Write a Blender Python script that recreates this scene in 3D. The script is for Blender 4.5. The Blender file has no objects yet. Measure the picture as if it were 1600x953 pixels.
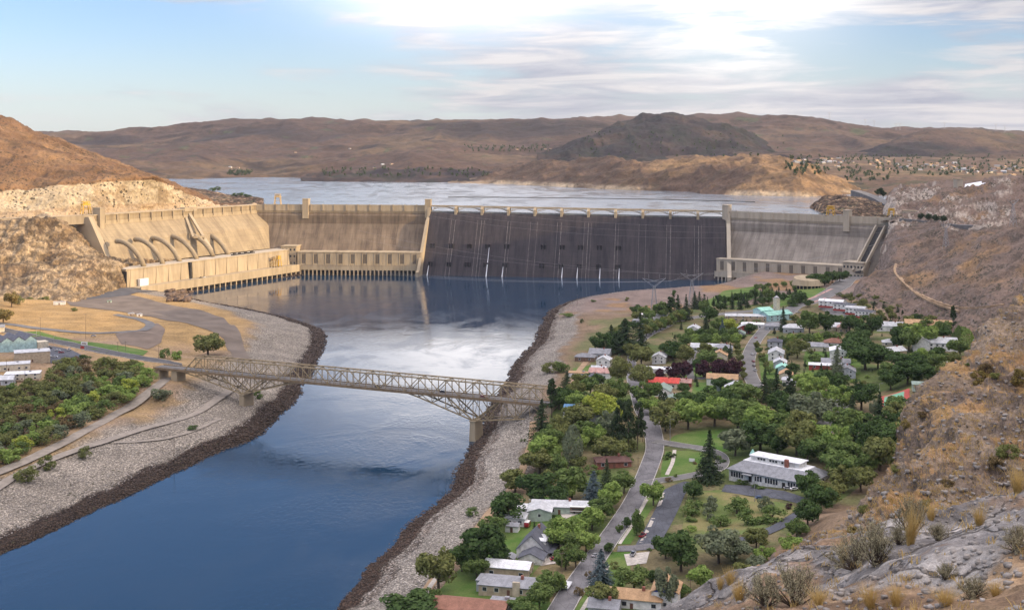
import bpy, bmesh, math, random
import numpy as np
from mathutils import Vector, Matrix
random.seed(7); rng = np.random.RandomState(7)
R = math.radians
S = bpy.context.scene; COL = S.collection
# ------------------------------------------------------------------ camera
F, CX, YH, H = 1900.0, 800.0, 230.0, 200.0
cam = bpy.data.cameras.new('camera'); cam.sensor_width = 36; cam.lens = 36*F/1600
cam.shift_y = -(476.5-YH)/1600; cam.clip_start = .5; cam.clip_end = 40000
co = bpy.data.objects.new('camera', cam); COL.objects.link(co); co.location = (0, 0, H); co.rotation_euler = (R(90), 0, 0)
S.camera = co
# ------------------------------------------------------------------ sun and exposure
SUN_EL = 15.0
SUN_AZ = 110.0            # clockwise from +Y (the view direction)
sd = Vector((math.sin(R(SUN_AZ))*math.cos(R(SUN_EL)), math.cos(R(SUN_AZ))*math.cos(R(SUN_EL)), math.sin(R(SUN_EL))))
sl = bpy.data.lights.new('sun', 'SUN'); sl.energy = 3.1; sl.angle = R(.6); sl.color = (1, .74, .44)
so = bpy.data.objects.new('sun', sl); COL.objects.link(so); so.rotation_euler = (-sd).to_track_quat('-Z', 'Y').to_euler()
S.view_settings.view_transform = 'Standard'; S.view_settings.look = 'None'
S.view_settings.exposure = 0.94; S.view_settings.gamma = 1
S.cycles.max_bounces = 5; S.cycles.diffuse_bounces = 2; S.cycles.glossy_bounces = 3; S.cycles.transmission_bounces = 3
S.cycles.transparent_max_bounces = 6
S.cycles.use_denoising = True
# ------------------------------------------------------------------ world
wd = bpy.data.worlds.new('World'); S.world = wd; wd.use_nodes = True
nt = wd.node_tree; nt.nodes.clear()
class NT:
    def __init__(s, t): s.t = t
    def n(s, typ, **kw):
        nd = s.t.nodes.new(typ)
        for k, v in kw.items():
            if k == 'i':
                for a, b in v.items():
                    if hasattr(b, 'is_output') : s.t.links.new(b, nd.inputs[a])
                    else: nd.inputs[a].default_value = b
            else: setattr(nd, k, v)
        return nd
    def l(s, a, b): s.t.links.new(a, b)
    def m(s, op, a, b=0.0, c=0.0, clamp=False):
        nd = s.t.nodes.new('ShaderNodeMath'); nd.operation = op; nd.use_clamp = clamp
        for k, v in enumerate((a, b, c)):
            if hasattr(v, 'is_output'): s.l(v, nd.inputs[k])
            else: nd.inputs[k].default_value = v
        return nd.outputs[0]
    def mix(s, f, a, b, bt='MIX'):
        nd = s.t.nodes.new('ShaderNodeMix'); nd.data_type = 'RGBA'; nd.blend_type = bt
        for k, v in ((0, f), (6, a), (7, b)):
            if hasattr(v, 'is_output'): s.l(v, nd.inputs[k])
            else: nd.inputs[k].default_value = (v if k == 0 else (tuple(v)+(1,))[:4])
        return nd.outputs[2]
    def ramp(s, f, pts):
        nd = s.t.nodes.new('ShaderNodeValToRGB'); e = nd.color_ramp.elements
        while len(e) < len(pts): e.new(.5)
        for q, (p, c) in zip(e, pts):
            q.position = p; q.color = (c, c, c, 1) if not hasattr(c, '__len__') else (tuple(c)+(1,))[:4]
        s.l(f, nd.inputs[0]); return nd.outputs[0]
    def noise(s, vec, scale, detail=4, rough=.55, dist=0, dim='3D'):
        nd = s.t.nodes.new('ShaderNodeTexNoise'); nd.noise_dimensions = dim
        s.l(vec, nd.inputs['Vector']); nd.inputs['Scale'].default_value = scale
        nd.inputs['Detail'].default_value = detail; nd.inputs['Roughness'].default_value = rough; nd.inputs['Distortion'].default_value = dist
        return nd.outputs[0]
    def mapr(s, v, a, b, c=0.0, d=1.0, smooth=True):
        nd = s.t.nodes.new('ShaderNodeMapRange'); nd.interpolation_type = 'SMOOTHSTEP' if smooth else 'LINEAR'
        s.l(v, nd.inputs[0])
        for k, q in enumerate((a, b, c, d)): nd.inputs[k+1].default_value = q
        return nd.outputs[0]
w = NT(nt)
sky = w.n('ShaderNodeTexSky', sky_type='NISHITA', sun_disc=False, sun_elevation=R(SUN_EL), sun_rotation=R(SUN_AZ), altitude=400, air_density=1.0, dust_density=.6, ozone_density=2.0)
tc = w.n('ShaderNodeTexCoord'); sx = w.n('ShaderNodeSeparateXYZ', i={0: tc.outputs['Generated']})
X, Y, Z = sx.outputs
az = w.m('ARCTAN2', X, Y)                       # 0 straight ahead, + to the right
cmb = w.n('ShaderNodeCombineXYZ', i={0: w.m('MULTIPLY', az, 5.0), 1: w.m('MULTIPLY', Z, 26.0), 2: 0.0}).outputs[0]
n1 = w.noise(cmb, .75, 8, .58, .35)
cmb2 = w.n('ShaderNodeCombineXYZ', i={0: w.m('MULTIPLY', az, 9.0), 1: w.m('MULTIPLY', Z, 90.0), 2: 3.0}).outputs[0]
n2 = w.noise(cmb2, 1.0, 6, .6, .5)
right = w.mapr(az, -.36, .10)                    # more cloud to the right
lowb = w.mapr(Z, .085, .02)                      # streaky band over the hills
cov = w.m('ADD', w.m('MULTIPLY', n1, 1.0), w.m('MULTIPLY', right, .19))
cov = w.m('ADD', cov, w.m('MULTIPLY', w.m('SUBTRACT', n2, .5), .35))
cov = w.m('ADD', cov, w.m('MULTIPLY', w.m('MULTIPLY', lowb, w.mapr(az, -.30, -.05)), .06))
gap = w.m('MULTIPLY', w.mapr(Z, .15, .22), w.mapr(Z, .50, .36))
cov = w.m('SUBTRACT', cov, w.m('MULTIPLY', gap, .12))
cov = w.m('ADD', cov, w.m('MULTIPLY', w.mapr(Z, .42, .6), .25))
cov = w.m('ADD', cov, w.m('MULTIPLY', w.m('MULTIPLY', w.mapr(Z, .105, .13), w.mapr(Z, .235, .17)), .13))
cl = w.mapr(cov, .56, .76)
# bright veil where the sun stands behind the cloud
gx = w.m('SUBTRACT', az, .19); gz = w.m('SUBTRACT', Z, .11)
g = w.m('ADD', w.m('MULTIPLY', w.m('MULTIPLY', gx, gx), 130.0), w.m('MULTIPLY', w.m('MULTIPLY', gz, gz), 420.0))
glow = w.m('EXPONENT', w.m('MULTIPLY', g, -1.0))
shade = w.ramp(n2, [(.34, (.56, .57, .66)), (.48, (.78, .77, .81)), (.62, (1.10, 1.03, .96))])
ccol = w.mix(1.0, shade, w.n('ShaderNodeCombineXYZ', i={0: 4.1, 1: 4.1, 2: 4.4}).outputs[0], 'MULTIPLY')
base = w.mix(1.0, sky.outputs[0], (.78, .82, 1.04), 'MULTIPLY')
hz = w.mapr(Z, .10, -.01)
base = w.mix(w.m('MULTIPLY', hz, .55), base, (4.1, 4.5, 4.8))
colr = w.mix(w.m('MULTIPLY', cl, .88), base, ccol)
colr = w.mix(1.0, colr, w.n('ShaderNodeCombineXYZ', i={0: w.mapr(Z, .4, .62, 1, 4.2), 1: w.mapr(Z, .4, .62, 1, 3.9), 2: w.mapr(Z, .4, .62, 1, 3.5)}).outputs[0], 'MULTIPLY')
glv = w.m('MULTIPLY', glow, w.m('ADD', .35, w.m('MULTIPLY', cl, .65)))
colr = w.mix(glv, colr, (9.0, 8.7, 8.3))
g2x = w.m('ADD', az, .035); g2z = w.m('SUBTRACT', Z, .172)
g2 = w.m('ADD', w.m('MULTIPLY', w.m('MULTIPLY', g2x, g2x), 70.0), w.m('MULTIPLY', w.m('MULTIPLY', g2z, g2z), 300.0))
colr = w.mix(w.m('MULTIPLY', w.m('EXPONENT', w.m('MULTIPLY', g2, -1.0)), w.m('ADD', .35, w.m('MULTIPLY', n1, 1.0))), colr, (17, 16.2, 16.0))
bg = w.n('ShaderNodeBackground', i={'Color': colr, 'Strength': .095})
wo = w.n('ShaderNodeOutputWorld'); w.l(bg.outputs[0], wo.inputs[0])
wd.cycles.sampling_method = 'MANUAL'; wd.cycles.sample_map_resolution = 512
# air between here and the far hills
def make_haze():
    me = bpy.data.meshes.new('haze'); bm = bmesh.new(); bmesh.ops.create_cube(bm, size=1); bm.to_mesh(me); bm.free()
    o = bpy.data.objects.new('haze', me); COL.objects.link(o); o.scale = (15000, 12400, 540); o.location = (0, 4900, 240); o['kind'] = 'stuff'; o['label'] = 'thin evening haze over the whole valley'; o['category'] = 'haze'
    m = bpy.data.materials.new('haze'); m.use_nodes = True; t = m.node_tree; t.nodes.clear(); v = t.nodes.new('ShaderNodeVolumePrincipled'); v.inputs['Density'].default_value = HAZE; v.inputs['Color'].default_value = (.80, .86, .97, 1); v.inputs['Anisotropy'].default_value = .2
    q = t.nodes.new('ShaderNodeOutputMaterial'); t.links.new(v.outputs[0], q.inputs['Volume']); me.materials.append(m)
HAZE = 1.8e-5
# ------------------------------------------------------------------ helpers
def W(px, py, d): return Vector(((px-CX)*d/F, d, H-(py-YH)*d/F))
def onz(px, py, z): return W(px, py, F*(H-z)/(py-YH))
def tag(o, label=None, cat=None, group=None, kind=None):
    for k, v in (('label', label), ('category', cat), ('group', group), ('kind', kind)):
        if v: o[k] = v
    return o
def empty(name, loc, rz=0, **kw):
    o = bpy.data.objects.new(name, None); COL.objects.link(o); o.location = loc; o.rotation_euler = (0, 0, rz)
    o.empty_display_size = 1; return tag(o, **kw)
def link(name, me, mat=None, parent=None, smooth=False):
    o = bpy.data.objects.new(name, me); COL.objects.link(o)
    if mat and not me.materials: me.materials.append(mat)
    if parent: o.parent = parent
    if smooth: me.polygons.foreach_set('use_smooth', [True]*len(me.polygons))
    return o
class MB:
    def __init__(s): s.v = []; s.f = []
    def add(s, vs, fs):
        k = len(s.v); s.v += [tuple(v) for v in vs]; s.f += [tuple(i+k for i in f) for f in fs]; return s
    def box(s, x0, x1, y0, y1, z0, z1):
        return s.add([(x0,y0,z0),(x1,y0,z0),(x1,y1,z0),(x0,y1,z0),(x0,y0,z1),(x1,y0,z1),(x1,y1,z1),(x0,y1,z1)],
                     [(3,2,1,0),(4,5,6,7),(0,1,5,4),(1,2,6,5),(2,3,7,6),(3,0,4,7)])
    def cbox(s, c, sz): return s.box(c[0]-sz[0]/2, c[0]+sz[0]/2, c[1]-sz[1]/2, c[1]+sz[1]/2, c[2]-sz[2]/2, c[2]+sz[2]/2)
    def beam(s, p, q, w=.5, h=None, up=(0, 0, 1)):
        p = Vector(p); q = Vector(q); h = h or w; d = q-p
        if d.length < 1e-6: return s
        d.normalize(); a = d.cross(Vector(up))
        if a.length < 1e-3: a = d.cross(Vector((1, 0, 0)))
        a.normalize(); b = a.cross(d); a *= w/2; b *= h/2
        vs = [p-a-b, p+a-b, p+a+b, p-a+b, q-a-b, q+a-b, q+a+b, q-a+b]
        return s.add(vs, [(3,2,1,0),(4,5,6,7),(0,1,5,4),(1,2,6,5),(2,3,7,6),(3,0,4,7)])
    def prism(s, poly, x0, x1, axis='x'):
        """poly in the other two axes, extruded along axis"""
        n = len(poly); vs = []
        for x in (x0, x1):
            for a, b in poly: vs.append((x, a, b) if axis == 'x' else (a, x, b) if axis == 'y' else (a, b, x))
        fs = [tuple(range(n))[::-1], tuple(range(n, 2*n))] + [(i, (i+1) % n, n+(i+1) % n, n+i) for i in range(n)]
        return s.add(vs, fs)
    def lathe(s, prof, n=10, c=(0, 0)):
        vs = []; fs = []
        for r, z in prof:
            for k in range(n): a = 2*math.pi*k/n; vs.append((c[0]+r*math.cos(a), c[1]+r*math.sin(a), z))
        for j in range(len(prof)-1):
            for k in range(n): fs.append((j*n+k, j*n+(k+1) % n, (j+1)*n+(k+1) % n, (j+1)*n+k))
        fs.append(tuple(range(n))[::-1]); fs.append(tuple((len(prof)-1)*n+k for k in range(n)))
        return s.add(vs, fs)
    def tube(s, pts, r, n=8):
        pts = [Vector(p) for p in pts]; vs = []; fs = []
        for i, p in enumerate(pts):
            d = (pts[min(i+1, len(pts)-1)]-pts[max(i-1, 0)]).normalized()
            a = d.cross(Vector((0, 0, 1)));  a = a if a.length > 1e-3 else Vector((1, 0, 0)); a.normalize(); b = a.cross(d)
            rr = r[i] if hasattr(r, '__len__') else r
            for k in range(n): t = 2*math.pi*k/n; vs.append(p+a*rr*math.cos(t)+b*rr*math.sin(t))
        for j in range(len(pts)-1):
            for k in range(n): fs.append((j*n+k, j*n+(k+1) % n, (j+1)*n+(k+1) % n, (j+1)*n+k))
        fs.append(tuple(range(n))[::-1]); fs.append(tuple((len(pts)-1)*n+k for k in range(n)))
        return s.add(vs, fs)
    def build(s, name, mat, parent=None, smooth=False):
        me = bpy.data.meshes.new(name); me.from_pydata(s.v, [], s.f)
        bm = bmesh.new(); bm.from_mesh(me); bmesh.ops.recalc_face_normals(bm, faces=bm.faces); bm.to_mesh(me); bm.free()
        return link(name, me, mat, parent, smooth)
def copy_tree(o, parent=None):
    c = o.copy(); COL.objects.link(c)
    if parent: c.parent = parent
    for ch in list(o.children): copy_tree(ch, c)
    return c
# ------------------------------------------------------------------ numpy noise
def _h(ix, iy, iz, seed):
    h = (ix.astype(np.int64)*374761393 + iy.astype(np.int64)*668265263 + iz.astype(np.int64)*2147483647*3 + seed*1274126177) & 0xffffffff
    h = ((h ^ (h >> 13))*1274126177) & 0xffffffff
    h = h ^ (h >> 16)
    return (h & 0xffff)/32767.5-1
def vn(p, seed=0):
    i = np.floor(p).astype(np.int64); f = p-i; f = f*f*(3-2*f); r = 0
    for dx in (0, 1):
        wx = f[:, 0] if dx else 1-f[:, 0]
        for dy in (0, 1):
            wy = f[:, 1] if dy else 1-f[:, 1]
            for dz in (0, 1):
                wz = f[:, 2] if dz else 1-f[:, 2]
                r = r + wx*wy*wz*_h(i[:, 0]+dx, i[:, 1]+dy, i[:, 2]+dz, seed)
    return r
def fbm(p, scale, octv=5, gain=.5, ridge=False, seed=0):
    r = 0; a = 1; tot = 0; q = p/scale
    for k in range(octv):
        n = vn(q, seed+k*17)
        if ridge: n = 1-2*np.abs(n)
        r = r+a*n; tot += a; a *= gain; q = q*2.03+11.3
    return r/tot
def smooth(x, a, b):
    t = np.clip((x-a)/(b-a), 0, 1); return t*t*(3-2*t)
def grid_mesh(name, P, C, mat, smoothf=True, kind='structure', mask=None):
    """P (rows, cols, 3) grid, C (rows, cols, 3) base colour attribute"""
    nr, nc = P.shape[:2]; me = bpy.data.meshes.new(name)
    idx = np.arange(nr*nc).reshape(nr, nc)
    q = np.stack([idx[:-1, :-1], idx[:-1, 1:], idx[1:, 1:], idx[1:, :-1]], -1).reshape(-1, 4)
    if mask is not None: q = q[mask[:-1, :-1].reshape(-1)]
    me.vertices.add(nr*nc); me.vertices.foreach_set('co', P.reshape(-1).astype(np.float32))
    me.loops.add(q.size); me.loops.foreach_set('vertex_index', q.reshape(-1).astype(np.int32))
    me.polygons.add(len(q)); me.polygons.foreach_set('loop_start', (np.arange(len(q))*4).astype(np.int32))
    me.polygons.foreach_set('loop_total', np.full(len(q), 4, np.int32))
    me.polygons.foreach_set('use_smooth', np.full(len(q), smoothf))
    me.update(calc_edges=True)
    if C is not None:
        at = me.color_attributes.new('zone', 'FLOAT_COLOR', 'POINT')
        cc = np.ones((nr*nc, 4), np.float32); cc[:, :3] = C.reshape(-1, 3); at.data.foreach_set('color', cc.reshape(-1))
    o = link(name, me, mat); 
    if kind: o['kind'] = kind
    return o
# ------------------------------------------------------------------ materials
MATS = {}
def newmat(name):
    m = bpy.data.materials.new(name); m.use_nodes = True; t = m.node_tree; t.nodes.clear(); MATS[name] = m
    return m, NT(t)
def pbsdf(n, col, rough=.8, spec=.3, metal=0, normal=None, **kw):
    b = n.n('ShaderNodeBsdfPrincipled'); 
    for k, v in (('Base Color', col), ('Roughness', rough), ('Metallic', metal), ('Specular IOR Level', spec)):
        if hasattr(v, 'is_output'): n.l(v, b.inputs[k])
        else: b.inputs[k].default_value = (tuple(v)+(1,))[:4] if hasattr(v, '__len__') else v
    if normal is not None: n.l(normal, b.inputs['Normal'])
    o = n.n('ShaderNodeOutputMaterial'); n.l(b.outputs[0], o.inputs[0]); return b
def bump(n, h, strength, dist):
    return n.n('ShaderNodeBump', i={'Height': h, 'Strength': strength, 'Distance': dist}).outputs[0]
def simple(name, col, rough=.7, var=.25, scale=.6, spec=.3, metal=0, objrand=0, bumpd=0):
    m, n = newmat(name); tc = n.n('ShaderNodeTexCoord').outputs['Object']
    v = n.noise(tc, scale, 5, .6)
    f = n.mapr(v, .3, .7, 1-var, 1+var*.6)
    if objrand:
        oi = n.n('ShaderNodeObjectInfo').outputs['Random']
        f = n.m('MULTIPLY', f, n.mapr(oi, 0, 1, 1-objrand, 1+objrand, False))
    c = n.mix(1.0, col, n.n('ShaderNodeCombineXYZ', i={0: f, 1: f, 2: f}).outputs[0], 'MULTIPLY')
    nb = bump(n, n.noise(tc, scale*6, 4), .5, bumpd) if bumpd else None
    pbsdf(n, c, rough, spec, metal, nb); return m
def terrain_mat(name, fine, dots, dotcol, dotthr=.42, big=30., bumpd=.5, pale=None, rock=None, fvar=.35, rough=.95):
    """zone colour x noise, plus brush clumps (dots), cell rocks (rock=cell size m)"""
    m, n = newmat(name)
    at = n.n('ShaderNodeAttribute', attribute_name='zone').outputs['Color']
    gp = n.n('ShaderNodeNewGeometry').outputs['Position']
    a = n.noise(gp, 1/big, 6, .6); b = n.noise(gp, 1/fine, 5, .65)
    f = n.m('MULTIPLY', n.mapr(a, .3, .7, .78, 1.2), n.mapr(b, .25, .75, 1-fvar, 1+fvar))
    c = n.mix(1.0, at, n.n('ShaderNodeCombineXYZ', i={0: f, 1: f, 2: f}).outputs[0], 'MULTIPLY')
    h = b
    if dots:
        vo = n.n('ShaderNodeTexVoronoi', i={'Vector': gp, 'Scale': 1/dots, 'Randomness': 1.0})
        sepc = n.n('ShaderNodeSeparateXYZ', i={0: vo.outputs['Color']}).outputs
        clump = n.mapr(n.noise(gp, 1/(dots*9), 4, .6), .38, .62, .25, 1.1)
        th = n.m('MULTIPLY', n.m('MULTIPLY', sepc[0], clump), dotthr)
        d = n.m('LESS_THAN', vo.outputs['Distance'], th)
        c = n.mix(n.m('MULTIPLY', d, .85), c, dotcol)
        h = n.m('ADD', h, n.m('MULTIPLY', n.m('SUBTRACT', .5, vo.outputs['Distance']), n.m('MULTIPLY', d, 1.2)))
    if rock:
        vo = n.n('ShaderNodeTexVoronoi', i={'Vector': gp, 'Scale': 1/rock})
        am = n.n('ShaderNodeAttribute', attribute_name='zone').outputs['Alpha']
        sp = n.n('ShaderNodeSeparateXYZ', i={0: vo.outputs['Color']}).outputs
        k = n.m('MULTIPLY', n.mapr(sp[1], 0, 1, .45, 1.55, False), n.mapr(vo.outputs['Distance'], .25, .65, 1.12, .38))
        kk = n.n('ShaderNodeCombineXYZ', i={0: k, 1: k, 2: k}).outputs[0]
        c2 = n.mix(1.0, c, kk, 'MULTIPLY'); c = n.mix(am, c, c2)
        h = n.m('ADD', h, n.m('MULTIPLY', n.m('MULTIPLY', n.m('SUBTRACT', .6, vo.outputs['Distance']), am), 1.5))
    pbsdf(n, c, rough, .15, 0, bump(n, h, .9, bumpd)); return m
# ================================================================== VALLEY
def poly_world(pts, z=0.0): return np.array([[v.x, v.y] for v in (onz(a, b, z) for a, b in pts)])
LSH = [(-60,885),(0,865),(50,847),(100,822),(150,796),(200,773),(250,750),(300,727),(350,702),(385,690),(410,677),(440,648),(468,612),(482,585),(495,560),(506,538),(509,524),(495,512),(455,499),(400,488),(350,479),(300,470),(276,463),(296,456),(384,441),(485,427.5)]
RSH = [(520,955),(545,926),(575,892),(605,862),(640,818),(678,790),(703,767),(714,738),(733,703),(745,686),(760,652),(788,606),(800,580),(820,552),(840,530),(846,510),(856,490),(872,479),(905,469),(950,463),(1000,459),(1050,457),(1090,455),(1120,450),(1145,442),(1160,437)]
def densify(P, step=14.):
    out = []
    for a, b in zip(P[:-1], P[1:]):
        n = max(1, int(np.hypot(*(b-a))/step))
        for k in range(n): out.append(a+(b-a)*k/n)
    out.append(P[-1]); return np.array(out)
Lw = densify(poly_world(LSH)); Rw = densify(poly_world(RSH))
def wob(P, s):
    q = np.c_[P, np.full(len(P), s*7.)]
    return P+np.c_[fbm(q, 22, 3, seed=s), fbm(q, 22, 3, seed=s+5)]*5.0
Lw = wob(Lw, 1); Rw = wob(Rw, 2)
RIVER = np.vstack([[[-900, 300]], [[Lw[0, 0]-200, Lw[0, 1]-60]], Lw, [[-320, 2000]], [[340, 1960]], Rw[::-1], [[-20, 420]], [[-20, 300]]])
def seg_dist(Pt, Q):
    A = Q[:-1]; B = Q[1:]; best = np.full(len(Pt), 1e9)
    for a, b in zip(A, B):
        ab = b-a; L = (ab*ab).sum()+1e-9
        t = np.clip(((Pt-a)@ab)/L, 0, 1); d = Pt-a-t[:, None]*ab
        best = np.minimum(best, (d*d).sum(1))
    return np.sqrt(best)
def inside(Pt, Q):
    c = np.zeros(len(Pt), bool); x, y = Pt[:, 0], Pt[:, 1]
    for (x0, y0), (x1, y1) in zip(Q, np.roll(Q, -1, 0)):
        if y0 == y1: continue
        k = ((y0 > y) != (y1 > y)) & (x < (x1-x0)*(y-y0)/(y1-y0)+x0); c ^= k
    return c
CTRL_L = [(215,560,31.5),(240,563,31.5),(258,567,31),(180,554,31.5),(0,790,10),(60,760,11),(100,725,12),(250,645,12.5),(350,592,13),(380,545,13),(330,505,14),(240,482,15.5),(150,464,16),(90,470,17),
 (0,745,13),(0,700,14),(100,660,15),(200,606,15),(250,600,17),(60,592,31),(150,578,31),(225,570,31),(0,600,31),(0,560,33),(60,545,32),(150,545,31.5),(250,566,31),
 (0,640,24),(200,520,30),(100,510,30.5),(0,505,31),(150,492,29),(250,508,27),(275,520,24),(290,560,24),(0,470,34),(60,478,28),(210,495,26),(310,560,17),(300,600,14),(-60,760,13),(-60,700,15),(-80,560,34),(-80,480,40),(430,500,9),(480,540,8)]
CTRL_R = [(830,690,10),(790,770,9),(700,870,9),(650,925,9),(700,945,12),(800,860,12),(900,900,14),(1000,800,15),(960,700,14),(1010,660,15),(1150,760,17),(1300,770,21),(1060,820,15),(1000,940,16),(1100,900,18),(1200,850,22),(1100,600,17),(900,590,11),
 (1000,510,15),(870,520,9),(960,475,9),(1060,462,10),(1100,475,14),(1200,500,17),(1270,470,20),(1400,560,24),(1320,620,22),(1450,540,26),(1500,512,28),(1400,640,26),(1380,700,30),(1330,448,24),(1330,440,26),(1240,440,17),(1250,425,17),(1180,450,12),(1350,800,40),(1500,600,40),(1600,560,45),(1370,470,32),(1250,950,30),(1150,990,22)]
def ctrl(C):
    a = []
    for px, py, z in C: v = onz(px, py, z); a.append((v.x, v.y, z))
    return np.array(a)
CL, CR = ctrl(CTRL_L), np.vstack([ctrl(CTRL_R), [[42, 812, 29], [52, 810, 29], [62, 806, 28], [85, 800, 24], [110, 800, 19]]])
def idw(Pt, C):
    num = 0; den = 0
    for x, y, z in C:
        d2 = (Pt[:, 0]-x)**2+(Pt[:, 1]-y)**2+400.; w_ = d2**-1.7; num = num+w_*z; den = den+w_
    return num/den
def river_info(Pt):
    dl = seg_dist(Pt, Lw); dr = seg_dist(Pt, Rw); ins = inside(Pt, RIVER)
    return dl, dr, ins
def Gfull(Pt):
    dl, dr, ins = river_info(Pt); left = dl < dr
    # side by nearest shore, but far from both use x
    s = np.minimum(dl, dr); s = np.where(ins, -s, s)
    zl = idw(Pt, CL); zr = idw(Pt, CR)
    pl = np.interp(s, [0, 5, 40, 75], [0, .17, .62, 1]); pr = np.interp(s, [0, 5, 22, 40], [0, .2, .7, 1])
    z = np.where(left, zl*pl, zr*pr); z = np.where(ins, np.maximum(-6, -.35*np.abs(s)), z)
    return z, s, left
def G(x, y):
    z, s, l = Gfull(np.array([[x, y]])); return float(z[0])
def ground(px, py, n=7):
    z = 15.
    for k in range(n):
        d = F*(H-z)/(py-YH); z = .4*z+.6*G((px-CX)*d/F, d)
    return W(px, py, F*(H-z)/(py-YH))
def Garr(P2): return Gfull(np.asarray(P2, float))[0]
def ground_many(pts, n=8):
    p = np.array(pts, float); z = np.full(len(p), 15.)
    for k in range(n):
        d = F*(H-z)/(p[:, 1]-YH); z = .4*z+.6*Garr(np.c_[(p[:, 0]-CX)*d/F, d])
    d = F*(H-z)/(p[:, 1]-YH)
    return np.c_[(p[:, 0]-CX)*d/F, d]
nc, nr = 900, 640
pxs = np.linspace(-160, 1820, nc); ds = np.geomspace(400, 2080, nr)
D, PX = np.meshgrid(ds, pxs, indexing='ij'); XX = (PX-CX)*D/F
Pt = np.c_[XX.ravel(), D.ravel()]
z, s, left = Gfull(Pt)
P3 = np.c_[Pt, np.zeros(len(Pt))]
rough = smooth(s, 1, 20)
z = z+np.where(s > 0, 1, .3)*(fbm(P3, 9, 3, seed=3)*.35*smooth(s, -2, 3)+fbm(P3, 60, 3, seed=4)*.8*rough*np.where(left, 1., .25))
# dark stones near the water, jagged
z += np.where((s > -4) & (s < 11), .55*fbm(P3, 2.6, 2, seed=8), 0)
GROUND_Z = z.reshape(nr, nc).copy(); GNR, GNC = nr, nc
def c3(*a): return np.array(a, float)
n_a = fbm(P3, 45, 4, seed=11); n_b = fbm(P3, 14, 4, seed=12); n_c = fbm(P3, 120, 3, seed=13)
stone = c3(.30,.27,.23); dirt = c3(.27,.19,.12); dry = c3(.30,.205,.095); dark = c3(.055,.038,.028); soil = c3(.20,.14,.09); lawn = c3(.075,.115,.03); purple = c3(.19,.145,.125)
Cc = np.zeros((len(Pt), 3)); al = np.zeros(len(Pt))
def put(mask, col):
    global Cc
    mk = np.clip(mask, 0, 1)[:, None]; Cc = Cc*(1-mk)+col*mk
sl_ = s+6*n_b
# left side: soil, gold grass, gravel
Cc[:] = np.where(left[:, None], dirt, soil)
Lm = left.astype(float); Rm = 1-Lm
put(Lm*smooth(n_a, -.1, .3)*.7, dry)
py_ = YH+(H-z)*F/Pt[:, 1]; px_ = PX.ravel()
put(Lm*smooth(Pt[:, 1], 1060, 1130)*smooth(s, 60, 90)*.95, dry*c3(1.05, 1, .9))
put(Lm*smooth(sl_, 78, 60), stone*c3(1.0, .97, .93)); al += Lm*smooth(sl_, 85, 62)
put(Lm*smooth(n_b, .12, .3)*smooth(sl_, 58, 70)*.5, dry)
put(Lm*smooth(sl_, 17, 12), dark); 
# right
put(Rm*smooth(n_a, .0, .3)*.6*smooth(s, 45, 60), lawn)
town = inside(Pt, ground_many([(700,960),(720,900),(800,800),(850,700),(880,600),(930,560),(1000,515),(1090,480),(1300,470),(1400,520),(1500,520),(1480,600),(1360,740),(1280,800),(1100,960)]))
put(Rm*town*(.35+.5*smooth(n_a+n_b*.6, -.25, .2)), lawn*c3(.95,.92,.9))
put(Rm*town*smooth(n_c+n_b*.5, .18, .4)*.8, c3(.22,.165,.09))
put(Rm*smooth(sl_, 46, 38), stone*c3(.98, .98, .98)); al += Rm*smooth(sl_, 50, 40)
north = Rm*smooth(Pt[:, 1], 1330, 1420)*smooth(sl_, 14, 24)*(1-town)
put(north*.9, purple); put(north*smooth(n_a, .1, .3)*.8, c3(.25,.15,.07)); al *= 1-.6*north
put(Rm*smooth(sl_, 13, 9), dark*c3(1.25,1.15,1.1))
put(Rm*smooth(sl_, 20, 16)*smooth(sl_, 11, 14)*.6, dark*2)
# embankments cut sandy bands
put(smooth(-s, 2, 6), c3(.03,.04,.045))
al = np.clip(al*.75+smooth(sl_, 20, 14), 0, 1)
C4 = Cc
m_val = terrain_mat('valley_ground', 1.6, 3.2, (.07,.065,.035), .30, 25., .3, rock=1.05, fvar=.3)
vg = grid_mesh('ground', np.c_[Pt, z].reshape(nr, nc, 3), None, m_val)
at = vg.data.color_attributes.new('zone', 'FLOAT_COLOR', 'POINT'); at.data.foreach_set('color', np.c_[C4, al].astype(np.float32).ravel())
# ------------------------------------------------------------------ water
def water_mat(name, deep, sc, bd, rough=.06, streak=False, bd2=0):
    m, n = newmat(name); gp = n.n('ShaderNodeNewGeometry').outputs['Position']
    mp = n.n('ShaderNodeMapping', i={'Vector': gp, 'Scale': (1, .55, 1)}).outputs[0]
    a = n.noise(mp, 1/sc, 5, .6, .6); b = n.noise(mp, 1/(sc*9), 4, .6, 1.2)
    patch = n.mapr(n.noise(gp, 1/130., 4, .6, .8), .42, .6)
    h = n.m('ADD', n.m('MULTIPLY', a, n.m('ADD', .12, n.m('MULTIPLY', patch, 2.0))), n.m('MULTIPLY', b, bd2))
    r = n.mapr(n.noise(mp, 1/75., 5, .65, 1.5), .4, .62, rough, rough+.12)
    b_ = pbsdf(n, deep, r, .5, 0, bump(n, h, 1.0, bd)); b_.inputs['IOR'].default_value = 1.333
    return m
def flat_poly(name, pts, z, mat):
    me = bpy.data.meshes.new(name); me.from_pydata([(x, y, z) for x, y in pts], [], [tuple(range(len(pts)))])
    o = link(name, me, mat); o['kind'] = 'structure'; return o
m_river = water_mat('river_water', (.012, .036, .070), 3.0, .06, .03, bd2=1.2)
flat_poly('river_water', [(-900, 250), (700, 250), (700, 2010), (-700, 2010)], 0, m_river)
m_lake = water_mat('lake_water', (.16, .185, .215), 5.0, .035, .12, bd2=.25)
ZL = 95.
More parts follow.
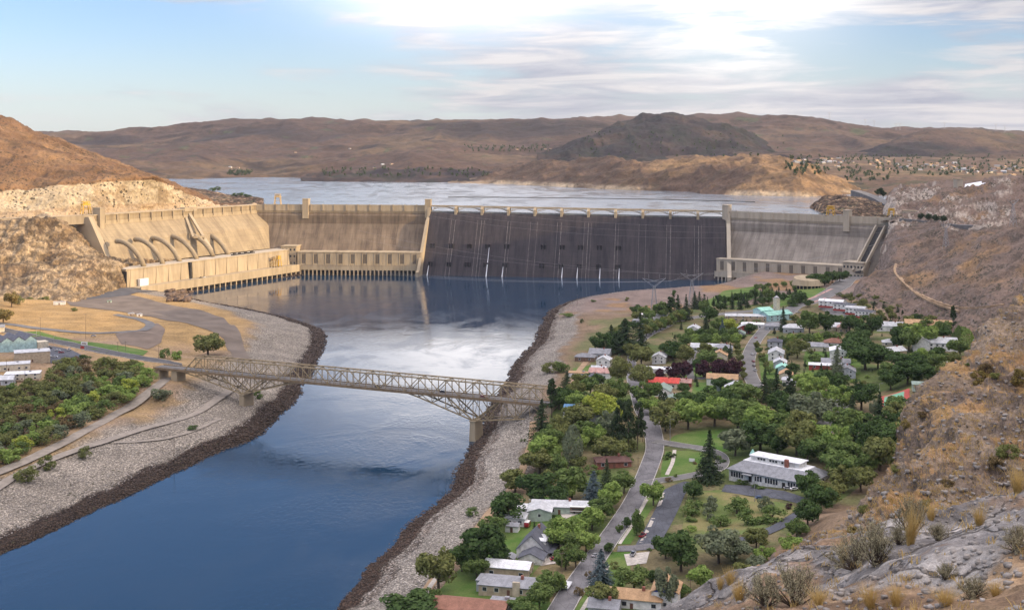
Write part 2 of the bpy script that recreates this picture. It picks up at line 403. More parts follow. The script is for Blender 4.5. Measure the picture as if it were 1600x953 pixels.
flat_poly('lake_water', [(-425,1990),(-134,1966),(333,1893),(565,1735),(620,1760),(700,2300),(1700,2600),(2400,6500),(-1800,6500),(-1500,3000),(-640,2300),(-460,2040)], ZL, m_lake)
def loft(name, lines, px0, px1, ncol, sub, mat, noises, colf, zcut=None, rowsmooth=2, alpha=None, kind='structure', taper=None):
    """lines: list of polylines [(px, py, d)...]; interpolated by column, then lofted and displaced along the normal"""
    xs = np.linspace(px0, px1, ncol); K = []
    for ln in lines:
        a = np.array(ln, float); py = np.interp(xs, a[:, 0], a[:, 1]); d = np.interp(xs, a[:, 0], a[:, 2])
        K.append(np.stack([(xs-CX)*d/F, d, H-(py-YH)*d/F], -1))
    K = np.array(K); rows = []
    if taper is not None: K[..., 2] -= taper[2]*(1-smooth(xs, taper[0], taper[1]))[None, :]
    for i in range(len(K)-1):
        n = sub[i] if hasattr(sub, '__len__') else sub
        for k in range(n): rows.append(K[i]*(1-k/n)+K[i+1]*k/n)
    rows.append(K[-1]); P = np.array(rows)
    for _ in range(rowsmooth):
        Q = P.copy(); Q[1:-1] = P[:-2]*.25+P[1:-1]*.5+P[2:]*.25
        Q[:, 1:-1] = Q[:, :-2]*.25+Q[:, 1:-1]*.5+Q[:, 2:]*.25; P = Q
    def normals(P):
        du = np.gradient(P, axis=1); dv = np.gradient(P, axis=0); N = np.cross(du, dv); N /= np.linalg.norm(N, axis=-1, keepdims=True)+1e-9
        N *= np.sign(N[..., 2:3]+1e-6); return N
    N = normals(P); flat = P.reshape(-1, 3); disp = np.zeros(len(flat))
    for (sc, amp, octv, ridge, seed) in noises: q_ = fbm(flat, sc, octv, .5, ridge, seed); disp += amp*(q_-q_.mean())
    t = np.linspace(0, 1, P.shape[0])[:, None]*np.ones((1, P.shape[1]))
    P = P+N*disp.reshape(P.shape[:2])[..., None]
    N2 = normals(P)
    C = colf(P.reshape(-1, 3), N2.reshape(-1, 3), t.ravel(), disp)
    A = np.ones(len(C)) if alpha is None else alpha(P.reshape(-1, 3), N2.reshape(-1, 3), t.ravel(), disp)
    o = grid_mesh(name, P, None, mat, kind=kind)
    at = o.data.color_attributes.new('zone', 'FLOAT_COLOR', 'POINT'); at.data.foreach_set('color', np.c_[C, A].astype(np.float32).ravel())
    return o
def mixc(a, b, t): t = np.clip(t, 0, 1)[:, None]; return a*(1-t)+b*t
# ------------------------------------------------------------------ far hills
FB = c3(.072,.046,.034); FD = c3(.026,.019,.019); FG = c3(.115,.078,.045)
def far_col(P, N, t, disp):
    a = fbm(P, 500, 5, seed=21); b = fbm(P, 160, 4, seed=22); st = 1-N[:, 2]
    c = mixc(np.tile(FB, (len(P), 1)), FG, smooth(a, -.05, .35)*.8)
    c = mixc(c, FD, smooth(st, .045, .17)*.9); pyv = YH-(P[:, 2]-H)*F/np.clip(P[:, 1], 1, 1e9); c = mixc(c, FD, smooth(P[:, 1], 6050, 6300)*smooth(P[:, 1], 6900, 6700)*smooth(fbm(P, 700, 3, seed=24), -.25, .1)*smooth(-P[:, 0], -900, -200)*.9); c = mixc(c, FD*.8, smooth(b+a*.5, .25, .5)*.75)  # steep folds mixed darker to paint in their shade
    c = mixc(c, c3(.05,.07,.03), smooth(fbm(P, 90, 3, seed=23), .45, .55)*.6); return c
m_far = terrain_mat('far_hill', 30., 26., (.035,.035,.022), .36, 160., 6., fvar=.32)
sil = [(-300,212),(75,206),(150,206),(250,200),(330,192),(450,190),(530,189),(600,193),(660,190),(740,190),(800,188),(870,188),(900,186),(960,186),(1040,186),(1090,182),(1150,182),(1220,185),(1290,192),(1350,200),(1420,205),(1500,204),(1560,206),(1600,209),(1900,214)]
E = lambda y, d: [(-300, y, d), (1900, y, d)]
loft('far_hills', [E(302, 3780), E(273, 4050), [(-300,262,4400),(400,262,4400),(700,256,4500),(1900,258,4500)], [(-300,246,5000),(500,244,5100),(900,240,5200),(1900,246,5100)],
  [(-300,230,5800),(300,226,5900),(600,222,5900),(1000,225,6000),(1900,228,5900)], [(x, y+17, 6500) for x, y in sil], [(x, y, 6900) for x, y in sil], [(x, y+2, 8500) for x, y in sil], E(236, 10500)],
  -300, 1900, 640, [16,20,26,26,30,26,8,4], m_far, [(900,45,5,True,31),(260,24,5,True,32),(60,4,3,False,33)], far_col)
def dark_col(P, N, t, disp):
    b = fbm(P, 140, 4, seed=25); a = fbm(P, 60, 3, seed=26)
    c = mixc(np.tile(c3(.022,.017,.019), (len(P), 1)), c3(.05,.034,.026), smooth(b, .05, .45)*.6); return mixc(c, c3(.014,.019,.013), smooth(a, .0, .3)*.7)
m_dk = terrain_mat('shade_tinted_wooded_hill', 20., 18., (.018,.024,.014), .42, 120., 6., fvar=.3)  # hill tone darkened to paint in cloud shadow; dots are pines
loft('shade_tinted_wooded_hill', [[(840,262,4300),(1300,262,4400)], [(840,250,4700),(960,246,4600),(1300,250,4800)], [(840,240,5100),(900,228,5100),(960,215,5100),(1040,210,5200),(1150,222,5200),(1220,240,5200),(1300,250,5200)],
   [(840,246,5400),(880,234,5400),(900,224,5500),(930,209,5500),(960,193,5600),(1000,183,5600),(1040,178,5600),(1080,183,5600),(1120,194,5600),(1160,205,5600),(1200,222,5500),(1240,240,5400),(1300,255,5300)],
   [(840,260,6000),(960,215,6200),(1040,196,6300),(1120,210,6200),(1300,262,6000)]], 840, 1300, 300, [12,22,26,10], m_dk, [(420,46,5,True,35),(110,20,4,True,36),(40,6,3,True,37)], lambda P, N, t, d: mixc(dark_col(P, N, t, d), FB*1.1, smooth(fbm(P, 200, 4, seed=28)+.25*(t-.6), .15, .5)*.5))  # browner mottles paint the sunlit parts of the dark hill
loft('shade_tinted_wooded_hill', [[(1290,262,4600),(1900,262,4600)], [(1290,252,5000),(1400,240,5100),(1600,240,5100),(1900,245,5000)], [(1290,252,5300),(1340,238,5400),(1400,216,5600),(1440,205,5700),(1500,203,5800),(1560,207,5800),(1620,214,5800),(1760,222,5800),(1900,235,5600)],
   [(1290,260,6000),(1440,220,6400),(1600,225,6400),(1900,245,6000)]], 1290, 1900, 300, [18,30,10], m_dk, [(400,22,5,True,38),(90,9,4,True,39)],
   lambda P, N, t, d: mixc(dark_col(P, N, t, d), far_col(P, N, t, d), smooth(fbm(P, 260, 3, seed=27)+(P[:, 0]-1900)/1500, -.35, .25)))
# low dark bluffs across the lake, then the golden peninsula
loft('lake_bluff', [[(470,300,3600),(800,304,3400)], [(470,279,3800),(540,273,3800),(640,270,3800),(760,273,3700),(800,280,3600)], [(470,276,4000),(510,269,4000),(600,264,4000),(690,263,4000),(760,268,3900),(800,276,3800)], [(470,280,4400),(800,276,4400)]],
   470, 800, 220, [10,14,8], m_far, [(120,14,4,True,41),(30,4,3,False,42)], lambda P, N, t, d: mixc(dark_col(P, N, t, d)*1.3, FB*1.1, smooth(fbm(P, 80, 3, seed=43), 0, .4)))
GOLD = c3(.22,.14,.072); GB = c3(.10,.065,.045)
def gold_col(P, N, t, disp):
    a = fbm(P, 120, 4, seed=45); gl = fbm(P, 55, 4, ridge=True, seed=47); st = 1-N[:, 2]
    c = mixc(np.tile(GB, (len(P), 1)), GOLD, smooth(a+(P[:, 0]-380)/500, -.1, .35)); c = mixc(c, GB*.55, smooth(gl, .25, .6)*.55)
    c = mixc(c, c3(.42,.33,.22), smooth(P[:, 2], ZL+14, ZL+3)*.9*smooth(a, -.3, .3)); return mixc(c, c3(.08,.06,.035), smooth(fbm(P, 25, 3, seed=48), .25, .5)*.5)
m_gold = terrain_mat('dry_hill', 6., 7.5, (.06,.05,.028), .36, 60., 2.2, fvar=.3)
loft('lakeside_hill', [[(700,302,3400),(800,305,3300),(900,309,3080),(1000,314,2880),(1100,319,2680),(1200,323,2570),(1270,325,2490),(1330,323,2560),(1400,321,2600)],
   [(700,287,3600),(760,279,3650),(830,270,3500),(900,272,3250),(1000,270,3080),(1100,270,2880),(1180,264,2800),(1240,276,2700),(1330,300,2700),(1400,304,2700)],
   [(700,286,3800),(740,276,3900),(780,263,3900),(830,250,3800),(900,252,3550),(960,249,3400),(1030,247,3300),(1090,243,3150),(1150,240,3050),(1190,241,3000),(1230,250,2950),(1270,263,2900),(1310,282,2850),(1345,299,2850),(1400,304,2850)],
   [(700,284,4300),(900,258,4100),(1100,256,3700),(1200,252,3500),(1300,280,3400),(1400,300,3300)]], 700, 1400, 520, [34,34,14], m_gold,
   [(190,22,5,True,51),(60,9,4,True,52),(14,1.6,3,False,53)], gold_col)
def plat_col(P, N, t, disp):
    a = fbm(P, 160, 4, seed=55); b = fbm(P, 70, 4, seed=56)
    c = mixc(np.tile(c3(.11,.072,.048), (len(P), 1)), c3(.17,.115,.065), smooth(a, 0, .35)); c = mixc(c, c3(.05,.055,.03), smooth(b, .1, .4)*.7); return c
loft('town_plateau', [[(1150,330,2450),(1330,325,2520),(1400,322,2400),(1900,322,2300)], [(1150,300,2850),(1330,293,2900),(1400,290,2800),(1900,290,2700)], [(1150,262,3900),(1400,270,3600),(1900,270,3600)],
   [(1150,250,4700),(1400,250,4700),(1900,250,4700)], [(1150,246,5400),(1900,242,5400)]], 1150, 1900, 420, [20,24,26,12], m_far, [(260,15,5,True,57),(60,4,3,False,58)], plat_col)
# ------------------------------------------------------------------ left hill with its cut cliff
def left_col(P, N, t, disp):
    st = 1-N[:, 2]; a = fbm(P, 60, 4, seed=61); b = fbm(P, 18, 4, seed=62)
    c = mixc(np.tile(c3(.145,.082,.042), (len(P), 1)), c3(.21,.125,.062), smooth(a, -.2, .3)); c = mixc(c, c3(.09,.06,.035), smooth(b, .05, .4)*.6)
    cliff = c3(.38,.31,.205)
    k = smooth(t, .30, .285)*smooth(t, .06, .09)
    c = mixc(c, mixc(np.tile(cliff, (len(P), 1)), c3(.26,.19,.11), smooth(a+b, .1, .5)*.8), k)
    return mixc(c, c3(.36,.27,.17), smooth(t, .10, .05))
m_left = terrain_mat('sage_hill', 3.5, 4.6, (.045,.036,.022), .5, 40., 1.0, fvar=.35)
loft('left_hill', [[(-400,392,1540),(0,380,1630),(148,366,1735),(300,350,1925),(335,345,2010),(400,345,2100)],
   [(-400,345,1620),(0,338,1670),(148,331,1775),(300,322,1960),(335,321,2030),(400,321,2130)],
   [(-400,290,1680),(0,291,1720),(60,289,1760),(120,283,1790),(180,278,1830),(240,276,1880),(270,286,1930),(300,302,1990),(335,319,2060),(400,322,2160)],
   [(-400,250,1780),(0,262,1800),(100,258,1850),(200,268,1920),(260,285,1980),(300,302,2040),(335,319,2100),(400,322,2200)],
   [(-400,190,1950),(0,215,1950),(60,225,2000),(110,238,2040),(200,264,2080),(260,284,2110),(300,301,2140),(335,318,2170),(400,322,2240)],
   [(-400,120,2150),(-100,160,2150),(0,180,2150),(30,190,2160),(60,206,2180),(90,212,2200),(115,226,2210),(150,240,2220),(200,262,2230),(240,279,2240),(280,293,2250),(310,305,2260),(335,316,2270),(400,322,2300)],
   [(-400,170,2700),(0,210,2800),(100,245,2800),(200,275,2800),(300,300,2700),(400,322,2500)]], -400, 400, 620, [5,44,20,30,40,12], m_left,
   [(70,9,5,True,63),(18,4.5,4,True,64),(4,.7,2,False,65)], left_col)
# rock below the crest road, left of the wing dam, down to the plaza
def rock_col(P, N, t, disp):
    a = fbm(P, 22, 4, seed=71); b = fbm(P, 7, 3, seed=72); st = 1-N[:, 2]
    c = mixc(np.tile(c3(.34,.255,.155), (len(P), 1)), c3(.21,.14,.075), smooth(a, -.1, .35)*.9); c = mixc(c, c3(.10,.07,.045), smooth(b+a*.4, .12, .4)*.8); cr = fbm(P*np.array([1,1,1.6]), 13, 4, ridge=True, seed=76); c = mixc(c, c3(.07,.048,.03), smooth(cr, .25, .6)*.7)
    return c
m_rock = terrain_mat('pale_rock', 3., 5., (.07,.055,.03), .22, 30., 1.2, rock=3.2, fvar=.45)
loft('left_hill', [[(-300,540,1150),(0,500,1330),(60,490,1370),(110,480,1410),(175,462,1540),(230,436,1690),(330,421,1850),(470,412,1960)],
   [(-300,440,1400),(0,418,1500),(100,420,1520),(150,415,1560),(200,409,1640),(260,405,1740),(340,398,1860),(470,402,2000)],
   [(-300,430,1440),(0,412,1530),(100,405,1560),(150,398,1610),(200,408,1700),(260,404,1800),(340,396,1900),(380,380,1950),(470,395,2010)],
   [(-300,360,1560),(0,346,1590),(60,341,1600),(95,344,1620),(120,366,1650),(145,388,1680),(175,402,1700),(200,410,1730),(260,402,1820),(330,392,1900),(365,368,1950),(400,366,1985),(470,395,2030)],
   [(-300,350,1640),(0,345,1650),(100,346,1690),(150,384,1750),(200,404,1790),(260,398,1850),(340,386,1950),(400,370,2040),(470,395,2080)]], -300, 470, 560, [26,14,34,8], m_rock,
   [(40,8,5,True,73),(12,5,4,True,74),(3.5,.7,2,False,75)], rock_col, alpha=lambda P, N, t, d: np.full(len(P), .3))
# crest road on the left bench
def strip3(name, pts, wdt, mat, z_off=0, kind='structure', skirt=2):
    mb = MB(); L = [Vector(p) for p in pts]; vs = []
    for i, p in enumerate(L):
        d = (L[min(i+1, len(L)-1)]-L[max(i-1, 0)]); d.z = 0; d.normalize(); a = Vector((-d.y, d.x, 0))*wdt/2
        vs += [p+a+Vector((0, 0, z_off)), p-a+Vector((0, 0, z_off)), p-a+Vector((0, 0, z_off-skirt)), p+a+Vector((0, 0, z_off-skirt))]
    fs = []
    for i in range(len(L)-1):
        k = 4*i
        for a in range(4): fs.append((k+a, k+(a+1) % 4, k+4+(a+1) % 4, k+4+a))
    mb.add(vs, fs); o = mb.build(name, mat); 
    if kind: o['kind'] = kind
    return o
# ------------------------------------------------------------------ little promontory and lake-end rocks
def brn_col(P, N, t, disp):
    a = fbm(P, 20, 4, seed=77); return mixc(mixc(np.tile(c3(.13,.085,.055), (len(P), 1)), c3(.26,.18,.11), smooth(a, 0, .4)), c3(.05,.06,.03), smooth(fbm(P, 14, 3, seed=78), .2, .5)*.8)
m_brn = terrain_mat('brown_rock', 5., 7., (.04,.045,.025), .35, 40., 1.8, rock=6., fvar=.3)
loft('promontory', [[(270,335,2050),(340,334,2090),(410,330,2150)], [(270,309,2260),(340,308,2280),(385,308.5,2290),(412,311,2250)], [(270,292,2500),(300,293,2480),(330,298,2450),(350,303,2420),(385,306,2400),(412,310.5,2380)], [(270,297,2600),(412,311,2560)]],
   270, 412, 160, [10,14,6], m_brn, [(50,3,4,True,79),(12,1.2,3,False,80)], brn_col)
loft('lake_end_rock', [[(1225,331,1960),(1300,335,1890),(1400,348,1700)], [(1225,325,2060),(1285,326,1980),(1340,331,1880),(1400,345,1760)], [(1225,322,2130),(1260,315,2120),(1285,308,2100),(1310,305.5,2090),(1345,309,2060),(1375,318,2000),(1400,335,1900)], [(1225,318,2260),(1300,314,2300),(1400,318,2300)], [(1225,320,2400),(1400,314,2500)]],
   1225, 1400, 220, [14,24,12,6], m_brn, [(45,6,5,True,81),(12,2,3,True,82)], brn_col, taper=(1225, 1290, 40))
# ------------------------------------------------------------------ right hills
def right_col(P, N, t, disp):
    st = 1-N[:, 2]; a = fbm(P, 45, 4, seed=85); b = fbm(P, 12, 4, seed=86)
    c = mixc(np.tile(c3(.155,.112,.088), (len(P), 1)), c3(.205,.13,.075), smooth(a, -.0, .35)); c = mixc(c, c3(.075,.06,.047), smooth(b, .0, .35)*.7)
    return mixc(c, c3(.22,.175,.145), smooth(st, .30, .55)*.7)
m_right = terrain_mat('scrub_hill', 2.6, 3.3, (.062,.056,.038), .58, 35., .9, fvar=.35)
loft('right_hill', [[(1330,400,1660),(1480,400,1560),(2200,400,1300)], [(1330,352,1700),(1400,349,1700),(1450,350,1660),(1480,352,1600),(1560,356,1550),(1700,356,1500),(2200,330,1400)],
   [(1330,340,1900),(1370,318,2000),(1390,298,1930),(1440,288,1880),(1490,285,1860),(1530,284,1850),(1560,281,1800),(1600,279,1780),(1700,268,1800),(2200,160,1900)],
   [(1330,316,2400),(1390,304,2300),(1450,294,2300),(1500,290,2350),(1540,288,2350),(1600,280,2200),(1700,270,2300),(2200,190,2500)]], 1330, 2200, 520, [14,44,14], m_right,
   [(60,13,5,True,87),(16,6,4,True,88),(5,1.2,2,False,97)], lambda P, N, t, d: mixc(right_col(P, N, t, d), mixc(np.tile(c3(.17,.12,.095), (len(P), 1)), c3(.40,.34,.28), smooth(fbm(P, 30, 4, seed=89)-(P[:, 0]-640)/260, -.1, .25)), smooth(1-N[:, 2], .10, .3)), taper=(1340, 1400, 120))
loft('right_hill', [[(1310,486,1350),(1360,490,1320),(1450,498,1240),(2200,500,1100)], [(1310,440,1480),(1345,425,1490),(1400,440,1400),(1450,440,1350),(2200,420,1200)],
   [(1310,415,1580),(1350,395,1590),(1400,392,1560),(1450,388,1530),(1600,380,1450),(2200,370,1300)], [(1310,385,1690),(1345,362,1700),(1370,352,1700),(1400,348,1690),(1450,349,1640),(1500,352,1590),(1600,356,1520),(2200,330,1400)], [(1310,365,1800),(1370,350,1760),(1600,352,1650),(2200,330,1500)]],
   1310, 2200, 520, [14,24,26,6], m_right, [(45,9,5,True,91),(13,4,4,True,92),(4,1,2,False,97)], right_col, taper=(1345, 1400, 110))
def r3_col(P, N, t, disp):
    c = right_col(P, N, t, disp); a = fbm(P, 70, 3, seed=93)
    c = mixc(c, c3(.27,.165,.08), smooth(a, -.05, .2)*smooth(t, .45, .7)); return mixc(c, c3(.36,.27,.18), smooth(-a, .05, .25)*smooth(t, .5, .2)*.7)
loft('right_hill', [[(1300,500,1290),(1360,520,1200),(1420,545,1130),(1500,580,1030),(1560,610,980),(2200,760,820)], [(1300,466,1370),(1345,466,1340),(1400,485,1250),(1500,510,1120),(1560,514,1080),(2200,560,900)],
   [(1300,462,1390),(1340,446,1380),(1400,452,1330),(1470,450,1240),(1540,448,1170),(1600,450,1120),(2200,440,950)], [(1300,460,1410),(1345,440,1440),(1390,420,1440),(1430,406,1420),(1470,391,1400),(1530,369,1340),(1600,350,1290),(1700,322,1250),(2200,200,1100)],
   [(1300,472,1480),(1390,436,1520),(1600,372,1400),(2200,240,1250)]], 1300, 2200, 560, [14,40,44,10], m_right, [(50,7.5,5,True,94),(13,3.2,4,True,95),(3.5,.9,2,False,96)], r3_col, taper=(1300, 1350, 60))
# unseen high bank right of the frame, crest shaped to shade town and spillway
RP = [(1250,2050,170),(1150,1800,280),(960,1500,335),(800,1100,335),(680,640,340),(560,200,350),(520,-200,340),(480,-800,330)]
Pg = np.array(RP, float); tt = np.linspace(0, 1, len(RP)); T = np.linspace(0, 1, 260)
cx = np.interp(T, tt, Pg[:, 0]); cy = np.interp(T, tt, Pg[:, 1]); cz = np.interp(T, tt, Pg[:, 2])
U = np.linspace(-1, 1.5, 90); rows = []
for u in U:
    hgt = cz*(1-abs(u)**1.15) if u < 0 else cz*(1-.4*u); rows.append(np.stack([cx+u*np.where(u < 0, 260+40*np.sin(T*9), 420), cy-u*60, np.maximum(hgt, 5)], -1))
P = np.array(rows); fl = P.reshape(-1, 3); dd = 18*fbm(fl, 120, 5, ridge=True, seed=98); P[..., 2] += dd.reshape(P.shape[:2])
o = grid_mesh('unseen_shade_ridge', P, right_col(P.reshape(-1, 3), np.tile([0, 0, 1.], (len(fl), 1)), fl[:, 0], dd), m_right)
# ================================================================== DAM
def concrete(name, base, dark, streak=.5, block=True, light=None, zdark=None):
    """weathered concrete: object x along the wall, z up"""
    m, n = newmat(name); tc = n.n('ShaderNodeTexCoord').outputs['Object']; s = n.n('ShaderNodeSeparateXYZ', i={0: tc}).outputs
    v = n.n('ShaderNodeCombineXYZ', i={0: n.m('MULTIPLY', s[0], .16), 1: n.m('MULTIPLY', s[1], .02), 2: n.m('MULTIPLY', s[2], .012)}).outputs[0]
    st = n.noise(v, 1.0, 8, .7, .1)
    v2 = n.n('ShaderNodeCombineXYZ', i={0: n.m('MULTIPLY', s[0], .05), 1: 0., 2: n.m('MULTIPLY', s[2], .03)}).outputs[0]
    bl = n.noise(v2, 1.0, 5, .6)
    f = n.m('ADD', n.m('MULTIPLY', n.mapr(st, .34, .62), streak), n.m('MULTIPLY', n.mapr(bl, .35, .65), 1-streak))
    c = n.mix(f, dark, base)
    if light:
        v3 = n.n('ShaderNodeCombineXYZ', i={0: n.m('MULTIPLY', s[0], .42), 1: 0., 2: n.m('MULTIPLY', s[2], .006)}).outputs[0]
        c = n.mix(n.m('MULTIPLY', n.mapr(n.noise(v3, 1., 5, .6), .60, .74), n.mapr(bl, .4, .6, .1, .75)), c, light)
    if block:
        vb = n.n('ShaderNodeCombineXYZ', i={0: s[0], 1: s[2], 2: 0.}).outputs[0]
        br = n.n('ShaderNodeTexBrick', i={'Vector': vb, 'Scale': 1., 'Brick Width': 15.2, 'Row Height': 7.6, 'Mortar Size': .22, 'Color1': (1,1,1,1), 'Color2': (.80,.80,.80,1), 'Mortar': (.62,.62,.62,1)})
        br.offset = 0
        c = n.mix(.55, c, n.mix(1.0, c, br.outputs[0], 'MULTIPLY'))
        br2 = n.n('ShaderNodeTexBrick', i={'Vector': vb, 'Scale': 1., 'Brick Width': 7.6, 'Row Height': 1.52, 'Mortar Size': .16, 'Color1': (1,1,1,1), 'Color2': (.86,.86,.86,1), 'Mortar': (.72,.72,.72,1)})
        c = n.mix(.6, c, n.mix(1.0, c, br2.outputs[0], 'MULTIPLY'))
    nb = bump(n, n.noise(tc, .8, 4), .4, .3)
    pbsdf(n, c, .85, .2, 0, nb); return m
M_face = concrete('weathered_concrete', (.25,.19,.13), (.10,.075,.055), .55, True, (.46,.40,.32))
M_faceR = concrete('grey_weathered_concrete', (.34,.30,.255), (.17,.145,.12), .55, True, (.55,.50,.44))
M_spill = concrete('stained_spillway_concrete', (.064,.054,.056), (.027,.025,.031), .75, True, (.12,.10,.092))
M_conc = concrete('warm_concrete', (.43,.35,.235), (.28,.225,.15), .6, False)
M_concR = concrete('plain_concrete', (.46,.40,.31), (.34,.295,.23), .6, False)
M_wing = concrete('wing_dam_concrete', (.40,.32,.20), (.24,.185,.12), .5, True)
M_seep = simple('pale_seepage_stain', (.20,.18,.165), .8, .5, .3)
M_dark = simple('dark_parts_and_shade', (.025,.024,.024), .8)
M_glass = simple('dark_window_glass', (.03,.035,.045), .15, .2, 1, .6)
M_pane = simple('tall_grille', (.075,.062,.05), .7, .3, 2)
M_gate = simple('painted_drum_gate', (.13,.14,.135), .6, .5, .4)
M_foam = simple('white_spray_water', (.75,.77,.80), .6, .1, 3)
M_steel = simple('galvanised_steel', (.36,.36,.37), .5, .15, 2, .4, .5)
M_yellow = simple('yellow_crane_paint', (.62,.36,.03), .5, .2, 2)
M_asph = simple('asphalt', (.085,.083,.085), .9, .28, .12)
M_road2 = simple('pale_asphalt', (.15,.145,.14), .9, .25, .1)
M_gravelroad = simple('gravel_track', (.27,.235,.195), .95, .2, .2)
M_white = simple('white_paint', (.72,.71,.68), .6, .10, 1)
class Frame:
    """local frame of a straight dam segment: x along the axis, -y downstream (to the viewer), z up (world)"""
    def __init__(s, p, q, name, **kw):
        s.p = Vector(p); s.q = Vector(q); d = s.q-s.p; s.L = math.hypot(d.x, d.y); s.dz = d.z/s.L; s.z0 = s.p.z
        s.root = empty(name, (s.p.x, s.p.y, 0), math.atan2(d.y, d.x), **kw)
    def z(s, u): return s.z0+s.dz*u
    def uof(s, px):                          # axis coordinate under an image column
        k = (px-CX)/F; d = s.q-s.p; return s.L*(k*s.p.y-s.p.x)/(d.x-k*d.y)
def section(mb, fr, u0, u1, prof, n=1):
    """extrude a cross-section [(v downstream, dz below crest or ('z', abs))] along u, closing it"""
    us = [u0+(u1-u0)*k/n for k in range(n+1)]; m = len(prof); vs = []
    for u in us:
        for v, z in prof: vs.append((u, -v, z[1] if isinstance(z, tuple) else fr.z(u)+z))
    fs = []
    for k in range(n):
        for j in range(m): fs.append((k*m+j, k*m+(j+1) % m, (k+1)*m+(j+1) % m, (k+1)*m+j))
    fs += [tuple(range(m))[::-1], tuple(n*m+j for j in range(m))]
    mb.add(vs, fs)
DA = ((-421, 1985, 106.5), (-134.3, 1963, 106)); DB = ((-134.3, 1963, 106), (333, 1890, 100.5)); DC = ((333, 1890, 100.5), (592, 1708, 98.3))
def dam_wall(fr, u0, u1, mat, mcap, base_v=72, zb=-4.):
    f = MB(); section(f, fr, u0, u1, [(-8, -1.2), (3, -1.2), (3, -14), (6, -17), (6, -30), (base_v, ('z', zb)), (-8, ('z', zb))], 6); w_ = f.build('dam_face', mat, fr.root)
    c = MB(); section(c, fr, u0, u1, [(-9, -1.2), (4.6, -1.2), (4.6, -9.5), (3.02, -13), (3.02, -1.25), (-9, -1.25)], 6)
    section(c, fr, u0, u1, [(4.6, -1.2), (4.6, 0), (4.1, 0), (4.1, -1.2)], 4); section(c, fr, u0, u1, [(-9, -1.2), (-9, 0), (-8.5, 0), (-8.5, -1.2)], 4)
    c.build('crest_road', mcap, fr.root)
    k = int((u1-u0)/19)
    for i in range(1, k):
        u = u0+(u1-u0)*i/k; b = MB(); b.box(u-.9, u+.9, -5.6, -4.6, fr.z(u)-9, fr.z(u)+1.3); b.build('parapet_pier', mcap, fr.root)
def tower(fr, u, w_, h, mat, drop=22, v=8.5):
    b = MB(); b.box(u-w_/2, u+w_/2, -v, 5, fr.z(u)-drop, fr.z(u)+h); t = b.build('tower', mat, fr.root)
    c = MB(); c.box(u-w_/2-.5, u+w_/2+.5, -v-.5, 5.5, fr.z(u)+h, fr.z(u)+h+1.0); c.build('tower_cap', mat, t)
    return t
FA = Frame(*DA, 'dam_section', label='left end of the big dam, stained brown face in the sun above a long powerhouse', cat='dam')
dam_wall(FA, 0, FA.L, M_face, M_conc)
tower(FA, FA.uof(479), 9.5, 9, M_conc)
tower(FA, FA.uof(669.5), 9.0, 9, M_conc, 20, 9)
FB_ = Frame(*DB, 'dam_section', label='middle of the big dam, dark stained spillway under a row of eleven arches', cat='dam')
uA, uB = 3.5, FB_.L-1
sp = MB(); prof = [(-8, -9), (0, -8.5), (5, -9.5), (10, -13), (16, -20)]
for k in range(1, 9): t = k/8; prof.append((16+56*t**1.03, ('z', None)))
us = [uA+(uB-uA)*k/24 for k in range(25)]; vs = []; fs = []
for u in us:
    zt = FB_.z(u)
    pf = [(-8, zt-9), (0, zt-8.8), (5, zt-10.2), (10, zt-14), (16, zt-22)]+[(16+54*(k/8)**1.02, (zt-22)*(1-k/8)-4*(k/8)) for k in range(1, 9)]+[(-8, -4)]
    m_ = len(pf); vs += [(u, -v, z) for v, z in pf]
for k in range(24):
    for j in range(m_): fs.append((k*m_+j, k*m_+(j+1) % m_, (k+1)*m_+(j+1) % m_, (k+1)*m_+j))
fs += [tuple(range(m_))[::-1], tuple(24*m_+j for j in range(m_))]; sp.add(vs, fs); spill = sp.build('spillway_face', M_spill, FB_.root)
def spz(v, u):                          # spillway surface height at downstream offset v
    zt = FB_.z(u)
    if v < 16: return zt-22
    t = ((v-16)/54)**(1/1.02); return (zt-22)*(1-t)-4*t
def spv(z, u):
    zt = FB_.z(u); t = (zt-22-z)/(zt-18); return 16+54*max(t, 0)**1.02
NB = 11; bw = (uB-uA)/NB
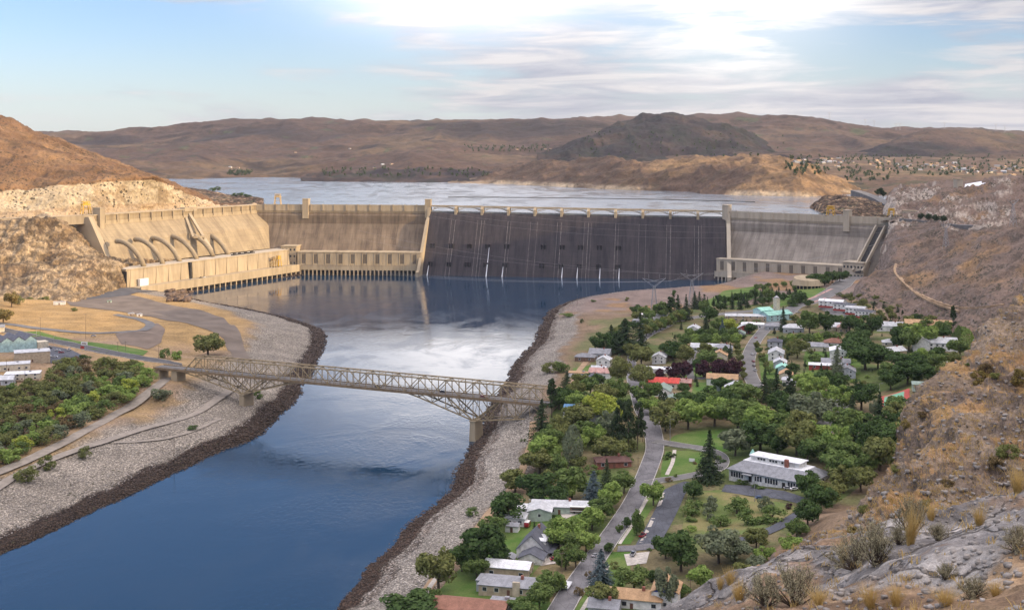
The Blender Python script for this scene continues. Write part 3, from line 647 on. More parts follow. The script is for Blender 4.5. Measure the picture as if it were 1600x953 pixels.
for k in range(NB):
    a = uA+k*bw; b = a+bw; zc = FB_.z(a+bw/2)
    g = MB(); g.prism([(-1.0, zc-16.5), (3, zc-17), (4.2, zc-13), (4.0, zc-10.3), (2.6, zc-9), (-1, zc-9)] and [(-4, zc-9), (-5.4, zc-10), (-6.2, zc-13), (-6.0, zc-17), (2, zc-17), (2, zc-9)], a+2.1, b-2.1); g.build('drum_gate', M_gate, FB_.root)
    ar = MB(); n = 14; h0 = zc-7.6; x0, x1 = a+2.1, b-2.1; top = zc-1.3
    pts = []
    for i in range(n+1):
        t = i/n; x = x0+(x1-x0)*t; zz = h0+(top-1.0-h0)*(1-(2*t-1)**2); pts.append((x, zz))
    for yy in (-4.3, 3.0):
        ar = MB(); m_ = len(pts)
        ar.add([(x, yy-.45, z_-.45) for x, z_ in pts]+[(x, yy+.45, z_-.45) for x, z_ in pts]+[(x, yy+.45, z_+.45) for x, z_ in pts]+[(x, yy-.45, z_+.45) for x, z_ in pts],
               [(j*m_+i, j*m_+i+1, ((j+1) % 4)*m_+i+1, ((j+1) % 4)*m_+i) for i in range(m_-1) for j in range(4)]+[(0, m_, 2*m_, 3*m_), (m_-1, 2*m_-1, 3*m_-1, 4*m_-1)])
        for i in range(1, n):
            x, zz = pts[i]
            if top-zz > .8: ar.beam((x, yy, zz), (x, yy, top), .45)
        ar.build('arch', M_concR, FB_.root)
    rd = MB(); rd.box(a, b, -4.9, 3.8, zc-1.6, zc-.5); rd.box(a, b, -4.9, -4.5, zc-.5, zc+.5); rd.box(a, b, 3.4, 3.8, zc-.5, zc+.5); rd.build('road_slab', M_conc, FB_.root)
for k in range(NB+1):
    u = uA+k*bw; 
    if k in (0, NB): continue
    zt = FB_.z(u); p = MB(); p.prism([(-9.5, zt-14), (-9.5, zt-4), (-6, zt-.4), (5, zt-.4), (5, zt-18), (-14 if k % 2 else -10, zt-24), (-11.5, zt-19)], u-2.0, u+2.0); p.build('spillway_pier', M_conc, FB_.root)
    for j, (du, wq) in enumerate(((-5.2, .35), (1.0, .55), (5.5, .3))):       # pale seepage ribs below each pier
        if (k*3+j) % 4 == 1: continue
        st = MB()
        for i in range(8):
            z1 = (zt-22)*(1-i/8); z2 = (zt-22)*(1-(i+1)/8); st.beam((u+du, -spv(z1, u)-.05, z1), (u+du, -spv(z2, u)-.05, z2), wq*1.25, .2)
        st.build('seepage_streak', M_seep, FB_.root)
oc = [685, 713, 741, 769, 798, 854, 883, 911, 940, 969]; jets = {769: 2, 798: 1, 883: 0, 911: 1, 940: 2, 969: 2, 685: 1}
for px in oc:
    for lv, yy in ((0, 380), (1, 411)):
        u = FB_.uof(px)
        for side in (-1, 1):
            uu = u+side*2.6; z = 44.5 if lv == 0 else 17.; v = spv(z, uu); o_ = MB()
            o_.box(uu-.9, uu+.9, -v-2.6, -v+3, z-3.6, z+2.6); q = o_.build('outlet', M_dark, FB_.root)
            hd = MB(); hd.box(uu-1.3, uu+1.3, -v-2.5, -v+3, z+2.6, z+3.6); hd.build('outlet_hood', M_spill, q)
    if px in jets:
        uu = FB_.uof(px)+(2.6 if jets[px] != 1 else -2.6)
        lv = 44 if px == 769 else 15; j = MB(); P_ = []; 
        for i in range(9): z = lv*(1-i/8); P_.append((uu, -spv(z, uu)-1.5-.25*i, z))
        j.tube(P_, [.25+.07*i for i in range(9)], 8); j.build('water_jet', M_foam, FB_.root)
def training_wall(fr, u, name, mat, w_=4.2, sgn=1):
    zt = fr.z(u); pf = [(4, zt-3), (-9, zt-3), (-12, zt-18), (-22, zt-24), (-84, 9), (-90, 7), (-90, -4), (4, -4)]
    b = MB(); b.prism(pf, u-w_/2, u+w_/2); b.build(name, mat, fr.root)
training_wall(FB_, 2.0, 'training_wall', M_conc, 4.6); training_wall(FB_, FB_.L+3, 'training_wall', M_concR, 6)
FC = Frame(*DC, 'dam_section', label='right end of the big dam, grey streaked face in shade running up to the hillside', cat='dam')
dam_wall(FC, 0, FC.L, M_faceR, M_concR, 66)
tower(FC, 2.0, 9, 9, M_concR, 24, 9); tower(FC, FC.uof(1325), 9, 8, M_concR)
# --- powerhouses
def powerhouse(fr, u0, u1, v0, v1, zr, zl, nbay, mat, name, label, gates=True, wallw=True):
    r = copy_root(fr, name, label)
    b = MB(); b.box(u0, u1, -v1, -v0, zl, zr); b.build('wall', mat, r)
    b = MB(); b.box(u0-.6, u1+.6, -v1-.6, -v0+1, zr, zr+1.3); b.build('roof', mat, r)
    b = MB(); b.box(u0, u1, -v1-7, -v1+.5, zl-7, zl+.4); b.build('deck', mat, r)
    b = MB(); b.box(u0, u1, -v1-7.4, -v1-7, zl+.4, zl+1.4); b.build('deck_parapet', mat, r)
    bw_ = (u1-u0)/nbay
    for k in range(nbay):
        uc = u0+bw_*(k+.5); w_ = MB(); w_.box(uc-2.6, uc+2.6, -v1-.08, -v1+.3, zl+2.8, zr-2.2); f = w_.build('tall_window', M_pane, r)
        m2 = MB()
        for q in (-1, 0, 1): m2.box(uc+q*1.3-.15, uc+q*1.3+.15, -v1-.16, -v1, zl+2.8, zr-2.2)
        m2.build('mullion', mat, f)
        for q in (-1, 1):
            p = MB(); p.box(uc+q*4.3-.5, uc+q*4.3+.5, -v1-.5, -v1+.2, zl+.4, zr); p.build('pilaster', mat, r)
    if gates:
        n = nbay*3; g = (u1-u0)/n
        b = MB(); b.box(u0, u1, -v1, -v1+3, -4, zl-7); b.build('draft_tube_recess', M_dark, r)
        for k in range(n+1):
            p = MB(); u = u0+g*k; p.box(u-.9, u+.9, -v1-6.9, -v1+.1, -4, zl-7.05); p.build('draft_tube_pier', mat, r)
    return r
def copy_root(fr, name, label, cat='powerhouse'):
    return empty(name, fr.root.location, fr.root.rotation_euler.z, label=label, cat=cat)
powerhouse(FA, FA.uof(484)-3, FA.L-3, 30, 68, 34.5, 15, 10, M_conc, 'powerhouse', 'long sunlit powerhouse with ten tall windows at the foot of the left dam face')
powerhouse(FC, 12, FC.uof(1345), 24, 60, 31, 12.5, 11, M_concR, 'powerhouse', 'long shaded powerhouse at the foot of the right dam face beside green trees')
def block(fr, u0, u1, v0, v1, z0, z1, name, label, cat, mat, nw=4, floors=3):
    r = copy_root(fr, name, label, cat); b = MB(); b.box(u0, u1, -v1, -v0, z0, z1); b.build('wall', mat, r)
    b = MB(); b.box(u0-.8, u1+.8, -v1-.8, -v0+.8, z1, z1+1.2); b.build('roof', mat, r)
    for fl in range(floors):
        for k in range(nw):
            uc = u0+(u1-u0)*(k+.5)/nw; zc = z0+(z1-z0)*(fl+.55)/floors; q = MB(); q.box(uc-1.3, uc+1.3, -v1-.06, -v1+.2, zc-1.6, zc+1.6); q.build('window', M_glass, r)
block(FA, FA.uof(455), FA.uof(478), 22, 62, 12, 43, 'service_block', 'tall concrete service block joining the long powerhouse and the low riverside plant', 'building', M_conc)
block(FC, FC.uof(1340), FC.uof(1372), 14, 62, 12, 37, 'service_block', 'flat roofed concrete block at the shaded right end of the dam by the road', 'building', M_concR, 6, 2)
# --- inclined rails on the right abutment
ir = copy_root(FC, 'inclined_hoistway', 'steep concrete hoistway with rails running down the right end of the dam', 'hoistway')
for k, px in enumerate((1372, 1386)):
    u = FC.uof(px); b = MB(); b.beam((u, -7, FC.z(u)-12), (u-14, -64, 26), 2.2, 4.5); b.build('rail_beam', M_concR, ir)
b = MB(); u = FC.uof(1379); b.beam((u, -8, FC.z(u)-14), (u-14, -64, 24), 9, .6); b.build('bed', M_dark, ir)
# --- third dam wing (left) and its plant
p0 = W(142, 336, 1680); p1 = W(402, 320.4, 1988)
FW = Frame((p0.x, p0.y, 106), (p1.x, p1.y, 106), 'wing_dam', label='forebay dam angled along the left bank with bent penstock pipes in front', cat='dam')
f = MB(); section(f, FW, 0, FW.L, [(-9, -1), (3, -1), (3, -13), (26, ('z', 72)), (46, ('z', 38)), (-9, ('z', 38))], 6); f.build('dam_face', M_wing, FW.root)
f = MB(); section(f, FW, 0, FW.L, [(3.02, -.9), (4.6, -.9), (4.6, .6), (-9, .6), (-9, -.9)], 4); section(f, FW, 0, FW.L, [(3.02, -9), (4.4, -9), (3.8, -14), (3.02, -14)], 4); f.build('crest_road', M_conc, FW.root)
for i in range(1, 16):
    u = FW.L*i/16; b = MB(); b.box(u-.6, u+.6, -5.6, -3.03, 94, 105.0); b.build('buttress', M_conc, FW.root)
tower(FW, FW.uof(153), 9, 9, M_conc, 30, 9)
b = MB(); section(b, FW, -9, 0, [(-30, -2), (5, -2), (40, ('z', 48)), (40, ('z', 36)), (-30, ('z', 36))]); b.build('end_wall', M_conc, FW.root)
for k, (a, b_, c_, d_) in enumerate(((193,382,225,411),(222,379,255,408),(248,377,281,404),(274,374,308,401),(300,371,333,395),(326,370,357,395))):
    P0 = W(a, b_, 1650+k*41); P1 = W(c_, d_, 1640+k*36)
    mid = (P0+P1)/2+Vector((0, 0, 9)); inv = FW.root.matrix_basis.inverted()
    pts = []
    Pm = P0+Vector((-14, 14, 3))
    for i in range(11):
        t = i/10; pts.append((1-t)**3*Pm+3*(1-t)**2*t*(P0+Vector((2, -2, 7)))+3*(1-t)*t*t*(P0*.35+P1*.65+Vector((3, -3, 9)))+t**3*(P1+Vector((0, 0, -5))))
    t_ = MB(); t_.tube([inv @ q for q in pts], 3.4, 12); t_.build('penstock', M_wing, FW.root, True)
# elevator ramp frame
iv = FW.root.matrix_basis.inverted(); fr_ = MB()
A_, B_, C_ = W(287, 330, 1850), W(302, 371, 1800), W(331, 392, 1790)
fr_.beam(iv @ A_, iv @ B_, 3.4, 3); fr_.beam(iv @ (A_+Vector((6, 0, 0))), iv @ C_, 4.2, 3.4); fr_.beam(iv @ B_, iv @ (B_+Vector((16, 6, 1))), 3, 3); fr_.build('elevator_ramp', M_conc, FW.root)
h_ = MB(); a_ = iv @ W(292, 327, 1848); h_.box(a_.x-12, a_.x+14, a_.y-7, a_.y+3, a_.z-3, a_.z+3); h_.build('hoist_house', M_conc, FW.root)
# third powerhouse
q0 = onz(199, 449, 15.3); q1 = onz(457, 412.5, 15.3)
FT = Frame((q0.x, q0.y, 41), (q1.x, q1.y, 39.5), 'riverside_powerhouse', label='long low concrete powerhouse with buttressed sunlit wall on the left river bank', cat='powerhouse')
b = MB(); b.prism([(0, 12), (2.8, 38), (30, 38), (30, 12)], 0, FT.L); b.build('wall', M_conc, FT.root)
b = MB(); b.box(-.5, FT.L+.5, 1.8, 30.5, 38, 39.2); b.build('roof', M_concR, FT.root)
for k in range(15):
    u = 9+k*(FT.L-18)/14; b = MB(); b.add([(u-.3, 2.4, 37.9), (u+.3, 2.4, 37.9), (u+5, -1.0, 15), (u-5, -1.0, 15), (u-.3, 4, 37.9), (u+.3, 4, 37.9), (u+5, 4, 15), (u-5, 4, 15)], [(0,1,2,3),(7,6,5,4),(0,3,7,4),(1,5,6,2),(3,2,6,7),(0,4,5,1)]); b.build('buttress', M_conc, FT.root)
b = MB(); b.box(FT.L*.335, FT.L*.345, -1.3, 3, 15, 38); b.build('expansion_joint', M_dark, FT.root)
b = MB(); b.box(2, FT.L+22, -21, .5, 8.6, 15.3); b.box(2, FT.L+22, -22, -21, 5.6, 16.6); b.build('tailrace_deck', M_conc, FT.root)
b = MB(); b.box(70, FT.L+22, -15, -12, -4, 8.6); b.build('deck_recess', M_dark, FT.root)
for k in range(26):
    u = 76+k*(FT.L-60)/25; b = MB(); b.box(u-1, u+1, -21.5, -12.1, -4, 5.55 if 0 else 8.55); b.build('deck_pier', M_conc, FT.root)
b = MB(); b.box(-1.2, 0, .8, 29.5, 16, 36); b.build('end_shade_panel', M_dark, FT.root)  # dark slab laid on the end wall to paint in its shade
b = MB(); b.box(18, 34, -5, -1.2, 15.3, 24.5); b.build('white_annex', M_white, FT.root)
# --- gantry cranes
def gantry(name, p, rz, w_, dep, h, label, mat=None, s=1.0):
    r = empty(name, p, rz, label=label, cat='crane', group=None); mat = mat or M_yellow
    for x in (-w_/2, w_/2):
        for y in (-dep/2, dep/2):
            b = MB(); b.beam((x, y, 0), (x*.72, y*.8, h*.72), .9*s); b.build('leg', mat, r)
            wb = MB(); wb.cbox((x, y, .35), (1.6*s, 1.6*s, .7)); wb.build('bogie', M_dark, r)
    b = MB(); b.cbox((0, 0, h*.76), (w_*.95, dep*.95, h*.10)); b.build('platform', mat, r); b = MB(); b.cbox((0, 0, h*.40), (w_*.9, .6*s, .6*s)); b.build('tie_beam', mat, r)
    b = MB()
    for x in (-w_*.36, w_*.36):
        for y in (-dep*.3, dep*.3): b.beam((x, y, h*.8), (x, y, h*.97), .6*s)
    b.cbox((0, 0, h*.98), (w_*.9, dep*.8, .8*s)); b.build('hoist_frame', mat, r)
    b = MB(); b.cbox((0, 0, h*.87), (w_*.4, dep*.4, h*.12)); b.build('cab', mat, r)
    return r
v = W(134, 334.5, 1690); v.z = 106.6; gantry('gantry_crane', (v.x, v.y, 106.6) if 0 else v, .7, 12, 9, 18, 'yellow gantry crane on the crest of the left wing dam above bare rock')
def on_fr(fr, px, v=0): u = fr.uof(px); return fr.root.matrix_basis @ Vector((u, v, fr.z(u)-1.1))
gantry('gantry_crane', on_fr(FA, 433.5, 2), 0, 11, 8, 18, 'rusty cream gantry crane on the crest road of the left dam section', simple('faded_crane_paint', (.55,.40,.20), .6))
gantry('gantry_crane', on_fr(FC, 1298, 0), -.6, 11, 8, 15, 'yellow gantry crane on the shaded right dam crest')
gantry('gantry_crane', on_fr(FC, 1396, -9)+Vector((0, 0, 4)), -.6, 9, 7, 11, 'small yellow crane among concrete blocks where the dam meets the right hill')
def on_ft(u, v, z): return FT.root.matrix_basis @ Vector((u, v, z))
gantry('gantry_crane', on_ft(FT.L*.845, -5, 15.3), FT.root.rotation_euler.z, 7, 5, 15, 'left one of two small gantries on the riverside powerhouse deck', simple('brown_crane_paint', (.30,.20,.08), .6))
gantry('gantry_crane', on_ft(FT.L*.875, -7, 15.3), FT.root.rotation_euler.z, 8, 5, 17, 'bright yellow one of two small gantries on the riverside powerhouse deck')
# barge / dark trough on plant roof
t_ = empty('roof_equipment', on_ft(FT.L*.70, 8, 39.2), FT.root.rotation_euler.z, label='dark line of equipment on the flat roof of the riverside powerhouse', cat='equipment')
b = MB(); b.box(-30, 22, -1.5, 1.5, 0, 1.6); b.build('base', M_dark, t_); b = MB(); [b.cbox((x, 0, 2.3), (4, 2.6, 1.6)) for x in (-24, -12, 2, 16)]; b.build('housing', M_pane, t_)
# crest buildings on the right abutment
for (px, py, d, a, b2, c, lab) in ((1423, 336, 1745, 22, 12, 9, 'square concrete building at the right end of the dam crest'), (1400, 338, 1735, 12, 8, 5, 'low pale block in front of the small crane at the end of the crest')):
    p = W(px, py, d); r = empty('crest_building', (p.x, p.y, p.z-3), -.6, label=lab, cat='building'); m_ = MB(); m_.cbox((0, 0, c/2), (a, b2, c)); m_.build('wall', M_concR, r); m_ = MB(); m_.cbox((0, 0, c+.3), (a+1, b2+1, .6)); m_.build('roof', M_conc, r)
    m_ = MB(); [m_.cbox((x, -b2/2-.05, c*.6), (1.6, .2, 1.4)) for x in (-a*.3, 0, a*.3)]; m_.build('window', M_glass, r)
# roads on benches
strip3('crest_road', [W(x, y, d) for x, y, d in ((-60,345,1600),(0,342.5,1625),(60,340,1650),(100,338.5,1665),(145,336.5,1685))], 14, M_conc, 1, skirt=12)
strip3('crest_road', [W(x, y, d) for x, y, d in ((1410,341,1715),(1440,344,1690),(1470,347,1640),(1500,351,1590),(1560,354,1560))], 14, M_road2, 0, skirt=14)
strip3('crest_road', [W(x, y, d) for x, y, d in ((1336,298,2260),(1352,303,2180),(1372,311,2080),(1392,322,1960),(1405,332,1840))], 16, M_road2, 1, skirt=14)
# ================================================================== BRIDGE
M_br = simple('weathered_bridge_steel', (.33,.255,.15), .7, .3, .4)
M_brd = simple('bridge_deck_edge', (.24,.17,.10), .8, .3, .4)
bl = W(385, 585, 904); br_ = W(744, 619, 833); ddir = Vector((br_.x-bl.x, br_.y-bl.y, 0)); BL = ddir.length
br = empty('steel_bridge', (bl.x, bl.y, 0), math.atan2(ddir.y, ddir.x), label='brown steel cantilever truss bridge crossing the river on two concrete piers', cat='bridge')
zd = lambda u: bl.z+(br_.z-bl.z)*u/BL
U0, U1 = -58., BL+54.; PN = BL/18
def zbot(u):
    z = zd(u)-.6
    if u < 0: return z-13*max(0, 1+u/56)
    if u < 48: return z-13*(1-u/48)**1.0
    if u < BL-50: return z
    if u < BL: return z-15*(1-(BL-u)/50)
    return z-15+min((u-BL)/90, 1)*11
ztop = lambda u: zd(u)+10.2
nodes = [k*PN for k in range(-5, 26) if k*PN < U1]
for y in (-5.2, 5.2):
    ch = MB(); we = MB(); lo = MB()
    for k, (a, b) in enumerate(zip(nodes[:-1], nodes[1:])):
        ta, tb = (ztop(a) if k else zd(a)), ztop(b)
        ch.beam((a, y, ta), (b, y, tb), .75, .8)
        lo.beam((a, y, zbot(a)), (b, y, zbot(b)), .75, .8)
        if k: we.beam((a, y, zd(a)), (a, y, ta), .42)
        if k % 2 == 0: we.beam((a, y, zd(a)), (b, y, tb), .48)
        else: we.beam((a, y, ta), (b, y, zd(b)), .48)
        m_ = (a+b)/2; 
        we.beam((m_, y, zd(m_)), (m_, y, ztop(m_) if k else (zd(a)+ztop(b))/2), .26)
        if zd(a)-zbot(a) > 1.5: we.beam((a, y, zd(a)), (a, y, zbot(a)), .42)
        if max(zd(a)-zbot(a), zd(b)-zbot(b)) > 1.5:
            if k % 2: we.beam((a, y, zd(a)), (b, y, zbot(b)), .45)
            else: we.beam((a, y, zbot(a)), (b, y, zd(b)), .45)
    for up in (0, BL):                       # heavy posts over the piers
        for s_ in (-1, 1): lo.beam((up, y, zbot(up)), (up+s_*PN*2, y, zd(up)), .8)
    ch.build('top_chord', M_br, br); we.build('truss_web', M_br, br); lo.build('bottom_chord', M_br, br)
cb = MB(); fb = MB()
for k, a in enumerate(nodes):
    if k: cb.beam((a, -5.2, ztop(a)), (a, 5.2, ztop(a)), .4)
    if 0 < k < len(nodes)-1: cb.beam((a, -5.2, ztop(a)), (nodes[k+1], 5.2, ztop(nodes[k+1])), .22)
    fb.beam((a, -5.2, zd(a)-.7), (a, 5.2, zd(a)-.7), .5, .9)
    if zd(a)-zbot(a) > 2: cb.beam((a, -5.2, zbot(a)), (a, 5.2, zbot(a)), .4); cb.beam((a, -5.2, zbot(a)), (a, 5.2, zd(a)), .25)
for a, s_ in ((nodes[1], 1),): 
    cb.beam((a, -5.2, ztop(a)-2), (a, 5.2, ztop(a)-2), .4)
cb.build('cross_bracing', M_br, br); fb.build('floor_beam', M_brd, br)
dk = MB(); a, b = U0-22, U1+4
dk.add([(a, -4.4, zd(a)-.2), (b, -4.4, zd(b)-.2), (b, 4.4, zd(b)-.2), (a, 4.4, zd(a)-.2), (a, -4.4, zd(a)+.15), (b, -4.4, zd(b)+.15), (b, 4.4, zd(b)+.15), (a, 4.4, zd(a)+.15)], [(3,2,1,0),(4,5,6,7),(0,1,5,4),(1,2,6,5),(2,3,7,6),(3,0,4,7)]); dk.build('deck', M_road2, br)
for y in (-6.2, 6.2):
    e = MB(); e.beam((a, y, zd(a)-.5), (b, y, zd(b)-.5), .4, 1.7); e.beam((a, y, zd(a)+1.3), (b, y, zd(b)+1.3), .14, .2)
    x = a
    while x < b: e.beam((x, y, zd(x)), (x, y, zd(x)+1.3), .14); x += 4
    e.build('railing', M_brd, br)
for y in (-4.9, 4.9):
    e = MB(); e.beam((a, y, zd(a)-.35), (b, y, zd(b)-.35), .9, .35); e.build('walkway', M_brd, br)
for u, zb_ in ((0, 1), (BL, -5)):
    p = MB(); zt = zbot(u)-.6; p.add([(u-2.6, -7, zb_-6), (u+2.6, -7, zb_-6), (u+2.6, 7, zb_-6), (u-2.6, 7, zb_-6), (u-1.8, -6.4, zt), (u+1.8, -6.4, zt), (u+1.8, 6.4, zt), (u-1.8, 6.4, zt)], [(3,2,1,0),(4,5,6,7),(0,1,5,4),(1,2,6,5),(2,3,7,6),(3,0,4,7)])
    p.box(u-2.4, u+2.4, -6.9, 6.9, zt, zt+.6); p.build('pier', M_conc, br)
p = MB(); p.box(U0-6, U0-1, -5.5, 5.5, 8, zd(U0)-1.2); p.build('abutment', M_conc, br); p = MB(); p.box(U0-22, U0-17, -5.5, 5.5, 8, zd(U0)-1.2); p.build('abutment', M_conc, br); p = MB(); p.box(U1-2, U1+4, -6, 6, 8, zd(U1)-.8); p.build('abutment', M_conc, br)
p = MB(); p.cbox((BL*.68, 0, zd(0)-3), (5, 3, 1.2)); p.beam((BL*.68-2, 0, zd(0)-2.5), (BL*.68-2, 0, zd(0)-1), .3); p.build('maintenance_cradle', M_dark, br)
# ================================================================== ROADS, LAWNS (draped on the ground)
def resample(P, step):
    out = [P[0]]
    for a, b in zip(P[:-1], P[1:]):
        n = max(1, int(np.hypot(*(b-a))/step))
        for k in range(1, n+1): out.append(a+(b-a)*k/n)
    return np.array(out)
def smooth_line(P, it=3):
    for _ in range(it):
        Q = [P[0]]
        for a, b in zip(P[:-1], P[1:]): Q += [a*.75+b*.25, a*.25+b*.75]
        Q.append(P[-1]); P = np.array(Q)
    return P
def drape(P2, off): return np.c_[P2, Gterr(P2)+off]
_tz = GROUND_Z; nr, nc = GNR, GNC
def Gterr(P2):
    """height of the built ground mesh (bilinear in its polar grid)"""
    P2 = np.asarray(P2, float); d = P2[:, 1]; px = CX+P2[:, 0]*F/d
    i = np.clip(np.log(d/400)/np.log(2080/400)*(nr-1), 0, nr-1.001); j = np.clip((px+160)/1980*(nc-1), 0, nc-1.001)
    a = i.astype(int); b = j.astype(int); u = i-a; v = j-b
    return _tz[a, b]*(1-u)*(1-v)+_tz[a+1, b]*u*(1-v)+_tz[a, b+1]*(1-u)*v+_tz[a+1, b+1]*u*v
def ground_many(pts, n=14):
    p = np.array(pts, float); z_ = np.full(len(p), 15.)
    for k in range(n):
        d = F*(H-z_)/(p[:, 1]-YH); z_ = .4*z_+.6*Gterr(np.c_[(p[:, 0]-CX)*d/F, np.clip(d, 401, 2079)])
    d = F*(H-z_)/(p[:, 1]-YH)
    return np.c_[(p[:, 0]-CX)*d/F, d]
def ground(px, py):
    q = ground_many([(px, py)])[0]; return W(px, py, q[1])
ROADP = []
def road(name, pts, wdt, mat, off=.25, kerb=None, taper=None, label=None):
    P_ = resample(smooth_line(ground_many(pts)), 4.); T = np.gradient(P_, axis=0); T /= np.linalg.norm(T, axis=1)[:, None]+1e-9; Nn = np.c_[-T[:, 1], T[:, 0]]
    m = 7; ws = np.linspace(-.5, .5, m); w_ = np.full(len(P_), float(wdt)) if not hasattr(wdt, '__len__') else np.interp(np.linspace(0, 1, len(P_)), np.linspace(0, 1, len(wdt)), wdt)
    rows = np.stack([P_+Nn*(w_*k)[:, None] for k in ws], 1); zz = Gterr(rows.reshape(-1, 2)).reshape(len(P_), m)
    zc = zz.max(1, keepdims=True)*.6+zz*.4+off
    o = grid_mesh(name, np.dstack([rows, zc]), None, mat, False); ROADP.append((P_, w_.mean()))
    if kerb:
        for s_ in (-1, 1):
            e = P_+Nn*(w_*.5*s_)[:, None]; f = P_+Nn*(w_*.5*s_+kerb*s_)[:, None]; ze = zc[:, 0 if s_ < 0 else -1]
            A = np.c_[e, ze+.14]; B = np.c_[f, ze+.14]; Cc_ = np.c_[e, ze-.1]; D_ = np.c_[f, ze-.6]
            grid_mesh('kerb', np.stack([Cc_, A, B, D_]), None, M_kerb, False)
    return o
def area(name, pts, mat, off=.2, sub=9., kind='structure', world=False):
    P_ = np.array(pts, float) if world else ground_many(pts)
    bm = bmesh.new(); vs = [bm.verts.new((x, y, 0)) for x, y in resample(np.vstack([P_, P_[:1]]), sub)[:-1]]
    bm.faces.new(vs); bmesh.ops.triangulate(bm, faces=bm.faces[:])
    for _ in range(4):
        E_ = [e for e in bm.edges if e.calc_length() > sub]
        if not E_: break
        bmesh.ops.subdivide_edges(bm, edges=E_, cuts=1, use_grid_fill=False); bmesh.ops.triangulate(bm, faces=bm.faces[:])
    co_ = np.array([v.co[:2] for v in bm.verts]); zz = Gterr(co_)
    for v, h in zip(bm.verts, zz): v.co.z = h+off
    bmesh.ops.recalc_face_normals(bm, faces=bm.faces)
    if sum(f.normal.z for f in bm.faces) < 0: bmesh.ops.reverse_faces(bm, faces=bm.faces[:])
    me = bpy.data.meshes.new(name); bm.to_mesh(me); bm.free(); o = link(name, me, mat); o['kind'] = kind; return o
M_kerb = simple('kerb_concrete', (.42,.40,.37), .85)
def asphalt_cracks(name, col, streak=0):
    m, n = newmat(name); gp = n.n('ShaderNodeNewGeometry').outputs['Position']
    a = n.noise(gp, .09, 5, .6); b = n.noise(gp, .9, 4, .7)
    f = n.m('MULTIPLY', n.mapr(a, .35, .65, .8, 1.2), n.mapr(b, .3, .7, .88, 1.1))
    vo = n.n('ShaderNodeTexVoronoi', feature='DISTANCE_TO_EDGE', i={'Vector': n.n('ShaderNodeMapping', i={'Vector': gp, 'Rotation': (0, 0, R(14)), 'Scale': (.30, .07, .1)}).outputs[0], 'Scale': 1.})
    cr = n.m('MULTIPLY', n.m('LESS_THAN', vo.outputs['Distance'], .025), .28)
    f = n.m('MULTIPLY', f, n.m('SUBTRACT', 1., cr))
    c = n.mix(1.0, col, n.n('ShaderNodeCombineXYZ', i={0: f, 1: f, 2: f}).outputs[0], 'MULTIPLY'); pbsdf(n, c, .9, .2); return m
M_st = asphalt_cracks('patched_asphalt', (.155,.15,.155)); M_lot = asphalt_cracks('dark_lot_asphalt', (.085,.09,.105))
def grass_mat(name, col, col2):
    m, n = newmat(name); gp = n.n('ShaderNodeNewGeometry').outputs['Position']
    c = n.mix(n.mapr(n.noise(gp, .045, 6, .65), .38, .62), col, col2); b = n.noise(gp, 1.6, 4, .7)
    f = n.mapr(b, .3, .7, .8, 1.15); c = n.mix(1.0, c, n.n('ShaderNodeCombineXYZ', i={0: f, 1: f, 2: f}).outputs[0], 'MULTIPLY')
    pbsdf(n, c, .95, .1, 0, bump(n, b, .6, .2)); return m
M_grass = grass_mat('watered_grass', (.070,.135,.028), (.125,.17,.05)); M_grass2 = grass_mat('dry_lawn', (.12,.16,.05), (.22,.19,.085))
M_path = simple('pale_concrete_path', (.46,.42,.37), .9); M_dirtp = simple('sandy_dirt', (.33,.23,.14), .95, .3, .1)
M_red = simple('red_court_paint', (.38,.07,.055), .8, .1); M_green = simple('green_court_paint', (.16,.36,.23), .8, .1)
area('lawn', [(700,965),(665,945),(700,905),(760,850),(790,800),(850,775),(930,790),(870,850),(830,900),(880,965)], M_grass, .12)
area('lawn', [(1045,688),(1055,680),(1100,672),(1135,670),(1165,700),(1120,708),(1075,703)], M_grass, .14)
area('lawn', [(1040,705),(1075,704),(1100,708),(1104,724),(1090,735),(1060,745),(1032,748),(1034,725)], M_grass, .14)
area('lawn', [(1028,752),(1040,768),(1015,800),(985,850),(962,850),(985,810)], M_grass, .14)
area('lawn', [(955,862),(985,862),(985,905),(930,965),(890,965)], M_grass, .12)
area('lawn', [(1075,770),(1130,765),(1240,790),(1250,800),(1180,838),(1100,835),(1065,830)], M_grass2, .12)
area('lawn', [(1085,480),(1130,455),(1180,447),(1195,460),(1150,478)], M_grass, .2); area('lawn', [(1215,470),(1255,447),(1298,452),(1290,462),(1240,476),(1200,482)], M_grass, .2)
area('lawn', [(1060,578),(1100,570),(1140,580),(1150,590),(1070,592)], M_grass, .16); area('lawn', [(1085,598),(1160,594),(1170,615),(1150,625),(1080,615)], M_grass, .16)
area('lawn', [(1185,555),(1215,550),(1228,585),(1222,600),(1190,598)], M_grass, .16); area('lawn', [(1262,540),(1300,550),(1305,585),(1262,588),(1255,560)], M_grass, .16)
area('lawn', [(895,575),(930,570),(940,600),(900,600)], M_grass, .16); area('lawn', [(1310,560),(1345,562),(1345,585),(1312,580)], M_grass, .16)
area('lawn', [(880,600),(905,600),(925,615),(890,640),(870,620)], M_grass2, .12)
area('lawn', [(30,519),(62,518),(120,533),(200,543),(232,549),(224,556),(160,549),(100,540),(28,522)], M_grass, .35)
road('street', [(858,985),(905,906),(960,832),(1000,767),(1022,712),(1024,690),(1014,655),(998,625),(988,595),(985,562),(1000,530),(1045,508)], [10,10,10,10.5,11,9,7.5,7.5,7.5,7.5], M_st, .22, .35)
road('street', [(1183,606),(1170,584),(1168,560),(1180,533),(1203,505),(1240,482),(1285,464),(1312,450),(1340,431),(1362,419)], [11,11,11,13,16,20,24,18,14,12], M_road2, .3, .3)
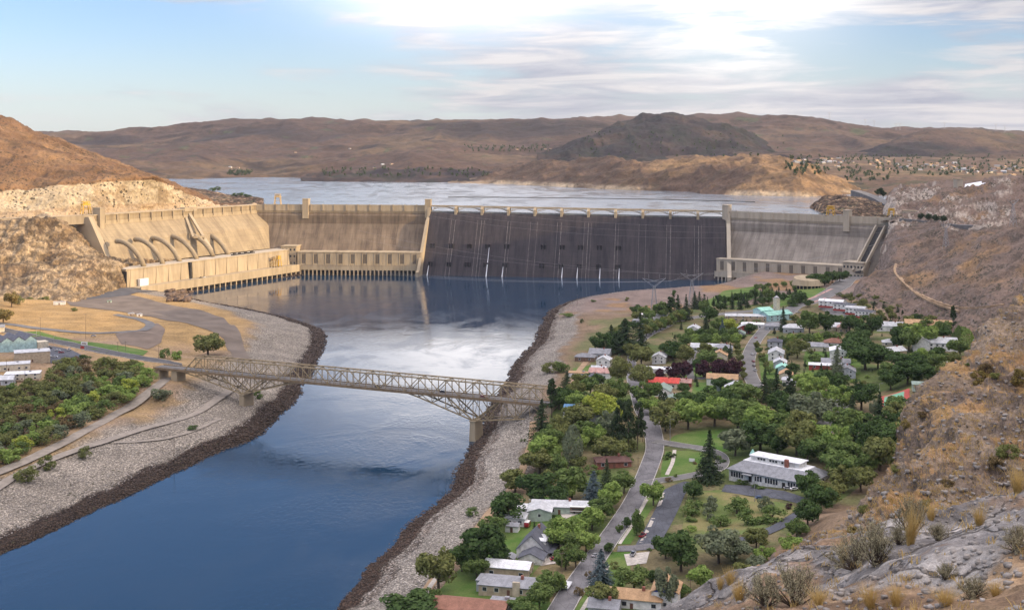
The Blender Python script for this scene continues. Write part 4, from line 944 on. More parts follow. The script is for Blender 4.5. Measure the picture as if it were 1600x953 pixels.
road('street', [(985,597),(1030,593),(1073,592),(1120,590),(1172,584)], 8, M_road2, .24); road('lane', [(1080,592),(1076,575),(1082,555),(1092,530)], 6, M_road2, .22)
road('street', [(1040,504),(1080,497),(1120,492),(1160,487),(1205,484),(1240,482)], 12, M_road2, .3, .3)
road('driveway', [(1024,690),(1050,694),(1085,699),(1118,706),(1131,719),(1124,733),(1095,741),(1060,747),(1012,754)], 7.5, M_road2, .28, .3)
area('parking_lot', [(1038,765),(1070,752),(1080,754),(1067,780),(1046,824),(1028,852),(993,852),(1003,834)], M_lot, .22)
road('driveway', [(965,858),(1000,856),(1035,852)], 8, M_st, .26); area('driveway', [(975,866),(1015,862),(1010,880),(980,884)], M_path, .2)
area('parking_lot', [(1127,768),(1133,757),(1182,759),(1225,767),(1258,778),(1248,787),(1190,776)], M_lot, .22)
road('park_road', [(1262,792),(1244,808),(1222,822),(1185,837),(1150,846),(1110,852)], 6.5, M_lot, .3)
road('service_road', [(1318,625),(1310,640),(1300,652),(1285,672),(1275,692)], 13, M_road2, .3)
area('parking_lot', [(1284,470),(1306,471),(1340,494),(1333,502),(1300,492),(1282,484)], M_road2, .3)
_c = ground_many([(1397, 626)])[0]; _r = lambda a, b: [(_c[0]+x*math.cos(R(72))-y*math.sin(R(72)), _c[1]+x*math.sin(R(72))+y*math.cos(R(72))) for x, y in ((-a, -b), (a, -b), (a, b), (-a, b))]
area('tennis_court', _r(24, 10), M_red, .5, world=True); area('tennis_court_surface', _r(18, 6.5), M_green, .58, world=True)
road('footpath', [(1002,848),(1015,822),(1028,795),(1038,770)], 1.8, M_path, .2); road('footpath', [(968,850),(990,818),(1005,790),(1020,765)], 1.6, M_path, .2)
road('footpath', [(1042,742),(1052,722),(1054,703)], 2.2, M_path, .2); road('footpath', [(905,960),(935,915),(950,885)], 1.8, M_path, .2)
road('bank_track', [(648,970),(668,915),(700,885),(745,830),(790,775),(812,745),(828,705),(833,660)], 4.5, M_dirtp, .25); road('bank_track', [(648,972),(668,917),(700,887),(712,874)], 2.2, M_path, .3)
road('bank_track', [(868,610),(900,582),(935,545),(960,520),(985,500)], 5, M_dirtp, .25)
area('driveway', [(868,790),(905,785),(912,800),(880,812)], M_path, .2); area('driveway', [(838,872),(862,868),(870,880),(846,884)], M_path, .2)
# left bank
road('highway', [(-60,500),(40,522),(100,537),(164,550),(200,556),(255,566),(285,571)], 13, M_asph, .35, .3)
road('loop_road', [(-40,498),(32,509),(89,517),(143,521),(200,520),(232,513),(237,506),(214,497),(180,492)], 9, M_road2, .35)
area('plaza', [(88,466),(150,459),(195,459),(240,470),(310,484),(350,497),(376,522),(392,562),(368,566),(350,530),(300,508),(240,496),(170,485),(110,478)], M_road2 if 0 else simple('worn_brown_asphalt', (.15,.12,.095), .95, .25, .05), .35)
area('plaza', [(70,462),(130,452),(190,450),(250,455),(200,462),(110,470)], M_asph, .5)
area('plaza', [(180,522),(225,516),(245,505),(258,515),(252,535),(230,546),(190,538)], simple('dusty_brown_asphalt', (.17,.13,.10), .95, .25, .05), .3)
road('gravel_road', [(-40,752),(0,738),(60,711),(140,671),(205,634),(245,607),(262,590)], 8.5, M_gravelroad, .28)
road('gravel_road', [(-40,790),(20,745),(70,722),(120,703),(178,687),(250,663),(320,641),(360,614),(385,580)], 6.5, M_gravelroad, .24)
road('gravel_road', [(178,692),(240,690),(300,675),(345,655)], 3.5, M_gravelroad, .2)
road('hill_track', [(1,1),(2,2)], 1, M_path) if 0 else None
# painted markings on the boulevard
for pts in ([(1235,478),(1275,463),(1300,452)], [(1225,488),(1262,475),(1290,466)]): road('red_median', pts, 4, simple('red_paving', (.40,.25,.22), .9), .55)
def along(P_, fr_): 
    c = np.r_[0, np.cumsum(np.hypot(*np.diff(P_, axis=0).T))]; t = fr_*c[-1]; return np.interp(t, c, P_[:, 0]), np.interp(t, c, P_[:, 1])
# ================================================================== HOUSES
PAL = {}
def pal(name, col, **k):
    if name not in PAL: PAL[name] = simple(name, col, **k)
    return PAL[name]
WALL = dict(white=pal('white_siding', (.68,.67,.64)), cream=pal('cream_siding', (.58,.52,.40)), tan=pal('tan_siding', (.42,.34,.24)), grey=pal('grey_siding', (.38,.40,.42)), green=pal('pale_green_siding', (.38,.45,.38)),
  blue=pal('pale_blue_siding', (.40,.50,.56)), red=pal('red_siding', (.34,.06,.05)), brick=pal('red_brick', (.26,.10,.07)), brown=pal('brown_siding', (.20,.13,.09)), teal=pal('pale_teal_siding', (.36,.52,.52)))
def shingle(name, col, w_=.6):
    m, n = newmat(name); tc = n.n('ShaderNodeTexCoord').outputs['Object']; a = n.noise(tc, .35, 6, .65); b = n.noise(tc, 2.5, 3, .7)
    f = n.m('MULTIPLY', n.mapr(a, .3, .7, .78, 1.2), n.mapr(b, .3, .7, .82, 1.15)); oi = n.n('ShaderNodeObjectInfo').outputs['Random']; f = n.m('MULTIPLY', f, n.mapr(oi, 0, 1, .88, 1.12, False))
    c = n.mix(1.0, col, n.n('ShaderNodeCombineXYZ', i={0: f, 1: f, 2: f}).outputs[0], 'MULTIPLY'); pbsdf(n, c, .85, .25, 0, bump(n, b, .5, .08)); return m
ROOF = dict(grey=shingle('grey_shingle', (.24,.245,.26)), dark=shingle('charcoal_shingle', (.10,.105,.125)), white=shingle('white_roofing', (.66,.67,.68)), brown=shingle('brown_shingle', (.20,.115,.075)), tan=shingle('tan_shingle', (.42,.27,.15)),
  red=shingle('red_metal_roof', (.50,.075,.06)), green=shingle('grey_green_shingle', (.22,.28,.24)), mint=shingle('mint_metal_roof', (.30,.56,.47)), silver=shingle('pale_metal_roof', (.45,.46,.47)), rust=shingle('rust_shingle', (.23,.115,.08)), blue=shingle('blue_metal_roof', (.13,.26,.42)), pink=shingle('pale_rose_shingle', (.40,.24,.21)), dkbrown=shingle('dark_brown_roof', (.12,.065,.055)))
M_door = simple('painted_door', (.14,.07,.05), .5); M_frame = simple('white_window_frame', (.62,.62,.60), .5)
HOUSES = []
def windows(r, L, Wd, h, zb=1.1, n=3, hh=1.3, sides='fblr', ww=1.5, mat=None):
    m = mat or M_glass
    def one(c, sx_, sy_, ax):
        fr_ = MB(); 
        if ax == 'y': fr_.cbox(c, (sx_+.3, .12, sy_+.3))
        else: fr_.cbox(c, (.12, sx_+.3, sy_+.3))
        f = fr_.build('window', M_frame, r); p = MB()
        if ax == 'y': p.cbox((c[0], c[1]+math.copysign(.05, c[1]), c[2]), (sx_, .08, sy_))
        else: p.cbox((c[0]+math.copysign(.05, c[0]), c[1], c[2]), (.08, sx_, sy_))
        p.build('pane', m, f)
    lv = [zb+hh/2] if h < 4.6 else [zb+hh/2, zb+hh/2+2.7]
    for z_ in lv:
        if 'f' in sides:
            for k in range(n): 
                if not (k == n//2 and z_ == lv[0] and n > 2): one((-L/2+L*(k+.5)/n, -Wd/2, z_), ww, hh, 'y')
        if 'b' in sides:
            for k in range(n): one((-L/2+L*(k+.5)/n, Wd/2, z_), ww, hh, 'y')
        for s_, q in (('l', -1), ('r', 1)):
            if s_ in sides:
                for k in (-1, 1): one((q*L/2, k*Wd*.22, z_), 1.1, hh, 'x')
def house(px, py, L, Wd, h, rot, roof, wall, rmat, label, cat='house', name='house', n=3, pitch=.42, chim=True, door=True, ov=.5, z_=None, wins=True, pos=None, parent=None, sides='fblr'):
    p = pos if pos is not None else ground(px, py); zz = float(Gterr(np.array([[p.x, p.y]]))[0]) if z_ is None else z_
    if parent is None:
        r = empty(name, (p.x, p.y, zz), R(rot), label=label, cat=cat); HOUSES.append((r, label, px, py))
        sc_ = 1.17 if py > 700 else 1.10
        if name not in ('shop_building', 'restaurant', 'site_hut', 'warehouse'): r.scale = (sc_, sc_, sc_)
        if L > 9: HFOOT.append((p.x, p.y, max(L, Wd)*.6))
    else: r = parent
    Wm, Rm_ = WALL[wall], ROOF[rmat]; b = MB(); rise = Wd/2*pitch
    if roof == 'gable': b.prism([(-Wd/2, -1.5), (Wd/2, -1.5), (Wd/2, h), (0, h+rise), (-Wd/2, h)], -L/2, L/2)
    else: b.box(-L/2, L/2, -Wd/2, Wd/2, -1.5, h)
    b.build('wall', Wm, r); t = .22; rf = MB()
    if roof == 'gable':
        e = Wd/2+ov; ze = h-ov*pitch
        rf.prism([(-e, ze+.03), (0, h+rise+.03), (e, ze+.03), (e, ze+t+.05), (0, h+rise+t+.06), (-e, ze+t+.05)], -L/2-ov, L/2+ov)
    elif roof == 'hip':
        a, c = L/2+ov, Wd/2+ov; rl = max(L/2-Wd/2*.9, .6); rz_ = h+rise
        rf.add([(-a,-c,h), (a,-c,h), (a,c,h), (-a,c,h), (-a,-c,h+t), (a,-c,h+t), (a,c,h+t), (-a,c,h+t), (-rl,0,rz_), (rl,0,rz_)], [(3,2,1,0),(0,1,5,4),(1,2,6,5),(2,3,7,6),(3,0,4,7),(4,5,9,8),(5,6,9),(6,7,8,9),(7,4,8)])
    else:
        rf.box(-L/2-.3, L/2+.3, -Wd/2-.3, Wd/2+.3, h, h+.35)
    ro = rf.build('roof', Rm_, r)
    if roof == 'flat':
        q = MB(); q.cbox((L*.2, Wd*.1, h+.8), (1.6, 1.4, .9)); q.build('vent_unit', M_steel, ro)
    if chim and roof != 'flat':
        q = MB(); q.box(L*.18-.5, L*.18+.5, -.9, .1, h+rise*.5, h+rise+1.1); q.build('chimney', WALL['brick'], ro)
    if wins: windows(r, L, Wd, h, n=n, sides=sides)
    if door:
        q = MB(); q.cbox((0, -Wd/2-.03, 1.0), (1.1, .14, 2.1)); d_ = q.build('door', M_door, r); q = MB(); q.cbox((.35, -Wd/2-.14, 1.0), (.1, .1, .1)); q.build('handle', M_steel, d_)
    return r
HFOOT = []
def local(r, x, y): return r.matrix_basis @ Vector((x, y, 0))
def wing(r, x, y, L, Wd, h, rot, roof, wall, rmat, pitch=.42, n=2, name='wing', sides='fblr', wins=True, ov=.5):
    """an attached wing: walls, roof and windows as parts of the same thing"""
    k0 = len(bpy.data.objects); Wm, Rm_ = WALL[wall], ROOF[rmat]; M_ = Matrix.Translation((x, y, 0)) @ Matrix.Rotation(R(rot), 4, 'Z')
    b = MB(); rise = Wd/2*pitch
    if roof == 'gable': b.prism([(-Wd/2, -1.5), (Wd/2, -1.5), (Wd/2, h), (0, h+rise), (-Wd/2, h)], -L/2, L/2)
    else: b.box(-L/2, L/2, -Wd/2, Wd/2, -1.5, h)
    w_ = b.build('wall', Wm, r); w_.matrix_basis = M_; rf = MB(); t = .22
    if roof == 'gable':
        e = Wd/2+ov; ze = h-ov*pitch; rf.prism([(-e, ze+.03), (0, h+rise+.03), (e, ze+.03), (e, ze+t+.05), (0, h+rise+t+.06), (-e, ze+t+.05)], -L/2-ov, L/2+ov)
    elif roof == 'hip':
        a, c = L/2+ov, Wd/2+ov; rl = max(L/2-Wd/2*.9, .6); rz_ = h+rise
        rf.add([(-a,-c,h), (a,-c,h), (a,c,h), (-a,c,h), (-a,-c,h+t), (a,-c,h+t), (a,c,h+t), (-a,c,h+t), (-rl,0,rz_), (rl,0,rz_)], [(3,2,1,0),(0,1,5,4),(1,2,6,5),(2,3,7,6),(3,0,4,7),(4,5,9,8),(5,6,9),(6,7,8,9),(7,4,8)])
    else: rf.box(-L/2-.3, L/2+.3, -Wd/2-.3, Wd/2+.3, h, h+.35)
    q = rf.build('roof', Rm_, r); q.matrix_basis = M_
    if wins:
        def one(c, ax):
            g = MB(); g.cbox(c, (1.6, .12, 1.5) if ax == 'y' else (.12, 1.4, 1.5)); f = g.build('window', M_frame, r); f.matrix_basis = M_
            g = MB(); c2 = (c[0]+(0 if ax == 'y' else math.copysign(.05, c[0])), c[1]+(math.copysign(.05, c[1]) if ax == 'y' else 0), c[2]); g.cbox(c2, (1.3, .08, 1.2) if ax == 'y' else (.08, 1.1, 1.2)); g.build('pane', M_glass, f)
        for k in range(n):
            for s_, q in (('f', -1), ('b', 1)):
                if s_ in sides: one((-L/2+L*(k+.5)/n, q*Wd/2, 1.7), 'y')
        for s_, q in (('l', -1), ('r', 1)):
            if s_ in sides: one((q*L/2, 0, 1.7), 'x')
A1, A2 = -14, 76
# --- nearest houses on the river side of the street
r = house(800, 922, 22, 11, 3.1, A1, 'hip', 'tan', 'grey', 'tan ranch house with pale grey hip roof and wide tan front chimney', n=5, pitch=.30)
wing(r, -9, 2, 7, 8, 2.9, 90, 'flat', 'grey', 'grey', n=1); q = MB(); q.box(12, 21, -1, 6, 2.7, 3.0); q.build('carport_roof', ROOF['white'], r)
for x, y in ((20.5, -.6), (20.5, 5.6), (12.6, 5.6)): q = MB(); q.cbox((x, y, 1.2), (.25, .25, 3.2)); q.build('carport_post', M_frame, r)
q = MB(); q.cbox((3, -5.9, 2.2), (2.6, .9, 6.2)); q.build('front_chimney', pal('tan_brick', (.50,.42,.31)), r)
house(795, 897, 17, 8.5, 3.8, A1, 'gable', 'tan', 'white', 'long workshop with shiny white metal gable roof behind the tan ranch house', cat='workshop', name='workshop', n=3, chim=False, pitch=.36, door=False)
r = house(838, 862, 17, 12, 3.4, A2, 'gable', 'white', 'dark', 'white house with steep dark roof and three small dormers above the red car', n=3, pitch=.95)
for k in (-1, 0, 1):
    q = MB(); q.prism([(-4.3, 4.6), (-4.3, 6.2), (-3.9, 7.0), (-1.8, 7.2), (-1.8, 4.6)], 0, 0) if 0 else q.box(k*4.6-.9, k*4.6+.9, -4.9, -2.4, 4.9, 6.5); d_ = q.build('dormer', WALL['white'], r)
    g = MB(); g.add([(k*4.6-1.3, -5.3, 6.4), (k*4.6, -5.3, 7.4), (k*4.6+1.3, -5.3, 6.4), (k*4.6-1.3, -1.6, 6.4), (k*4.6, -1.6, 7.4), (k*4.6+1.3, -1.6, 6.4)], [(0,1,2),(5,4,3),(0,3,4,1),(1,4,5,2),(2,5,3,0)]); g.build('dormer_roof', ROOF['white'], d_)
    g = MB(); g.cbox((k*4.6, -4.95, 5.7), (1.1, .1, .9)); g.build('dormer_pane', M_glass, d_)
wing(r, -11.5, -1.5, 11, 9.5, 2.9, 0, 'gable', 'white', 'dark', pitch=.45, n=2)
q = MB(); q.box(-8, 8, -8.6, -6, 2.7, 2.95); q.build('porch_roof', ROOF['dark'], r)
for x in (-7.5, -2.5, 2.5, 7.5): q = MB(); q.cbox((x, -8.3, 1.2), (.25, .25, 3.0)); q.build('porch_post', M_frame, r)
house(797, 880, 4.5, 3.6, 2.6, A2, 'gable', 'cream', 'grey', 'tiny cream garden shed with grey roof between the dormer house and white workshop', cat='shed', name='garden_shed', n=1, chim=False, wins=False)
r = house(808, 817, 9, 9, 3.4, A1, 'gable', 'white', 'silver', 'small pale open sided carport with low silver roof on the lawn by round trees', cat='carport', name='carport', n=2, chim=False, pitch=.22)
house(801, 829, 5.5, 4, 2.6, A1, 'gable', 'white', 'grey', 'small white playhouse shed with a brown door, on the lawn', cat='shed', name='garden_shed', n=1, chim=False, wins=False)
r = house(875, 798, 24, 10, 3.2, A1+8, 'gable', 'green', 'silver', 'long pale green house with L shaped silver roof and red brick chimney', n=4, pitch=.28)
wing(r, -8, -7, 12, 10, 3.2, 90, 'gable', 'green', 'silver', pitch=.28, n=2); wing(r, -17, -4, 6, 7, 2.6, 0, 'flat', 'white', 'white', wins=False)
house(957, 727, 17, 10, 2.8, A1+20, 'hip', 'brick', 'dkbrown', 'low brick house with dark maroon roof beside spruces left of the bend', n=3, pitch=.4)
house(735, 958, 26, 12, 3, A1, 'gable', 'brown', 'rust', 'house with large rust brown roof cut off by the bottom edge', n=4, pitch=.32, chim=False)
house(785, 949, 8, 5, 2.6, A1, 'flat', 'grey', 'grey', 'flat blue grey lean-to between the rust roof and the tan ranch house', cat='shed', name='lean_to', n=1, wins=False, door=False)
r = house(990, 943, 20, 10, 3.2, A1, 'hip', 'white', 'tan', 'white house with tan hip roof at the bottom centre beneath the grey green tree', n=4, pitch=.42)
wing(r, 11, 3, 11, 9, 5.8, 90, 'gable', 'white', 'tan', pitch=.5, n=2); q = MB(); q.prism([(-3.9+11, 5.85), (3.9+11, 5.85), (11, 7.8)], -2.68, -2.55, 'y'); q.build('blue_gable', pal('cobalt_paint', (.03,.06,.34)), r)
house(945, 957, 10, 8, 3, A1, 'gable', 'grey', 'grey', 'grey roof corner at the bottom edge beside the sidewalk', cat='garage', name='garage', n=1)
# --- city hall like building
cw = ground(1217, 750); r = empty('city_hall', (cw.x, cw.y, cw.z), R(-40), label='long white single storey civic hall with grey skirt roof and white flat top', cat='building'); HOUSES.append((r, 'long white hall', 1216, 748)); HFOOT.append((cw.x, cw.y, 27))
r.scale = (.9, 1.08, 1.1); HFOOT.append((_c[0], _c[1], 30)); L, Wd, h = 52, 24, 4.6
b = MB(); b.box(-L/2, L/2, -Wd/2, Wd/2, -2, h); b.build('wall', WALL['white'], r)
def skirt(a, c, z0, a2, c2, z1): 
    q = MB(); q.add([(-a,-c,z0),(a,-c,z0),(a,c,z0),(-a,c,z0),(-a2,-c2,z1),(a2,-c2,z1),(a2,c2,z1),(-a2,c2,z1),(-a,-c,z0-.25),(a,-c,z0-.25),(a,c,z0-.25),(-a,c,z0-.25)],[(0,1,5,4),(1,2,6,5),(2,3,7,6),(3,0,4,7),(8,9,1,0),(9,10,2,1),(10,11,3,2),(11,8,0,3),(11,10,9,8),(4,5,6,7)]); return q
sk = skirt(L/2+1.2, Wd/2+1.2, h+.1, L/2-5.5, Wd/2-6, h+3.6).build('roof', ROOF['grey'], r)
q = MB(); q.box(-L/2+5.6, L/2-5.6, -Wd/2+6.1, Wd/2-6.1, h+3.6, h+3.9); q.build('flat_roof', ROOF['white'], r)
q = MB(); q.box(-17, 15, -2.6, 5.5, h+3.9, h+6.0); c_ = q.build('clerestory', WALL['white'], r); q = MB(); q.box(-18, 16, -3.4, 6.2, h+6.0, h+6.35); q.build('clerestory_roof', ROOF['white'], c_)
for g0 in (-12, -4, 4):
    for k in range(3): q = MB(); q.cbox((g0+k*1.9, -2.63, h+5), (1.4, .12, 1.0)); q.build('clerestory_window', M_glass, c_)
q = MB(); q.box(7, 9.2, -5.5, -4, h+3.6, h+7.6); q.build('chimney', WALL['brick'], r)
q = MB(); q.cbox((-21, 5, h+3.2), (2.4, 2.4, 3)); cu = q.build('cupola', WALL['white'], r); q = MB(); q.lathe([(2.1, h+4.7), (.1, h+7.2)], 4, (-21, 5)); q.build('cupola_roof', ROOF['mint'], cu)
for g0, n_ in ((-24, 5), (-8, 3), (-1, 5), (14, 6)):
    for k in range(n_): q = MB(); q.cbox((g0+k*1.75, -Wd/2-.03, 2.3), (1.25, .14, 2.5)); q.build('window', M_glass, r)
for k in range(6): q = MB(); q.cbox((L/2+.03, -8+k*2.6, 2.3), (.14, 1.8, 2.3)); q.build('window', M_glass, r)
for x in (-11.5, 10.6): q = MB(); q.cbox((x, -Wd/2-.04, 1.4), (2.0, .16, 2.8)); q.build('door', M_dark, r)
q = MB(); q.box(-15.5, -9.5, -Wd/2-3, -Wd/2, 3.6, 4.0); q.build('entrance_canopy', ROOF['grey'], r)
# --- houses of the middle town (px, py, L, W, h, rot, roof, wall, roofmat, label)
TOWN = [
 (938,557,15,11,3,A1,'gable','grey','grey','grey gabled house at the far end of the riverside row, under dark pines'),
 (915,563,14,9,3,A1,'hip','brown','grey','low house with broad grey brown roof facing the river bank'),
 (944,573,10,9,5.4,A2,'gable','white','silver','tall white house with pale roof in the riverside row'),
 (936,583,10,8,3,A1,'gable','white','silver','small pale green roofed house squeezed below the tall white house'),
 (905,588,14,7,2.7,A1,'flat','white','tan','flat yellow roofed long garage on the river bank lawn'),
 (938,590,14,9,4.2,A1,'gable','white','pink','white house with rusty rose roof in the riverside row'),
 (928,602,13,10,4.6,A2,'gable','grey','dark','grey gabled house with dark blue grey roof, nearest of the riverside row'),
 (903,648,14,10,2.8,A1,'gable','white','blue','house with blue roof showing between conifers and the yellow green tree'),
 (921,655,18,9,2.6,A1,'flat','grey','grey','long flat grey roof behind pale bushes below the yellow green tree'),
 (1031,566,13,9,4.6,A2,'gable','white','silver','white steep gabled house left of the lane with the dark purple trees'),
 (1029,582,20,9,3,A1,'flat','white','white','low white flat roofed house beside a small purple tree'),
 (1050,558,14,7,2.8,A1,'hip','brown','dkbrown','dark brown roof hidden behind the white gabled house'),
 (1036,604,20,9,3.4,A1,'gable','cream','red','cream house with bright red metal roof'),
 (1035,617,13,10,3.6,A2,'gable','white','green','white house with grey green gable roof just below the red roof'),
 (1052,632,12,9,3.2,A2,'gable','white','green','white house with pale striped green roof between the columnar cypress and shrubs'),
 (1068,603,10,7,2.8,A1,'gable','red','pink','small cottage with faded red roof by the cross street'),
 (1129,600,19,9,4.2,A1,'gable','white','tan','white house with wide orange tan roof under the purple trees'),
 (1135,610,11,8,3.4,A1,'gable','white','silver','small pale wing house attached in front of the orange tan roof'),
 (1148,618,16,12,4.4,A2,'gable','white','silver','large pale grey gabled house nearest the wood, right of the lawn'),
 (1102,548,20,9,3,A1,'gable','white','silver','long white roofed house behind the round green tree'),
 (1131,550,12,10,3.6,A1,'hip','grey','grey','grey hip roofed house near the wide street'),
 (1125,562,12,10,4,A2,'gable','cream','tan','cream gabled house half hidden behind the purple trees'),
 (1013,506,26,9,3,A1,'flat','grey','grey','long low grey roofed building by the dirt lot'),(1020,497,26,8,3,A1,'flat','white','white','long flat white roofed building beneath the pines'),
 (1084,518,14,9,3,A2,'gable','white','silver','pale blue white cottage beside two small spruces'),
 (1163,520,12,10,4.4,A2,'gable','red','silver','red house with white roof near the mint roofed hall'),
 (1176,512,18,10,3.4,A1,'hip','white','white','white roofed bungalow beside the red house'),
 (1156,526,10,8,3,A2,'gable','grey','green','small grey green gabled cottage left of the red house'),
 (1210,515,14,10,3.4,A1,'hip','grey','grey','grey hip roofed house left of the tall spruce'),
 (1240,519,16,11,4,A1,'hip','grey','silver','grey cottage with pale hip roof right of the tall spruce'),
 (1307,516,18,10,3.4,A1,'gable','cream','silver','cream house with pale roof above the round street trees'),(1318,518,12,9,3.6,A2,'gable','tan','pink','tan gabled house with rose roof next to the cream house'),
 (1391,516,20,10,4,A1,'gable','white','silver','white gabled house in front of the dark grove'),
 (1450,516,34,12,5,A1,'gable','cream','tan','large cream meeting house with wide orange brown roof'),
 (1390,545,10,9,5,A1,'hip','cream','silver','small cream two storey house beside the dark grove'),(1396,556,15,9,4,A2-50,'gable','tan','silver','tan house with long sloping pale roof right of the dark grove'),
 (1211,544,10,9,5.2,A1,'hip','grey','dark','grey two storey house with dark hip roof'),
 (1213,560,16,10,4.4,A2,'gable','white','silver','white house with cross gables above the pastel row'),(1219,573,11,8,3.6,A2,'gable','grey','silver','pale grey house in the pastel row of roofs'),
 (1223,582,11,8,3.6,A2,'gable','teal','mint','teal roofed house in the pastel row'),(1228,592,11,8,3.6,A2,'gable','cream','tan','orange tan roofed house at the near end of the pastel row'),
 (1238,600,12,8,3,A1,'hip','white','silver','small white house half behind a spruce at the near end of the block'),
 (1252,545,10,9,3.6,A2,'gable','white','grey','narrow white house with grey roof behind a dark tree'),
 (1273,547,20,10,3.2,A1,'hip','cream','grey','cream bungalow with grey hip roof facing a green lawn'),
 (1304,545,14,11,5,A1,'hip','white','rust','white house with maroon pyramid roof'),
 (1310,558,16,11,5.4,A2,'gable','white','white','tall white gabled house behind the big spruce'),
 (1289,576,20,7,2.8,A1,'gable','red','white','red shed with white flat looking roof left of the big spruce'),
 (1323,588,13,10,4.2,A2,'gable','grey','grey','pale blue grey house right of the big spruce'),(1306,572,18,8,3,A1,'gable','grey','grey','grey roofed house half behind the big spruce')]
for i, t in enumerate(TOWN): house(t[0], t[1], t[2]*1.12, t[3]*1.15, t[4]*1.1, *t[5:9], t[9], n=2 if t[2] < 16 else 3, chim=(i % 3 != 1), pitch=.5 if t[8] != 'white' else .25)
r = house(1463, 546, 30, 14, 6.2, A1, 'gable', 'white', 'silver', 'large two storey white mansion with long pale roof and brick chimney', n=7, pitch=.5)
wing(r, -12, -3, 13, 12, 7.2, 90, 'gable', 'white', 'silver', pitch=.6, n=2)
# theatre with mint roofs and a bell tower
r = house(1212, 500, 30, 14, 6, 30, 'gable', 'teal', 'mint', 'pale green hall with bright mint metal roof', cat='hall', name='hall', n=4, pitch=.4, chim=False)
wing(r, -6, 11, 15, 12, 9, 0, 'gable', 'teal', 'mint', pitch=.4); q = MB(); q.cbox((12, 12, 9), (4.5, 4.5, 20)); t_ = q.build('tower', WALL['cream'], r); q = MB(); q.lathe([(2.6, 19), (2.6, 19.8), (.2, 21.5)], 8, (12, 12)); q.build('tower_cap', M_steel, t_)
r = house(1166, 500, 44, 18, 5, A1+6, 'hip', 'tan', 'silver', 'broad low tan warehouse with pale roof beside the boulevard', cat='warehouse', name='warehouse', n=6, pitch=.2, chim=False)
# visitor building: drum with sloping top
p = ground(1262, 449); r = empty('visitor_centre', p, 0, label='round concrete visitor building with slanted top at the end of the lawn', cat='building'); HFOOT.append((p.x, p.y, 24)); HOUSES.append((r, 'round concrete visitor building', 1262, 445))
q = MB(); n_ = 36; v1 = [(20*math.cos(2*math.pi*k/n_), 20*math.sin(2*math.pi*k/n_), 3.5) for k in range(n_)]; v2 = [(17*math.cos(2*math.pi*k/n_), 17*math.sin(2*math.pi*k/n_), 12+2*math.sin(2*math.pi*k/n_)) for k in range(n_)]
q.add(v1+v2, [(k, (k+1) % n_, n_+(k+1) % n_, n_+k) for k in range(n_)]+[tuple(range(n_, 2*n_)), tuple(range(n_))[::-1]]); q.build('drum_wall', M_conc, r)
q = MB(); q.lathe([(17.5, -1), (17.5, 3.6)], 36); q.build('glazed_base', M_glass, r)
for k in range(24): a = 2*math.pi*k/24; q = MB(); q.cbox((18.6*math.cos(a), 18.6*math.sin(a), 1.3), (1.1, 1.1, 4.5)); q.build('column', M_conc, r)
# curved motel strip with red base
for i, (px, py, rot, L_) in enumerate(((1300,481,-30,26),(1320,486,-30,22),(1338,492,-32,20),(1352,497,-34,18))):
    r = house(px, py-2, L_, 11, 6.2, rot, 'gable' if i % 2 == 0 else 'flat', 'white', ['white','dark','silver','dark'][i], ['white shop block with red base, farthest left in the curved strip','white shop block with dark flat roof, second from the left in the strip','white shop block with pale roof, third from the left in the strip','white shop block with dark roof, right end of the strip'][i], cat='shop', name='shop_building', n=5, chim=False, door=False, pitch=.3)
    q = MB(); q.box(-L_/2-.05, L_/2+.05, -5.75, -5.55, -1, 1.0); q.build('red_base', WALL['red'], r)
# green pitched shelter by the courts
house(1441, 607, 12, 6, 3, A1, 'gable', 'green', 'green', 'small dark green shed behind the tennis court', cat='shed', name='green_shed', n=1, chim=False, wins=False)
# --- left bank shops
p = ground(8, 548); r = empty('sawtooth_building', (p.x, p.y, 32.5), R(38), label='pale teal building with dark saw-tooth gabled roofs at the left edge', cat='building'); HFOOT.append((p.x, p.y, 26)); HOUSES.append((r, 'pale teal saw-tooth building', 10, 540))
for k in range(5):
    x = -20+k*9.5; q = MB(); q.prism([(x-4.75, -2), (x+4.75, -2), (x+4.75, 7.5), (x, 11), (x-4.75, 7.5)], -9, 22, 'y'); q.build('gabled_bay', WALL['teal'], r)
    q = MB(); q.prism([(x-4.9, 7.5), (x, 11.05), (x+4.9, 7.5), (x+4.9, 7.8), (x, 11.4), (x-4.9, 7.8)], -9.4, 22.2, 'y'); q.build('roof', ROOF['dark'], r)
q = MB(); q.cbox((-14, -9.05, 2.4), (7, .2, 5)); q.build('loading_door', M_dark, r)
q = MB(); q.cbox((28, -4, 1.5), (9, 9, 7)); q.build('annex', WALL['cream'], r)
house(50, 563, 26, 16, 7.5, 24, 'flat', 'tan', 'silver', 'tan block walled shop with flat pale roof beside the parking lot', cat='shop', name='shop_building', n=1, wins=False)
house(14, 577, 30, 14, 4.5, 20, 'flat', 'cream', 'silver', 'low shop with flat pale roof in front of the teal saw-tooth building', cat='shop', name='shop_building', n=6)
r = house(36, 593, 24, 12, 5, 14, 'flat', 'cream', 'white', 'cream building with porch deck overlooking the bushes', cat='restaurant', name='restaurant', n=4)
q = MB(); q.box(-12, 12, -10.5, -6.1, .6, 1.1); q.build('porch_deck', M_brd, r); q = MB(); q.box(-12, 12, -10.6, -10.4, 1.1, 2.1); q.build('railing', WALL['tan'], r)
for k in range(6): q = MB(); q.cbox((-11+k*4.4, -10.2, -1.8), (.3, .3, 5)); q.build('deck_post', M_brd, r)
house(2, 600, 16, 9, 3.5, 10, 'gable', 'grey', 'silver', 'small grey roofed house at the lower left above the bushes', n=2, chim=False)
house(-2, 518, 9, 8, 4, 20, 'gable', 'cream', 'grey', 'small pale gable behind the yellow bush at the left edge', n=1, chim=False)
